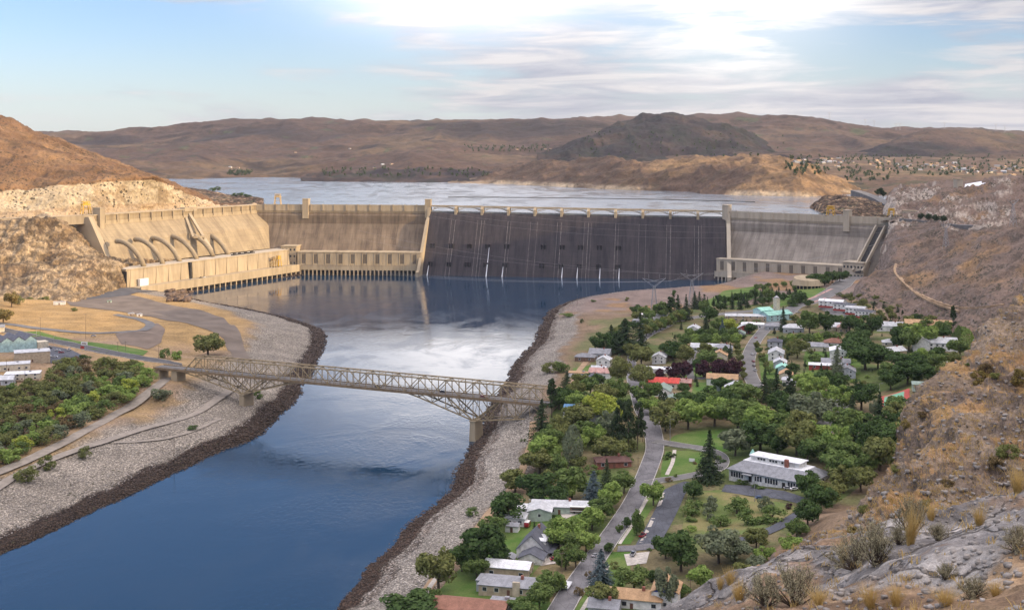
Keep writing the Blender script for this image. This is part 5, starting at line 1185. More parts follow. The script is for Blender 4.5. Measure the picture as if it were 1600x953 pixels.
area('parking_lot', [(60,560),(72,540),(112,547),(130,556),(110,566),(80,568)], M_lot, .3)
# ================================================================== VEHICLES
def carpaint(name, col): 
    m, n = newmat(name); b = pbsdf(n, col, .3, .5, .2); b.inputs['Coat Weight'].default_value = .6; return m
CARP = dict(white=carpaint('white_car_paint', (.70,.70,.70)), red=carpaint('red_car_paint', (.32,.02,.03)), black=carpaint('black_car_paint', (.02,.02,.025)), silver=carpaint('silver_car_paint', (.42,.43,.45)), blue=carpaint('blue_car_paint', (.05,.10,.22)), tan=carpaint('tan_car_paint', (.30,.25,.18)))
M_tyre = simple('tyre_rubber', (.02,.02,.02), .9); M_lamp = simple('lamp_lens', (.6,.6,.58), .2); M_tail = simple('tail_lamp_lens', (.3,.01,.01), .3)
def wheel(mb, x, y, r=.34, w_=.22):
    n = 14; vs = [(x+r*math.cos(2*math.pi*k/n), y+s_*w_/2, r+r*math.sin(2*math.pi*k/n)) for s_ in (-1, 1) for k in range(n)]
    mb.add(vs, [tuple(range(n))[::-1], tuple(range(n, 2*n))]+[(k, (k+1) % n, n+(k+1) % n, n+k) for k in range(n)])
def make_car(kind):
    r = empty(kind, (0, 0, -500)); b = MB()
    if kind == 'pickup_truck':
        b.prism([(-2.6,.45),(2.6,.45),(2.65,.85),(2.45,1.05),(1.2,1.12),(-2.6,1.12)], -.92, .92, 'y'); body = b.build('body', CARP['white'], r)
        b = MB(); b.add([(-.5,-.82,1.12),(1.25,-.82,1.12),(1.25,.82,1.12),(-.5,.82,1.12),(-.35,-.7,1.75),(.65,-.7,1.75),(.65,.7,1.75),(-.35,.7,1.75)], [(3,2,1,0),(4,5,6,7),(0,1,5,4),(1,2,6,5),(2,3,7,6),(3,0,4,7)]); b.build('cab_glass', M_glass, r)
        b = MB(); b.box(-.33, .63, -.69, .69, 1.752, 1.80); b.build('cab_roof', CARP['white'], r); b = MB(); b.box(-2.45, -.6, -.75, .75, 1.121, 1.14); b.build('cargo_bed', M_dark, r)
    else:
        b.prism([(-2.2,.35),(2.2,.35),(2.28,.62),(2.1,.85),(1.2,.95),(-1.9,1.0),(-2.25,.85)], -.88, .88, 'y'); body = b.build('body', CARP['white'], r)
        b = MB(); b.add([(-1.75,-.80,.98),(1.15,-.80,.95),(1.15,.80,.95),(-1.75,.80,.98),(-1.15,-.64,1.42),(.35,-.64,1.42),(.35,.64,1.42),(-1.15,.64,1.42)], [(3,2,1,0),(4,5,6,7),(0,1,5,4),(1,2,6,5),(2,3,7,6),(3,0,4,7)]); b.build('cabin_glass', M_glass, r)
        b = MB(); b.box(-1.17, .37, -.66, .66, 1.422, 1.47); b.build('cabin_roof', CARP['white'], r)
    for x in (-1.4, 1.4):
        for y in (-.82, .82): w_ = MB(); wheel(w_, x, y); w_.build('wheel', M_tyre, r)
    for y in (-.62, .62):
        q = MB(); q.cbox((2.3, y, .72), (.08, .34, .16)); q.build('headlight', M_lamp, r); q = MB(); q.cbox((-2.42 if kind != 'parked_car' else -2.27, y, .8), (.1 if kind == 'parked_car' else .4, .3, .16)); q.build('tail_light', M_tail, r)
    return r
car0, pick0 = make_car('parked_car'), make_car('pickup_truck'); used = set()
def place_car(px, py, rot, colr_, label, kind='car', group=None, pos=None):
    src = car0 if kind == 'car' else pick0
    r = src if src.name not in used else copy_tree(src); used.add(src.name)
    p = pos if pos is not None else ground(px, py); 
    if pos is None: p.z = float(Gterr(np.array([[p.x, p.y]]))[0])+.38
    r.location = p; r.rotation_euler = (0, 0, R(rot))
    for c in r.children:
        if c.name.startswith(('body', 'cabin_roof', 'cab_roof')): c.material_slots[0].link = 'OBJECT'; c.material_slots[0].material = CARP[colr_]
    for k in ('label', 'category', 'group'):
        if k in r: del r[k]
    tag(r, label, 'car' if kind == 'car' else 'pickup', group)
G1 = 'cars parked around the towns'
for a in [(867,876,10,'red','red car on the pale driveway of the dormer house','car'),(1004,839,60,'red','red pickup in the dark angled parking lot','pick'),(989,868,70,'silver','white trailer-sized pickup parked on the pale driveway below the lot','pick'),
 (1187,780,0,'blue','blue grey car on the near edge of the hall parking lot','car'),(1196,781,-80,'black','black pickup beside the blue car at the near edge of the hall lot','pick'),(1231,765,-5,'silver','silver car parked by the hall entrance','car'),(1241,766,20,'white','white car parked nearest the right end of the hall','car'),
 (1105,922,10,'black','black car parked under the rock ledge at the bottom','car'),(1124,920,15,'white','white car half hidden behind the rock ledge','car'),(1148,876,10,'white','white car between pale trees','car') if 0 else (930,870,55,'silver','silver car on the street shoulder beside small trees','car'),
 (1062,591,-10,'black','black car on the cross street under purple trees','car'),(1103,589,-8,'red','dark red pickup on the cross street left of the tan roof','pick'),(1180,580,100,'white','white pickup on the wide street, nearest the spruces','pick'),(1178,573,100,'black','black car parked behind the white pickup on the wide street','car'),(1177,566,98,'red','red car third in the line on the wide street','car'),
 (1175,555,95,'silver','silver car alone midway up the wide street','car'),(1162,560,95,'silver','silver car on the left kerb of the wide street','car'),(1162,570,95,'black','black car on the left kerb of the wide street','car'),(1193,565,20,'blue','blue car in the driveway of the white cross gabled house','car'),(1181,529,60,'red','small red car by the corner of the wide street','car'),
 (1292,474,-60,'black','black car at the upper end of the strip parking lot','car'),(1299,478,-60,'black','black car second from the upper end of the strip lot','car'),(1306,482,-60,'red','red car in the middle of the strip parking lot','car'),(1313,486,-60,'silver','silver car right of the red one in the strip lot','car'),(1320,490,-60,'black','black car near the lower end of the strip lot','car'),(1330,495,-60,'white','white car at the lower end of the strip lot','car'),
 (1240,487,20,'white','white car in the lot by the mint roofed hall','car'),(1248,489,20,'silver','silver car right of the white one by the mint roofed hall','car'),(1256,434,10,'white','white car parked behind the round visitor building','car'),(1250,432,10,'silver','silver car parked behind the round visitor building','car'),
 (1329,574,10,'red','dark red car beside the grove right of the big spruce','car'),(72,546,30,'silver','silver car at the back of the left bank shop lot','car'),(77,545,30,'black','black car beside the silver one in the left bank shop lot','car'),(90,549,20,'white','white car in the middle of the left bank shop lot','car'),(96,552,20,'red','red car in the left bank shop lot','car'),
 (108,548,90,'white','white pickup at the right end of the left bank shop lot','pick'),(76,558,10,'white','white car in front row of the left bank shop lot','car'),(86,559,10,'white','white car second in the front row of the left bank shop lot','car'),(2,590,20,'white','white car by the cream building at the left edge','car'),
 (128,466,10,'white','white car on the plant plaza below the rock','car'),(120,456,10,'white','white van-like pickup at the back of the plant plaza','pick'),(137,461,10,'silver','silver car near the rock on the plant plaza','car'),(146,526,10,'silver','silver car pulled off the loop road','car')]:
    place_car(a[0], a[1], a[2], a[3], a[4], 'car' if a[5] == 'car' else 'pick', G1)
def on_br(u, v): q = br.matrix_basis @ Vector((u, v, zd(u)+.15)); return q
def car_on(u, v, colr_, label, kind='car'):
    place_car(0, 0, math.degrees(br.rotation_euler.z), colr_, label, kind, None, on_br(u, v))
car_on(BL*.60, -2, 'black', 'black pickup crossing the middle of the steel bridge', 'pick'); car_on(BL+6, -2, 'red', 'red car on the steel bridge just past its right pier'); car_on(BL*.86, 2, 'black', 'dark car on the steel bridge left of its right pier')
def on_ftcar(u, v, c, l, k='car'): place_car(0, 0, math.degrees(FT.root.rotation_euler.z), c, l, k, None, on_ft(u, v, 15.3))
on_ftcar(FT.L*.37, -9, 'black', 'black pickup on the riverside powerhouse deck', 'pick'); on_ftcar(FT.L*.39, -9, 'white', 'white pickup on the riverside powerhouse deck', 'pick'); on_ftcar(FT.L*.31, -10, 'silver', 'silver car on the riverside powerhouse deck beside the pickups')
# motorhome and small camper
p = ground(908, 802); p.z = float(Gterr(np.array([[p.x, p.y]]))[0])+.3
r = empty('motorhome', p, R(-8), label='long brown and white motorhome parked in front of the pale green house', cat='motorhome')
q = MB(); q.prism([(-5.5,.5),(5.3,.5),(5.5,1.4),(5.2,3.1),(-5.5,3.1)], -1.25, 1.25, 'y'); q.build('body', pal('brown_coach_paint', (.15,.09,.07), spec=.5), r); q = MB(); q.box(-5.6, 5.3, -1.3, 1.3, 3.1, 3.35); q.build('roof', M_white, r)
q = MB(); q.box(-4.6, 4.6, -1.3, -1.24, 1.9, 2.5); q.build('window', M_glass, r); q = MB(); q.box(-5.4, 5.3, -1.29, -1.24, 1.0, 1.4); q.build('stripe', M_white, r)
for x in (-3.4, 3.6):
    for y in (-1.15, 1.15): w_ = MB(); wheel(w_, x, y, .5, .3); w_.build('wheel', M_tyre, r)
p = ground(824, 823); p.z += .2; r = empty('camper', p, R(76), label='small red and white camper on the lawn beside the carport', cat='camper')
q = MB(); q.prism([(-2.4,.5),(2.3,.5),(2.6,1.4),(2.2,2.5),(-2.3,2.6),(-2.6,1.5)], -1.1, 1.1, 'y'); q.build('body', CARP['red'], r); q = MB(); q.box(-2.3, 2.2, -1.15, 1.15, 2.6, 2.72); q.build('roof', M_white, r); q = MB(); q.cbox((.2, -1.12, 1.7), (1.2, .08, .6)); q.build('window', M_glass, r)
for y in (-1.0, 1.0): w_ = MB(); wheel(w_, 0, y, .36, .2); w_.build('wheel', M_tyre, r)
# ================================================================== TREES
def leaf_mat(name, c1, c2):
    m, n = newmat(name); tc = n.n('ShaderNodeTexCoord').outputs['Object']; oi = n.n('ShaderNodeObjectInfo').outputs['Random']
    a = n.mapr(n.noise(tc, 7., 3, .6), .35, .65); c = n.mix(n.m('ADD', n.m('MULTIPLY', a, .65), n.m('MULTIPLY', oi, .35)), c1, c2)
    d = n.n('ShaderNodeBsdfDiffuse', i={'Color': c}); t = n.n('ShaderNodeBsdfTranslucent', i={'Color': c})
    mx = n.n('ShaderNodeMixShader', i={0: .28, 1: d.outputs[0], 2: t.outputs[0]}); o = n.n('ShaderNodeOutputMaterial'); n.l(mx.outputs[0], o.inputs[0]); return m
LM = dict(dark=leaf_mat('dark_green_leaves', (0.054, 0.092, 0.035), (0.110, 0.168, 0.056)), mid=leaf_mat('green_leaves', (0.105, 0.164, 0.052), (0.195, 0.255, 0.083)), light=leaf_mat('light_green_leaves', (0.181, 0.269, 0.069), (0.316, 0.403, 0.114)),
  yellow=leaf_mat('yellow_green_leaves', (0.269, 0.336, 0.060), (0.457, 0.484, 0.101)), olive=leaf_mat('olive_leaves', (0.134, 0.159, 0.056), (0.235, 0.242, 0.088)), rust=leaf_mat('rusty_leaves', (0.155, 0.114, 0.060), (0.222, 0.168, 0.081)),
  purple=leaf_mat('purple_leaves', (0.052, 0.026, 0.036), (0.105, 0.050, 0.060)), blue=leaf_mat('blue_green_needles', (0.081, 0.119, 0.128), (0.161, 0.202, 0.208)), fir=leaf_mat('dark_needles', (0.035, 0.059, 0.032), (0.081, 0.110, 0.052)), grey=leaf_mat('grey_green_leaves', (0.141, 0.172, 0.105), (0.235, 0.262, 0.155)), gold=leaf_mat('golden_shrub_leaves', (0.187, 0.149, 0.055), (0.297, 0.237, 0.088)))
M_bark = simple('bark', (.10,.075,.055), .9, .3, 6)
def quads_mesh(name, C, N, sz, asp=1.0, rs=None):
    n = len(C); rs = rs or np.random.RandomState(1); r = rs.randn(n, 3); a = np.cross(N, r); a /= np.linalg.norm(a, axis=1)[:, None]+1e-9; b = np.cross(N, a); b /= np.linalg.norm(b, axis=1)[:, None]+1e-9
    s = (sz*(.6+.8*rs.rand(n)))[:, None]; a = a*s; b = b*s*asp
    V = np.stack([C-a-b*.4, C+a*.3-b, C+a+b*.4, C-a*.3+b], 1).reshape(-1, 3)
    me = bpy.data.meshes.new(name); me.vertices.add(4*n); me.vertices.foreach_set('co', V.astype(np.float32).ravel()); me.loops.add(4*n); me.loops.foreach_set('vertex_index', np.arange(4*n, dtype=np.int32))
    me.polygons.add(n); me.polygons.foreach_set('loop_start', np.arange(0, 4*n, 4, dtype=np.int32)); me.polygons.foreach_set('loop_total', np.full(n, 4, np.int32)); me.update(calc_edges=True); return me
def broad(seed, nl=1900, base=.10, lobes=20, top=1.0, squash=1.0):
    rs = np.random.RandomState(seed); L_ = []
    for k in range(lobes):
        while True:
            p = rs.uniform(-1, 1, 3)
            if (p**2).sum() < 1 and (p**2).sum() > .12: break
        L_.append(p)
    L_ = np.array(L_); c = np.c_[L_[:, 0]*.36, L_[:, 1]*.36, base+(top-base)*(.5+L_[:, 2]*.36)]; rr = rs.uniform(.13, .21, lobes)*(1-.25*np.clip(L_[:, 2], 0, 1))
    k = rs.choice(lobes, nl, p=rr**2/(rr**2).sum()); d = rs.randn(nl, 3); d[:, 2] += .35; d /= np.linalg.norm(d, axis=1)[:, None]
    rad = rr[k]*(.62+.42*rs.rand(nl)); C = c[k]+d*rad[:, None]*np.array([1, 1, .85*squash])
    return quads_mesh('crown', C, d+rs.randn(nl, 3)*.55, np.full(nl, .030), 1., rs)
def fir(seed, nw=24, droop=.5, w_=.5, base=.06, tip=1., dens=1.0, pw=.85):
    rs = np.random.RandomState(seed); Cs, Ns, Ss = [], [], []
    for i in range(nw):
        t = i/(nw-1); zt = base+(tip-base)*t; rad = w_*(1-t)**pw+.012; nb = int((6+9*(1-t))*dens)
        for k in range(nb):
            a = rs.uniform(0, 2*math.pi); rl = rad*rs.uniform(.72, 1.08); m_ = max(3, int(11*rl/w_))
            u = (np.arange(m_)+.5)/m_; zz = zt-.07*droop*u*rl/w_*1.3+.02*rs.randn(); wv = .018+.028*(1-u)
            for s_ in (-1, 0, 1):
                Cs.append(np.c_[np.cos(a)*u*rl-np.sin(a)*s_*wv*.8, np.sin(a)*u*rl+np.cos(a)*s_*wv*.8, zz-abs(s_)*.006+0*u]); Ns.append(np.c_[np.cos(a)*.5+0*u, np.sin(a)*.5+0*u, .9+0*u]+rs.randn(m_, 3)*.35)
    C = np.vstack(Cs); N = np.vstack(Ns); return quads_mesh('crown', C, N, np.full(len(C), .021), .75, rs)
def pine(seed):
    rs = np.random.RandomState(seed); n = 1700; lobes = 26; t = rs.rand(lobes)**.9; a = rs.uniform(0, 6.28, lobes); rad = .30*(1-t*.75)*rs.uniform(.4, 1, lobes)
    c = np.c_[np.cos(a)*rad, np.sin(a)*rad, .25+.72*t]; rr = rs.uniform(.07, .12, lobes)*(1.15-.5*t); k = rs.choice(lobes, n); d = rs.randn(n, 3); d /= np.linalg.norm(d, axis=1)[:, None]
    return quads_mesh('crown', c[k]+d*(rr[k]*(.5+.5*rs.rand(n)))[:, None]*np.array([1.2, 1.2, .7]), d+rs.randn(n, 3)*.5, np.full(n, .022), 1, rs)
def column_(seed):
    rs = np.random.RandomState(seed); n = 1500; t = rs.rand(n); a = rs.uniform(0, 6.28, n); w_ = .46*np.sin(np.pi*np.clip(t*.9+.08, 0, 1))**.7; r_ = w_*(.75+.3*rs.rand(n))
    d = np.c_[np.cos(a), np.sin(a), .4+0*a]; return quads_mesh('crown', np.c_[np.cos(a)*r_, np.sin(a)*r_, .05+.93*t], d+rs.randn(n, 3)*.5, np.full(n, .028), 1.2, rs)
def trunk_mesh(h, r, limbs=4, seed=0):
    rs = np.random.RandomState(seed); b = MB(); b.tube([(0, 0, -.06), (0, 0, h*.5), (.01, .005, h)], [r*1.3, r, r*.45], 7)
    for k in range(limbs):
        a = rs.uniform(0, 6.28); z0 = h*rs.uniform(.3, .8); b.tube([(0, 0, z0), (.10*math.cos(a), .10*math.sin(a), z0+.12), (.24*math.cos(a), .24*math.sin(a), z0+.22)], [r*.5, r*.35, r*.12], 5)
    o = b.build('trunk', M_bark); me = o.data; bpy.data.objects.remove(o); return me
KM = {'broad': [(broad(s, 2600), trunk_mesh(.55, .028, 5, s)) for s in (1, 2, 3, 4)], 'round': [(broad(s, 2600, .06, 30, .98, 1.1), trunk_mesh(.55, .025, 3, s)) for s in (11, 12)],
      'fir': [(fir(s), trunk_mesh(.93, .020, 0, s)) for s in (21, 22)], 'spruce': [(fir(s, 30, .7, .5, .03, 1., 1.25, .72), trunk_mesh(.93, .022, 0, s)) for s in (25, 26)], 'pine': [(pine(s), trunk_mesh(.88, .018, 2, s)) for s in (31, 32)],
      'poplar': [(column_(s), trunk_mesh(.5, .03, 0, s)) for s in (41,)], 'bush': [(broad(s, 1100, -.22, 14, .92), trunk_mesh(.35, .03, 3, s)) for s in (51, 52, 53)]}
NAME = {'broad': 'broadleaf_tree', 'round': 'broadleaf_tree', 'fir': 'conifer_tree', 'spruce': 'conifer_tree', 'pine': 'pine_tree', 'poplar': 'columnar_tree', 'bush': 'bush'}
CN = dict(dark='dark green', mid='mid green', light='light green', yellow='bright yellow green', olive='olive green', rust='rusty brown', purple='dark purple', blue='blue green', fir='dark green', grey='grey green', gold='golden')
KN = {'broad': 'spreading tree', 'round': 'round tree', 'fir': 'conifer', 'spruce': 'spruce', 'pine': 'pine', 'poplar': 'columnar tree', 'bush': 'bush'}
PROTO = {}; TREES = []; tcount = 0
def tree(px, py, hpx, wpx, kind, colr_, pos=None, scale=None, px_py=None):
    global tcount
    v = tcount % len(KM[kind]); tcount += 1; key = (kind, v)
    if pos is None:
        p = ground(px, py); p.z = float(Gterr(np.array([[p.x, p.y]]))[0])-.1
    else: p = pos
    d = p.y; hm = hpx*d/F*1.02; wm = wpx*d/F*(1.75 if kind == 'pine' else 1.45 if kind in ('fir', 'spruce') else 1.3 if kind == 'poplar' else 1.27)
    if key not in PROTO:
        r = empty(NAME[kind], p); c = link('foliage' if kind == 'bush' else 'crown', KM[kind][v][0], LM['mid'], r); t = link('stem' if kind == 'bush' else 'trunk', KM[kind][v][1], M_bark, r); PROTO[key] = r
    else: r = copy_tree(PROTO[key])
    r.location = p; r.scale = (wm, wm*random.uniform(.9, 1.1), hm); r.rotation_euler = (random.uniform(-.04, .04), random.uniform(-.04, .04), random.uniform(0, 6.28))
    for c in r.children:
        if c.name.startswith(('crown', 'foliage')): c.material_slots[0].link = 'OBJECT'; c.material_slots[0].material = LM[colr_]
    size = ''
    TREES.append([r, kind, colr_, px, py, hm]); return r
EXP = [  # px, py(base), height px, width px, kind, colour
 (685,925,74,62,'broad','olive'),(757,892,82,68,'broad','dark'),(640,968,50,90,'broad','dark'),(672,950,36,30,'broad','mid'),(792,818,52,52,'round','dark'),(770,838,36,36,'broad','mid'),(722,893,50,46,'broad','dark'),(738,806,18,20,'bush','mid'),(745,905,42,36,'broad','mid'),
 (805,770,42,42,'broad','olive'),(842,788,58,60,'broad','dark'),(868,790,42,40,'broad','dark'),(843,742,44,50,'broad','olive'),(893,778,56,50,'broad','mid'),(890,782,34,26,'broad','light'),(928,785,48,32,'spruce','blue'),(947,762,44,22,'fir','fir'),(895,730,66,28,'poplar','grey'),(946,722,44,52,'broad','olive'),(855,765,34,32,'broad','olive'),(870,745,40,34,'broad','mid'),
 (978,722,22,20,'bush','mid'),(985,705,24,20,'bush','olive'),
 (955,792,42,44,'broad','light'),(975,770,36,32,'broad','mid'),(940,812,40,38,'broad','mid'),(925,828,40,40,'broad','light'),(893,843,42,48,'broad','light'),(873,860,42,44,'broad','light'),(916,862,38,36,'broad','light'),(897,866,40,34,'broad','mid'),(884,890,40,38,'broad','mid'),(900,886,36,34,'broad','mid'),(860,930,46,40,'broad','mid'),(843,950,44,40,'broad','mid'),(815,962,32,50,'broad','mid'),(878,925,26,18,'broad','light'),(835,842,26,14,'fir','fir'),(790,868,16,14,'bush','purple'),
 (939,912,52,34,'spruce','blue'),(951,864,18,15,'round','dark'),(942,950,46,46,'broad','olive'),(920,905,18,14,'bush','rust'),(905,930,18,14,'bush','rust'),
 (1021,790,42,38,'broad','light'),(995,836,44,24,'round','mid'),(979,824,18,14,'round','dark'),(968,833,16,10,'broad','mid'),(1083,779,30,32,'round','dark'),(1108,753,78,36,'spruce','fir'),
 (1064,892,72,64,'broad','dark'),(1040,872,44,38,'broad','dark'),(1123,880,62,62,'broad','grey'),(1148,878,42,44,'broad','grey'),(1096,922,44,44,'broad','light'),(1044,948,72,34,'broad','grey'),(991,925,46,48,'broad','mid'),(1020,908,20,22,'round','dark'),(1064,935,26,24,'broad','mid'),(975,905,28,24,'bush','mid'),(960,888,16,14,'bush','olive'),(1035,935,16,16,'bush','dark'),(1160,905,30,34,'broad','olive'),(1195,880,30,30,'broad','light'),(1180,892,28,30,'broad','grey'),
 (1149,712,48,46,'broad','grey'),(1188,706,56,60,'broad','dark'),(1215,708,44,44,'broad','dark'),(1245,712,64,56,'broad','olive'),(1282,722,46,44,'broad','mid'),(1262,722,38,34,'broad','dark'),(1308,716,58,38,'broad','light'),(1322,728,50,48,'broad','mid'),(1348,708,56,46,'broad','dark'),(1375,735,62,56,'broad','olive'),(1318,770,48,46,'broad','olive'),(1300,790,44,42,'broad','olive'),(1282,800,50,44,'broad','dark'),(1262,822,46,42,'broad','dark'),(1245,840,34,34,'broad','mid'),(1236,866,34,34,'broad','light'),(1345,768,46,44,'broad','olive'),(1355,740,42,40,'broad','mid'),(1232,795,14,12,'bush','purple'),
 (1307,592,50,24,'spruce','grey'),(1225,518,38,15,'spruce','fir'),(1265,522,42,34,'broad','mid'),(1290,520,38,28,'broad','dark'),(1352,578,48,62,'broad','dark'),(1336,560,46,44,'broad','dark'),(1372,576,42,40,'broad','dark'),(1358,530,42,40,'broad','dark'),(1342,545,36,34,'broad','dark'),(1328,520,32,26,'broad','dark'),(1408,548,44,34,'broad','dark'),(1436,545,44,50,'broad','light'),(1420,550,40,30,'broad','mid'),
 (1448,517,22,22,'round','mid'),(1470,520,20,20,'round','mid'),(1480,521,22,20,'round','mid'),(1460,523,16,16,'round','mid'),(1499,546,38,11,'poplar','mid'),(1511,548,34,18,'poplar','light'),(1490,520,42,14,'pine','fir'),(1491,545,26,10,'poplar','dark'),
 (1418,600,42,44,'broad','dark'),(1390,595,34,36,'broad','mid'),(1440,575,34,36,'broad','light'),(1460,580,34,34,'broad','mid'),(1450,596,32,34,'broad','dark'),
 (1194,628,50,24,'fir','fir'),(1213,632,54,26,'fir','fir'),(1234,636,58,26,'pine','fir'),(1259,612,34,38,'broad','light'),(1288,604,30,34,'broad','dark'),(1270,665,60,60,'broad','grey'),(1346,640,50,50,'broad','dark'),(1376,666,52,26,'spruce','fir'),(1332,665,48,22,'spruce','fir'),(1357,684,44,46,'broad','dark'),(1304,655,20,18,'bush','olive') ,(1246,560,36,34,'broad','olive'),(1283,590,22,14,'fir','fir'),(1316,640,44,38,'broad','light'),(1368,655,34,18,'broad','grey'),
 (862,652,60,24,'pine','fir'),(846,692,66,42,'fir','fir'),(872,690,46,34,'broad','olive'),(858,705,44,40,'broad','mid'),(885,608,28,22,'fir','fir'),(859,583,22,24,'bush','olive'),(877,582,26,24,'bush','mid'),(880,700,40,36,'broad','olive'),
 (977,552,52,46,'fir','fir'),(1000,540,50,22,'fir','fir'),(940,548,32,36,'broad','dark'),(955,545,36,30,'fir','fir'),(962,550,38,30,'broad','dark'),(1035,498,28,27,'round','mid'),(1048,498,34,18,'pine','fir'),(1060,500,38,18,'fir','fir'),(1073,500,38,16,'fir','fir'),(1054,490,36,16,'pine','dark'),(1086,482,26,16,'fir','fir'),(1094,483,26,14,'fir','fir'),(1100,490,24,16,'broad','mid'),(1108,502,24,26,'round','dark'),(1123,517,24,24,'broad','mid'),(1103,522,28,14,'spruce','fir'),(1129,524,24,12,'spruce','blue'),(1139,520,26,26,'broad','yellow'),
 (995,492,18,24,'broad','dark'),(1008,494,18,20,'broad','mid'),(1051,562,34,38,'broad','dark'),(1072,570,36,28,'broad','olive'),(1053,592,28,22,'round','purple'),(1069,592,30,26,'round','purple'),(1099,590,30,24,'round','purple'),(1124,592,34,28,'round','purple'),(1145,592,36,30,'round','purple'),(1032,596,22,16,'round','purple'),(1104,574,32,30,'broad','mid'),(1088,580,22,18,'broad','dark'),(1141,560,24,10,'fir','fir'),(1134,560,20,9,'poplar','dark'),(1119,607,14,12,'bush','dark'),
 (966,602,50,36,'broad','olive'),(966,626,40,34,'broad','mid'),(1000,606,40,38,'broad','olive'),(1002,572,36,34,'broad','olive'),(988,560,28,26,'broad','olive'),(1010,632,40,40,'broad','mid'),(1016,650,34,34,'broad','light'),(935,656,50,44,'broad','yellow'),(956,668,46,36,'broad','yellow'),(915,650,30,18,'round','purple'),(900,640,32,28,'broad','light'),(970,642,24,22,'broad','mid'),(1034,640,30,9,'poplar','fir'),(1039,640,28,8,'poplar','fir'),
 (966,704,78,28,'pine','fir'),(982,706,82,30,'pine','fir'),(996,702,74,28,'pine','fir'),(950,690,54,36,'broad','grey'),(930,700,40,36,'broad','light'),(915,690,38,36,'broad','mid'),(905,705,30,30,'broad','light'),(890,690,20,16,'broad','rust'),(905,735,26,24,'broad','olive'),(925,740,20,22,'bush','mid'),
 (1242,474,24,22,'fir','fir'),(1250,476,24,20,'broad','dark'),(1239,480,22,20,'fir','dark'),(1262,480,14,14,'broad','dark'),(1278,448,24,26,'broad','dark'),(1288,446,20,20,'broad','dark'),(1300,443,22,22,'broad','dark'),(1312,440,18,18,'broad','dark'),(1322,436,14,14,'round','dark'),(1338,430,14,12,'broad','dark'),(1345,424,12,12,'broad','mid'),(1268,440,14,14,'broad','dark'),
 (325,556,40,48,'broad','olive'),(43,752,36,34,'bush','olive'),(72,732,28,26,'bush','olive'),(133,716,24,20,'bush','olive'),(252,624,26,32,'bush','grey'),(402,622,16,16,'bush','mid'),(258,560,20,16,'bush','mid'),(275,562,20,18,'bush','light'),(71,474,14,22,'bush','olive'),(45,474,12,16,'bush','olive'),(18,480,26,22,'broad','gold'),(5,505,26,26,'broad','gold'),(28,476,18,16,'bush','olive'),(115,486,8,10,'bush','olive'),(130,566,16,22,'bush','dark'),(120,568,14,18,'bush','rust'),(300,670,8,18,'bush','dark'),
 (887,495,7,30,'bush','mid'),(909,505,9,6,'bush','dark'),(927,472,6,8,'bush','mid'),(980,470,8,7,'bush','olive'),(1200,468,20,20,'round','mid'),(1187,450,10,12,'bush','mid'),(815,690,7,4,'bush','mid'),(820,690,7,4,'bush','mid'),(793,760,8,8,'bush','olive')]
for a in EXP: tree(*a)
for k in range(6): tree(1070+k*16, 541-k*.4, 21, 20, 'round', ('mid', 'light')[k % 2])
for k in range(5): tree(1078+k*17, 532-k*.5, 20, 19, 'round', ('mid', 'dark')[k % 2])
for k in range(7): tree(1222+k*14, 540-k*.8, 18+k % 3, 18, 'round', ('mid', 'light', 'mid')[k % 3])
for k in range(9): tree(1010+k*7.5, 526-k*3.3, 22, 20, 'broad', ('olive', 'mid')[k % 2])
for k in range(6): tree(1182+k*4, 545+k*9 if k < 3 else 545+k*8, 14, 12, 'broad', ('olive', 'mid')[k % 2])
for k in range(6): tree(1152+k*2, 548+k*9, 14, 11, 'broad', 'olive')
RPTS = np.vstack([np.c_[rp, np.full(len(rp), rw/2+3.5)] for rp, rw in ROADP])
def fill(poly, spacing, kinds, hpx, seed, hj=.22, roads=True, houses=True, grow=1.3):
    rs = np.random.RandomState(seed); P_ = np.array(poly, float); lo = P_.min(0); hi = P_.max(0); spacing *= grow; hpx *= 1.12
    C_ = lo+(hi-lo)*rs.rand(3000, 2); C_ = C_[inside(C_, P_)]; Wd_ = ground_many(C_); pts = [(t[3], t[4]) for t in TREES if t[1] != 'bush' or kinds[0][0] == 'bush']
    for p, w_ in zip(C_, Wd_):
        k = (p[1]-YH)/400.; Q = np.array(pts)
        if len(pts) and ((np.abs(Q[:, 0]-p[0])/spacing)**2+(np.abs(Q[:, 1]-p[1])/(spacing*.42))**2 < k*k).any(): continue
        if roads and (np.hypot(RPTS[:, 0]-w_[0], RPTS[:, 1]-w_[1]) < RPTS[:, 2]).any(): continue
        if houses and any(math.hypot(w_[0]-hx, w_[1]-hy) < hr+1.5 for hx, hy, hr in HFOOT): continue
        pts.append(tuple(p)); kd, cl_, wr = kinds[rs.randint(len(kinds))]; hh = hpx*(p[1]-YH)/400*rs.uniform(1-hj, 1+hj); tree(p[0], p[1], hh, hh*wr, kd, cl_)
B1 = ('broad', 'dark', 1.0); B2 = ('broad', 'mid', 1.0); B3 = ('broad', 'olive', 1.0); B4 = ('broad', 'olive', .95); B5 = ('broad', 'light', 1.0); B6 = ('round', 'dark', .9); P1 = ('pine', 'fir', .42); F1 = ('fir', 'fir', .45)
fill([(1018,668),(1030,645),(1100,640),(1180,640),(1190,655),(1280,695),(1270,712),(1170,700),(1125,668),(1060,676),(1040,682)], 24, [B1, B2, B2, B3, B5, B6], 38, 5)
fill([(1180,632),(1330,615),(1340,690),(1300,700),(1270,690),(1200,670)], 24, [B1, B2, B5, B6], 36, 6)
fill([(1370,590),(1520,545),(1480,600),(1420,660),(1400,720),(1350,760),(1330,720),(1390,670)], 22, [B1, B2, B3, B2], 34, 7)
fill([(1400,512),(1440,500),(1560,505),(1550,518),(1500,532),(1420,528)], 18, [B1, B3, B2, B3], 26, 8, houses=False)
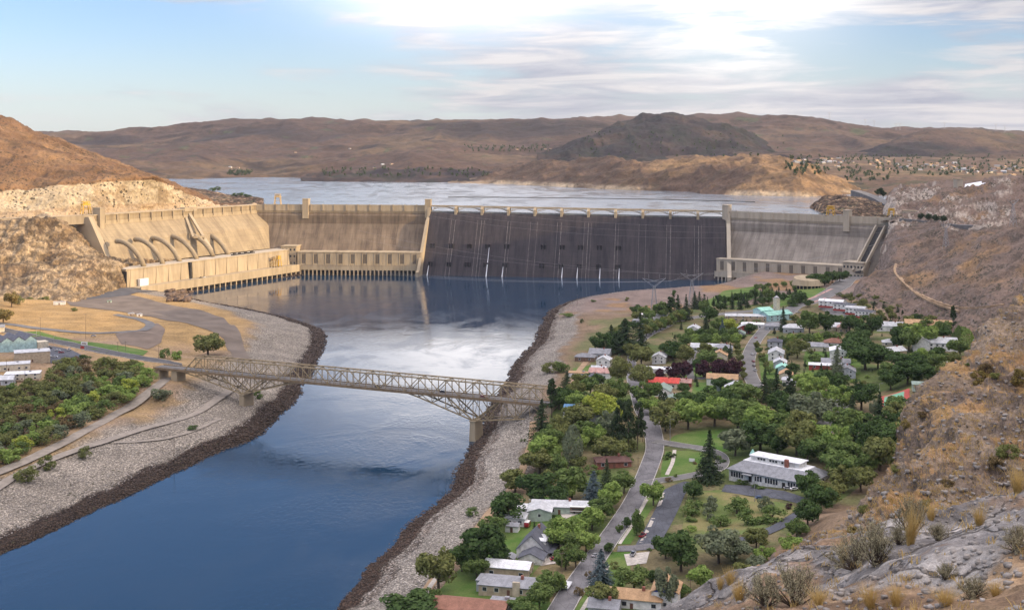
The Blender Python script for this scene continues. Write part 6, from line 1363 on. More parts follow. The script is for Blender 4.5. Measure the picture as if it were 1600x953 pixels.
fill([(1345,478),(1440,490),(1440,510),(1380,508),(1340,498)], 14, [B3, ('pine', 'fir', .5), ('bush', 'olive', 1.2)], 18, 9)
fill([(1310,463),(1345,462),(1400,480),(1380,490),(1330,475)], 13, [('bush', 'grey', 1.3), ('bush', 'olive', 1.2), B3], 14, 10)
fill([(865,712),(900,650),(960,660),(985,690),(975,735),(900,745),(850,760),(830,740)], 26, [B2, B3, B5, B1], 34, 11)
fill([(1250,765),(1340,730),(1370,760),(1330,800),(1250,850),(1235,845),(1262,815)], 24, [B1, B3, B2], 34, 12)
fill([(870,640),(905,600),(960,600),(985,640),(960,655),(900,662)], 18, [B2, B3, B1, ('round', 'dark', .9)], 26, 13)
fill([(1045,545),(1230,500),(1330,505),(1360,560),(1330,600),(1240,625),(1090,640),(1040,620)], 30, [B2, B3, B1, B5, B6], 22, 14)
fill([(1095,478),(1200,462),(1235,470),(1160,484),(1100,490)], 13, [F1, B1, P1, B6, F1], 24, 15)
fill([(1180,452),(1240,446),(1245,460),(1190,462)], 16, [('round', 'mid', 1.0), F1], 14, 16)
fill([(975,500),(1060,492),(1060,512),(1000,520),(960,535)], 20, [B1, B3, B2], 24, 17)
fill([(1045,900),(1085,885),(1200,850),(1240,850),(1200,885),(1100,925),(1050,950)], 28, [B2, B3, ('broad', 'grey', 1.0)], 26, 18)
fill([(1075,800),(1130,795),(1200,800),(1215,812),(1190,826),(1120,822)], 15, [('bush', 'grey', .7), ('bush', 'dark', .8), ('bush', 'mid', 1.1)], 19, 19, .2)
fill([(1075,812),(1180,822),(1150,838),(1080,838)], 14, [('bush', 'mid', 1.4), ('bush', 'light', 1.5)], 8, 20)
for k in range(22): t_ = k/21; tree(5+t_*225+random.uniform(-4, 4), 728-t_*128+random.uniform(-5, 3)-18*math.sin(t_*3.1), random.uniform(24, 34), random.uniform(26, 34), 'bush', ('light', 'light', 'mid', 'yellow', 'light')[k % 5])
fill([(-25,625),(0,618),(60,606),(90,585),(110,575),(150,570),(215,580),(240,600),(225,622),(150,652),(100,682),(40,716),(-25,740)], 15, [('bush', 'olive', 1.2), ('bush', 'olive', 1.1), ('bush', 'olive', 1.2), ('bush', 'mid', 1.1), ('bush', 'light', 1.1), ('bush', 'grey', 1.1), ('bush', 'rust', 1.), ('broad', 'olive', 1.)], 25, 21, .22, True, True, 1.25)
for (x, y, w_, h_, c) in ((1055,745,8,7,'mid'),(1048,715,18,12,'dark'),(1040,718,10,8,'mid'),(1128,745,14,10,'mid'),(1155,755,14,9,'mid'),(1165,757,12,9,'dark'),(1190,764,12,7,'mid'),(1180,762,14,8,'dark'),(1045,752,12,8,'rust'),(1028,762,10,7,'purple'),(1098,740,9,8,'olive'),(1122,718,12,9,'mid'),(1130,722,10,7,'dark'),(1015,860,8,6,'mid'),(962,900,12,9,'mid'),(968,915,10,8,'dark'),(1085,725,8,6,'rust'),(1094,732,9,6,'mid'),(820,818,8,8,'mid'),(700,868,10,9,'dark'),(1005,903,9,8,'mid'),(865,808,7,6,'dark')): tree(x, y, h_, w_, 'bush', c)
n0 = sum(t[1] == 'bush' for t in TREES)
fill([(1040,520),(1120,503),(1330,497),(1480,512),(1500,540),(1350,600),(1240,620),(1090,632),(1030,600)], 17, [('bush', 'olive', 1.3), ('bush', 'mid', 1.3), ('bush', 'dark', 1.1), ('pine', 'fir', .5), ('bush', 'light', 1.2), ('fir', 'fir', .42)], 11, 31, .5, grow=1.15)
fill([(880,590),(960,590),(1000,650),(1000,720),(940,800),(880,880),(800,880),(760,900),(850,740)], 22, [('bush', 'olive', 1.3), ('bush', 'mid', 1.3), ('bush', 'dark', 1.1)], 10, 32, .4, grow=1.2)
LANDM = [('the rust roofed house at the bottom edge',735,945),('the tan ranch house',800,915),('the white metal workshop',795,890),('the steep dormer house',838,850),('the open carport',808,812),('the green L shaped house',880,795),('the low brick house',957,722),('the tan roofed house at the bottom',990,938),
 ('the blue gable',1020,930),('the dark angled parking lot',1030,810),('the white civic hall',1216,740),('the hall parking lot',1190,775),('the bend of the street',1020,690),('the curved park road',1215,830),('the red metal roof',1036,600),('the striped green roof',1052,632),('the riverside row of houses',935,580),('the blue roof',903,645),
 ('the orange tan roof',1129,597),('the mint roofed hall',1212,495),('the tan warehouse',1166,498),('the curved shop strip',1325,488),('the round visitor building',1262,445),('the white mansion',1463,540),('the cream meeting house',1450,512),('the tennis court',1397,625),('the pastel row of roofs',1223,580),('the maroon pyramid roof',1304,542),
 ('the pale blue grey house',1323,585),('the long white roofed house',1102,546),('the low flat roofed buildings',1013,500),('the right bridge end',850,640),('the service road in the wood',1300,655),('the oval lawn by the wood',1090,690),('the steep rock slope',1420,640),('the rock ledge',1200,870),
 ('the tan block walled shop',50,555),('the porch building',36,588),('the left end of the steel bridge',285,570),('the fork of the gravel roads',60,730),('the middle of the upper gravel road',150,668),('the loop road',150,505),('the top of the upper gravel road',235,610),('the left bridge pier',385,630),('the gravel river bank',760,740),('the lawn by the dam',1150,465),('the wide street of parked cars',1172,560),('the highway verge',150,548),('the left picture edge',0,640),('the reed bed',1140,815),('the bushy left bank',110,625)]
ORD = ['nearest', 'second nearest', 'third nearest', 'fourth nearest', 'fifth nearest', 'sixth nearest', 'seventh nearest', 'eighth nearest', 'ninth nearest', 'tenth nearest', 'eleventh nearest', 'twelfth nearest', 'thirteenth nearest', 'fourteenth nearest', 'fifteenth nearest', 'sixteenth nearest', 'seventeenth nearest', 'eighteenth nearest', 'nineteenth nearest', 'twentieth nearest']
buck = {}
for t in TREES:
    L_ = sorted((math.hypot(t[3]-x, (t[4]-6-y)*2.0), nme, x, y) for nme, x, y in LANDM)[0]
    dx, dy = t[3]-L_[2], t[4]-6-L_[3]
    rel = ('left of' if dx < 0 else 'right of') if abs(dx) > abs(dy)*1.6 else ('behind' if dy < 0 else 'in front of')
    buck.setdefault((CN[t[2]], KN[t[1]], rel, L_[1]), []).append((L_[0], id(t), t))
for (cn, kn, rel, lm), ts in buck.items():
    ts.sort(key=lambda q: q[0])
    for i, q in enumerate(ts):
        lab = f'{cn} {kn} {rel} {lm}' + ('' if len(ts) == 1 else f', {ORD[min(i, 19)]}')
        tag(q[2][0], lab, 'bush' if q[2][1] == 'bush' else 'tree', {'bush': 'bushes along the banks and gardens', 'fir': 'conifers of the town', 'spruce': 'conifers of the town', 'pine': 'pines of the town', 'poplar': 'columnar trees'}.get(q[2][1], 'broadleaf trees of the valley'))
for o in bpy.data.objects:
    if len(str(o.get('label', '')).split()) > 16: print('LONGLABEL', o['label'])
print('TREES', len(TREES), sum(t[1] in ('broad', 'round') for t in TREES), sum(t[1] == 'bush' for t in TREES))
# ================================================================== NEAR SLOPES
def slope_col(P, N, t, disp):
    st = 1-N[:, 2]; a = fbm(P, 14, 4, seed=101); b = fbm(P, 4.5, 4, seed=102); g_ = fbm(P*np.array([1.6, .7, 1]), 9, 4, ridge=True, seed=103)
    c = mixc(np.tile(c3(.25,.155,.078), (len(P), 1)), c3(.37,.235,.105), smooth(a+.4*b, -.15, .3)); c = mixc(c, c3(.15,.09,.05), smooth(b, .1, .4)*.6)
    return mixc(c, mixc(np.tile(c3(.145,.11,.085), (len(P), 1)), c3(.235,.18,.13), smooth(b, -.2, .3)), smooth(g_-.5*a+.6*(st-.4), .10, .22))
m_slope = terrain_mat('rocky_slope', .5, .55, (.085,.065,.038), .30, 9., .22, rock=.75, fvar=.42)
near = loft('rocky_hillside', [[(1130,1150,60),(1300,1120,60),(1500,1000,60),(2000,860,70)], [(1150,960,78),(1200,930,80),(1300,893,82),(1400,852,90),(1600,802,100),(2000,720,110)], [(1150,930,90),(1200,905,92),(1260,872,98),(1300,852,102),(1400,780,118),(1600,640,138),(2000,420,150)],
   [(1150,930,100),(1200,900,102),(1260,880,106),(1330,832,118),(1410,765,132),(1480,662,142),(1600,570,152),(2000,300,170)], [(1150,930,106),(1200,898,108),(1245,880,112),(1290,850,120),(1345,800,130),(1392,750,140),(1412,715,147),(1415,672,150),(1430,628,156),(1480,588,162),(1520,560,168),(1545,512,174),(1600,470,180),(1800,330,200),(2000,180,215)],
   [(1150,990,118),(1245,930,124),(1330,860,144),(1402,740,166),(1480,650,180),(1545,575,192),(1600,520,200),(2000,260,240)], [(1150,1150,190),(1245,1080,200),(1330,950,230),(1402,820,260),(1480,700,300),(1600,600,300),(2000,420,340)]],
   1150, 2000, 620, [12,60,40,60,16,12], m_slope, [(16,3.6,5,True,104),(5,1.9,4,True,105),(1.5,.30,3,True,106)], slope_col, alpha=lambda P, N, t, d: smooth(fbm(P, 7, 3, seed=107)+.9*(1-N[:, 2])-.3, -.1, .3)*.3)
def ledge_col(P, N, t, disp):
    a = fbm(P, 2.6, 4, seed=111); b = fbm(P, .7, 4, seed=112); st = 1-N[:, 2]
    rock_ = mixc(np.tile(c3(.215,.20,.19), (len(P), 1)), c3(.33,.305,.28), smooth(b, -.1, .35)); rock_ = mixc(rock_, c3(.13,.12,.115), smooth(-b+.3*a, .1, .4)*.7)
    dirt_ = mixc(np.tile(c3(.23,.155,.10), (len(P), 1)), c3(.34,.235,.14), smooth(b, -.2, .3))
    return mixc(dirt_, rock_, smooth(a+.35*b+.5*disp+(.10 if 0 else 0), -.12, .02))
def ledge_mat():
    m, n = newmat('weathered_ledge'); at = n.n('ShaderNodeAttribute', attribute_name='zone'); gp = n.n('ShaderNodeNewGeometry').outputs['Position']
    a = n.noise(gp, 1.1, 7, .68, .4); b = n.noise(gp, 9., 6, .7); c_ = n.noise(gp, 60., 3, .6)
    f = n.m('MULTIPLY', n.m('MULTIPLY', n.mapr(a, .3, .7, .62, 1.3), n.mapr(b, .3, .7, .7, 1.25)), n.mapr(c_, .3, .7, .8, 1.15))
    c = n.mix(1.0, at.outputs['Color'], n.n('ShaderNodeCombineXYZ', i={0: f, 1: f, 2: f}).outputs[0], 'MULTIPLY')
    wv = n.n('ShaderNodeVectorMath', operation='ADD', i={0: gp, 1: n.n('ShaderNodeVectorMath', operation='SCALE', i={0: n.n('ShaderNodeTexNoise', i={'Vector': gp, 'Scale': 2.2, 'Detail': 5}).outputs['Color'], 'Scale': .8}).outputs[0]}).outputs[0]
    vo = n.n('ShaderNodeTexVoronoi', feature='DISTANCE_TO_EDGE', i={'Vector': wv, 'Scale': .8}); cr = n.m('MULTIPLY', n.mapr(vo.outputs['Distance'], .0, .035, 1, 0), at.outputs['Alpha'])
    c = n.mix(n.m('MULTIPLY', cr, .8), c, (.05,.042,.036)); li = n.mapr(n.noise(gp, 4.5, 5, .7), .60, .68); c = n.mix(n.m('MULTIPLY', n.m('MULTIPLY', li, at.outputs['Alpha']), .5), c, (.46,.44,.40))
    h = n.m('SUBTRACT', n.m('ADD', a, n.m('MULTIPLY', b, .35)), n.m('MULTIPLY', cr, .5)); pbsdf(n, c, .92, .15, 0, bump(n, h, 1.0, .12)); return m
m_ledge = ledge_mat()
ledge = loft('rock_ledge', [[(960,1400,8),(1200,1250,5.5),(1400,1150,4.5),(2000,1150,3.6)], [(960,1060,14),(1100,1000,12.5),(1200,990,10.5),(1400,985,8.2),(2000,985,6.5)], [(960,1010,20),(1100,955,17.5),(1200,930,15.5),(1400,915,12.2),(1600,890,10.5),(2000,860,9)],
   [(960,1010,23),(1060,957,22),(1100,935,21.5),(1200,896,19),(1300,872,17.5),(1400,850,16),(1600,810,14.5),(2000,760,12)], [(960,1000,26),(1060,951,25),(1100,926,24.5),(1150,898,24),(1200,878,23),(1250,866,22),(1300,850,21.5),(1360,832,21),(1400,814,20.5),(1500,790,19.5),(1600,768,18.5),(1700,740,18),(2000,660,16)],
   [(960,1060,30),(1200,925,28),(1400,860,26),(1600,815,25),(2000,720,22)], [(960,1400,42),(1200,1150,45),(1400,1020,45),(1600,960,45),(2000,850,40)]], 960, 2000, 720, [16,60,60,50,14,10], m_ledge,
   [(3.2,.42,5,True,114),(1.0,.13,3,True,115)], ledge_col, alpha=lambda P, N, t, d: smooth(fbm(P, 2.6, 4, seed=111)+.35*fbm(P, .7, 4, seed=112)+.5*d, -.12, .02))
from mathutils.bvhtree import BVHTree
def bvh(o): me = o.data; return BVHTree.FromPolygons([v.co for v in me.vertices], [tuple(p.vertices) for p in me.polygons])
B_near, B_ledge = bvh(near), bvh(ledge)
def cast(B, px, py):
    d = (W(px, py, 100)-Vector((0, 0, H))).normalized(); h = B.ray_cast(Vector((0, 0, H)), d); return h[0]
def drop(B, x, y):
    h = B.ray_cast(Vector((x, y, 400)), Vector((0, 0, -1))); return h[0]
# --- sagebrush and bunch grass on the ledge
def strands(name, rs, n, h, sp, w_, curve=.3, tip=0):
    V = []; Fc = []
    for k in range(n):
        a = rs.uniform(0, 6.28); r0 = rs.uniform(0, sp*.25); L_ = h*rs.uniform(.6, 1.1); lean = rs.uniform(.05, .55)*sp/h*1.6; p = np.array([r0*math.cos(a), r0*math.sin(a), -.03]); side = np.array([-math.sin(a), math.cos(a), 0])*w_; b_ = len(V)
        for j in range(4):
            t = j/3; q = p+np.array([math.cos(a), math.sin(a), 0])*lean*L_*(t+curve*t*t)+np.array([0, 0, L_*t*(1-.25*curve*t)]); ww = (1-t*.85); V += [q-side*ww, q+side*ww]
            if j: m_ = b_+2*j; Fc.append((m_-2, m_-1, m_+1, m_))
    me = bpy.data.meshes.new(name); me.from_pydata([tuple(v) for v in V], [], Fc); return me
M_straw = leaf_mat('straw_blades', (.40,.27,.09), (.58,.43,.19)); M_sage = leaf_mat('sage_leaves', (.24,.22,.14), (.42,.38,.25)); M_twig = simple('grey_twigs', (.12,.09,.07), .9)
TUFT = [strands('blades', np.random.RandomState(s), 260, 1., .5, .006) for s in (1, 2, 3)]
def sage_mesh(seed):
    rs = np.random.RandomState(seed); tw = MB(); tips = []
    for k in range(46):
        a = rs.uniform(0, 6.28); el = rs.uniform(.35, 1.45); L_ = rs.uniform(.7, 1.0); p = Vector((0, 0, -.05)); d = Vector((math.cos(a)*math.cos(el), math.sin(a)*math.cos(el), math.sin(el))); pts = [p]
        for j in range(4): d = (d+Vector(rs.randn(3)*.16)+Vector((0, 0, .07))).normalized(); p = p+d*L_*.25; pts.append(p)
        tw.tube(pts, [.022, .016, .011, .007, .004], 4); tips += [(pts[j]*(1-u)+pts[j+1]*u) for j in (2, 3) for u in (.1, .4, .7, 1.0)]
        for q in range(3):
            s_ = pts[rs.randint(2, 4)]; e = s_+Vector(rs.randn(3)*.10)+Vector((0, 0, .14)); tw.tube([s_, e], [.008, .003], 3); tips += [s_.lerp(e, .6), e]
    T_ = np.array([tuple(t) for t in tips]); k = rs.choice(len(T_), 5200); C = T_[k]+rs.randn(5200, 3)*.03; lf = quads_mesh('foliage', C, rs.randn(5200, 3), np.full(5200, .018), .55, rs)
    o = tw.build('stem', M_twig); me = o.data; bpy.data.objects.remove(o); return lf, me
SAGE = [sage_mesh(s) for s in (5, 6, 7)]; pn = {}
def plant(B, px, py, hpx, wpx, kind, label, mat=None, cat=None, group=None):
    p = cast(B, px, py)
    if p is None: return None
    s_ = p.y/F; v = pn.get(kind, 0); pn[kind] = v+1
    if kind == 'tuft': r = empty('bunch_grass', p); link('blades', TUFT[v % 3], M_straw, r); r.scale = (wpx*s_, wpx*s_, hpx*s_)
    else:
        r = empty('sagebrush', p); a, b = SAGE[v % 3]; c = link('foliage', a, M_sage, r); link('stem', b, M_twig, r); r.scale = (wpx*s_*.62, wpx*s_*.62, hpx*s_*.95)
        if mat: c.material_slots[0].link = 'OBJECT'; c.material_slots[0].material = mat
    r.rotation_euler = (random.uniform(-.1, .1), random.uniform(-.1, .1), random.uniform(0, 6.28)); return tag(r, label, cat or ('grass tuft' if kind == 'tuft' else 'shrub'), group or ('dry grass tufts on the rock ledge' if kind == 'tuft' else 'sagebrush on the rock ledge'))
for a in [(1240,945,78,100,'sage','large pale sagebrush on the rounded front rock, beside an orange grass clump'),(1195,945,60,80,'sage','pale sagebrush at the left end of the front rock ledge'),(1335,888,66,84,'sage','dense sagebrush on dark soil in the middle of the ledge'),(1368,882,84,80,'sage','tall twiggy sagebrush touching the dense one in mid ledge'),
 (1425,832,70,66,'sage','grey sagebrush behind the tall golden grass'),(1405,850,40,40,'sage','small sagebrush right of the tall twiggy one'),(1465,845,34,44,'sage','low sagebrush right of the tall golden grass'),(1570,722,34,56,'sage','dark sagebrush at the right edge, top of the ledge'),(1520,935,40,70,'sage','low pale sagebrush near the bottom right'),(1590,860,50,60,'sage','sagebrush cut off by the right edge of the photo'),(1478,905,30,44,'sage','small pale sagebrush on bare gravel above the bottom rocks'),
 (1155,938,36,44,'tuft','round orange grass clump at the left end of the front rock'),(1422,850,72,44,'tuft','tallest golden grass clump in the middle of the ledge'),(1530,820,36,40,'tuft','round golden tuft alone on brown gravel at the right'),(1318,880,44,30,'tuft','straw tuft left of the dense sagebrush'),(1140,912,30,34,'tuft','golden tuft on the upper edge of the front rock'),(1125,920,24,24,'tuft','small golden tuft farthest left on the rock edge'),(1360,948,40,54,'tuft','straw tuft at the bottom below the dense sagebrush'),
 (1400,945,34,50,'tuft','golden tuft at the bottom, right of the lowest straw tuft'),(1455,812,30,34,'tuft','small golden tuft above the low sagebrush'),(1478,945,30,60,'tuft','spreading tuft at the bottom centre right'),(1590,770,44,50,'tuft','golden tuft at the right edge beneath the rocky slope'),(1280,945,30,50,'tuft','reddish straw tuft right of the large pale sagebrush'),(1555,930,24,40,'tuft','thin tuft between the bottom right rocks')]: plant(B_ledge, *a)
# --- shrubs on the steep slope
bc = [('gold', 'golden'), ('olive', 'olive green'), ('rust', 'rusty')]
SL = [(1530,600,30,26,'gold','golden bush high on the steep slope by a grey scree patch'),(1540,585,24,22,'rust','rusty bush just above the golden bush on the steep slope'),(1556,590,14,18,'olive','dull bush right of the golden bush on the steep slope'),(1592,600,34,26,'gold','golden bush at the right edge, upper steep slope'),(1575,716,30,36,'olive','olive bush at the right edge, lower steep slope'),(1560,728,22,30,'rust','rusty bush left of the lower olive bush'),
 (1512,572,8,9,'mid','small green bush near the crest of the steep slope'),(1416,668,18,16,'gold','golden bush on the left shoulder of the steep slope'),(1398,735,16,18,'olive','olive bush on the left edge of the steep slope'),(1440,650,12,14,'rust','rusty bush below the shoulder crest'),(1350,800,16,18,'olive','olive bush on the lower left rim of the slope'),(1330,830,14,18,'gold','golden bush near the foot of the slope above the ledge'),(1480,760,18,22,'rust','rusty bush in the lower middle of the steep slope'),(1450,790,14,22,'gold','golden bush just above the ledge sagebrush')]
for (px, py, hp, wp, c, lab) in SL:
    p = cast(B_near, px, py)
    if p is None: continue
    t_ = tree(px, py, hp, wp, 'bush', c, pos=p-Vector((0, 0, .1))); TREES.pop(); tag(t_, lab, 'bush', 'bushes on the steep rocky slope')
# --- loose things nobody could count
def rocks_mesh(name, C, sz, mat, flat=.7, seed=0, label=None, cat='rocks', sink=.25):
    rs = np.random.RandomState(seed); n = len(C); base_ = np.array([(x, y, z) for x in (-1, 1) for y in (-1, 1) for z in (-1, 1)], float); V = base_[None]*(1+.45*rs.uniform(-1, 1, (n, 8, 3)))
    a = rs.uniform(0, 6.28, n); ca, sa = np.cos(a)[:, None], np.sin(a)[:, None]; x = V[..., 0]*ca-V[..., 1]*sa; y = V[..., 0]*sa+V[..., 1]*ca; V = np.stack([x, y, V[..., 2]*flat], -1)*(sz*.5)[:, None, None]+C[:, None]+np.array([0, 0, sink])*sz[:, None, None]
    f = np.array([(0,1,3,2),(4,6,7,5),(0,4,5,1),(2,3,7,6),(0,2,6,4),(1,5,7,3)]); idx = (np.arange(n)[:, None, None]*8+f[None]).reshape(-1)
    me = bpy.data.meshes.new(name); me.vertices.add(8*n); me.vertices.foreach_set('co', V.astype(np.float32).ravel()); me.loops.add(len(idx)); me.loops.foreach_set('vertex_index', idx.astype(np.int32)); m_ = len(idx)//4
    me.polygons.add(m_); me.polygons.foreach_set('loop_start', np.arange(0, 4*m_, 4, dtype=np.int32)); me.polygons.foreach_set('loop_total', np.full(m_, 4, np.int32)); me.update(calc_edges=True)
    return tag(link(name, me, mat), label, cat, None, 'stuff')
M_bank = simple('dark_bank_stone', (.085,.06,.045), .85, .5, .3); M_pale = simple('pale_riprap_stone', (.36,.32,.28), .9, .45, .3)
def shore_pts(Q, n, lo_, hi_, seed, sign):
    rs = np.random.RandomState(seed); w_ = np.hypot(*np.diff(Q, axis=0).T)/np.clip(Q[:-1, 1], 300, 1e9)**1.3; k = rs.choice(len(Q)-1, n, p=w_/w_.sum()); u = rs.rand(n)[:, None]; p = Q[k]*(1-u)+Q[k+1]*u; t = Q[k+1]-Q[k]; t /= np.hypot(*t.T)[:, None]+1e-9
    nn = np.c_[-t[:, 1], t[:, 0]]*sign; return p+nn*rs.uniform(lo_, hi_, n)[:, None]*rs.rand(n)[:, None]**.0
for Q, sg, sd_, lab in ((Lw, 1, 1, 'dark wet boulders along the left waterline'), (Rw, -1, 2, 'dark wet boulders along the right waterline')):
    p = shore_pts(Q, 3800, -2.5, 12, sd_, sg); zz = np.maximum(Gterr(p), -.4); rocks_mesh('shore_boulders', np.c_[p, zz], np.random.RandomState(sd_).uniform(.5, 1.9, len(p))**1.1, M_bank, .7, sd_, lab)
    p = shore_pts(Q, 5200, 12, 52 if sg > 0 else 38, sd_+9, sg); s_ = river_info(p); ok = (s_[0] > 10) & (s_[1] > 10) & ~s_[2]
    for rp, rw in ROADP: 
        if len(rp) < 400: ok &= (np.hypot(p[:, None, 0]-rp[None, :, 0], p[:, None, 1]-rp[None, :, 1]).min(1) > rw/2+.8)
    p = p[ok]; zz = Gterr(p); rocks_mesh('riprap_stones', np.c_[p, zz], np.random.RandomState(sd_+5).uniform(.3, .8, len(p)), M_pale, .6, sd_+3, 'pale loose stones covering the %s bank above the waterline' % ('left' if sg > 0 else 'right'), sink=.1)
def scatter(B, box, n, seed):
    rs = np.random.RandomState(seed); out = []
    for k in range(n):
        h = cast(B, rs.uniform(box[0], box[1]), rs.uniform(box[2], box[3]))
        if h is not None: out.append(tuple(h))
    return np.array(out)
M_gst = simple('grey_stone', (.27,.245,.22), .9, .45, 1.5)
q = scatter(B_near, (1240, 1640, 460, 860), 1100, 5); q = q[q[:, 1] > 60]; rocks_mesh('scree_stones', q, np.random.RandomState(6).uniform(.12, .5, len(q))**1.2, M_gst, .7, 6, 'loose brown stones lying on the steep right slope', sink=.1)
q = scatter(B_ledge, (1060, 1640, 770, 990), 700, 7); rocks_mesh('ledge_pebbles', q, np.random.RandomState(8).uniform(.02, .055, len(q)), M_gst, .7, 8, 'small grey pebbles scattered over the front rock ledge', sink=.1)
def tufts(name, C, h, w_, mat, label, seed, nb=9, bwid=.02):
    rs = np.random.RandomState(seed); n = len(C)*nb; C2 = np.repeat(C, nb, 0)+np.c_[rs.randn(n, 2)*np.repeat(w_, nb)[:, None]*.35, np.zeros(n)]; hh = np.repeat(h, nb)*rs.uniform(.5, 1.1, n); a = rs.uniform(0, 6.28, n); s_ = np.c_[np.cos(a), np.sin(a), 0*a]*np.minimum(np.repeat(w_, nb)*.05, bwid)[:, None]; ln = np.c_[rs.randn(n, 2)*.35*hh[:, None], hh]
    V = np.stack([C2-s_, C2+s_, C2+ln*.6+s_*.6, C2+ln*.6-s_*.6], 1).reshape(-1, 3); me = bpy.data.meshes.new(name); me.vertices.add(4*n); me.vertices.foreach_set('co', V.astype(np.float32).ravel()); me.loops.add(4*n); me.loops.foreach_set('vertex_index', np.arange(4*n, dtype=np.int32))
    me.polygons.add(n); me.polygons.foreach_set('loop_start', np.arange(0, 4*n, 4, dtype=np.int32)); me.polygons.foreach_set('loop_total', np.full(n, 4, np.int32)); me.update(calc_edges=True); return tag(link(name, me, mat), label, 'grass', None, 'stuff')
q = scatter(B_near, (1240, 1640, 460, 860), 3200, 11); q = q[q[:, 1] > 60]; rs = np.random.RandomState(3); tufts('dry_grass', q, rs.uniform(.2, .6, len(q)), rs.uniform(.3, .9, len(q)), M_straw, 'short dry grass growing all over the steep right slope', 4, 12, .02)
q = scatter(B_ledge, (1060, 1640, 770, 990), 200, 12); rs = np.random.RandomState(13); tufts('dry_grass', q, rs.uniform(.04, .16, len(q)), rs.uniform(.05, .16, len(q)), M_straw, 'thin dry grass between the rocks of the front ledge', 14, 16, .004)
# ================================================================== PYLONS, WIRES, POLES
def pylon(name, p, h, arm, label, rz=0, group=None):
    r = empty(name, p, rz, label=label, cat='pylon', group=group); b = h*.095; t = .14
    wf = lambda z: b*(1-.80*min(z/(h*.72), 1)); m = MB()
    lv = [0, .16, .30, .42, .53, .63, .72]
    for sx_ in (-1, 1):
        for sy_ in (-1, 1): m.beam((sx_*wf(0), sy_*wf(0), -3), (sx_*wf(h*.72), sy_*wf(h*.72), h*.72), .34)
    for a, c in zip(lv[:-1], lv[1:]):
        z0, z1 = a*h, c*h; w0, w1 = wf(z0), wf(z1)
        for (x0, y0, x1, y1) in ((-1,-1,1,-1),(1,-1,1,1),(1,1,-1,1),(-1,1,-1,-1)):
            m.beam((x0*w0, y0*w0, z0), (x1*w1, y1*w1, z1), t); m.beam((x1*w0, y1*w0, z0), (x0*w1, y0*w1, z1), t); m.beam((x0*w1, y0*w1, z1), (x1*w1, y1*w1, z1), t)
    m.build('lattice_tower', M_steel, r); m = MB(); zt = h*.72; ww = wf(zt)
    for s_ in (-1, 1):
        for y in (-ww, ww):
            m.beam((s_*ww, y, zt), (s_*arm, 0, h*.90), .24); m.beam((s_*ww, y, zt-h*.04), (s_*arm, 0, h*.90), .2); m.beam((0, y, h*.84), (s_*arm, 0, h*.90), .2); m.beam((s_*arm*.5, y*.5, h*.81), (0, y, h*.84), .16)
        m.beam((s_*arm*.45, 0, h*.87), (s_*arm*.45, 0, h), .2)
    m.build('crossarm', M_steel, r); m = MB()
    for x in (-arm, -arm*.45, arm*.45, arm): m.lathe([(.16, h*.90-3.2), (.28, h*.90-2), (.16, h*.90-.2)], 6, (x, 0))
    m.build('insulators', M_pane, r); return r
PG = 'steel pylons by the dam'
ps = [pylon('lattice_pylon', ground(1022, 492), 45, 13, 'left one of two steel pylons on the flat by the spillway', 0, PG), pylon('lattice_pylon', ground(1081, 477), 42, 13.5, 'right one of two steel pylons by the spillway, behind the pines', 0, PG)]
q = W(1478, 386, 1400); ps.append(pylon('lattice_pylon', q, 30, 8, 'steel pylon standing alone on the crest of the shaded right hill', .4, PG))
q = W(1583, 350, 1330); ps.append(pylon('lattice_pylon', q, 30, 9, 'faint steel pylon on the right hill near the picture edge', .4, PG))
M_wire = simple('aluminium_wire', (.30,.29,.29), .5, .05, 1)
def wire(p, q, sag, label, r=.055, g='power lines across the spillway'):
    n = 28; pts = [p.lerp(q, k/n)-Vector((0, 0, sag*4*(k/n)*(1-k/n))) for k in range(n+1)]; b = MB(); b.tube(pts, r, 4); tag(b.build('power_line', M_wire), label, 'power line', g)
HL = ps[2].location+Vector((0, 0, 27))
for i, (px, py, d) in enumerate(((669,322,1955),(672,330,1955),(676,338,1950))): wire(W(px, py, d), HL+Vector((0, 0, -2.5*i)), 16+3*i, ['highest', 'second', 'third'][i]+' wire from the spillway tower across to the hill pylon')
for i, (px, py, d) in enumerate(((560,360,1930),(556,372,1925))): wire(W(px, py, d), ps[1].location+Vector((-12+8*i, 0, 36)), 10, ['upper', 'lower'][i]+' wire from the left dam face to the right pylon')
for i in range(4): wire(W(392, 392+3*i, 1860), ps[0].location+Vector((-12+8*i, 0, 37)), 14, ['first', 'second', 'third', 'fourth'][i]+' low wire from the riverside plant to the left pylon')
for i in range(3): wire(ps[0].location+Vector((12-8*i, 0, 37)), ps[1].location+Vector((-12+8*i, 0, 35)), 2, ['front', 'middle', 'rear'][i]+' short wire between the two pylons by the spillway')
for i in range(4): wire(ps[1].location+Vector((12-8*i, 0, 35)), HL+Vector((-7+4*i, 0, -1)), 9, ['outer left', 'inner left', 'inner right', 'outer right'][i]+' wire from the right pylon up to the hill pylon')
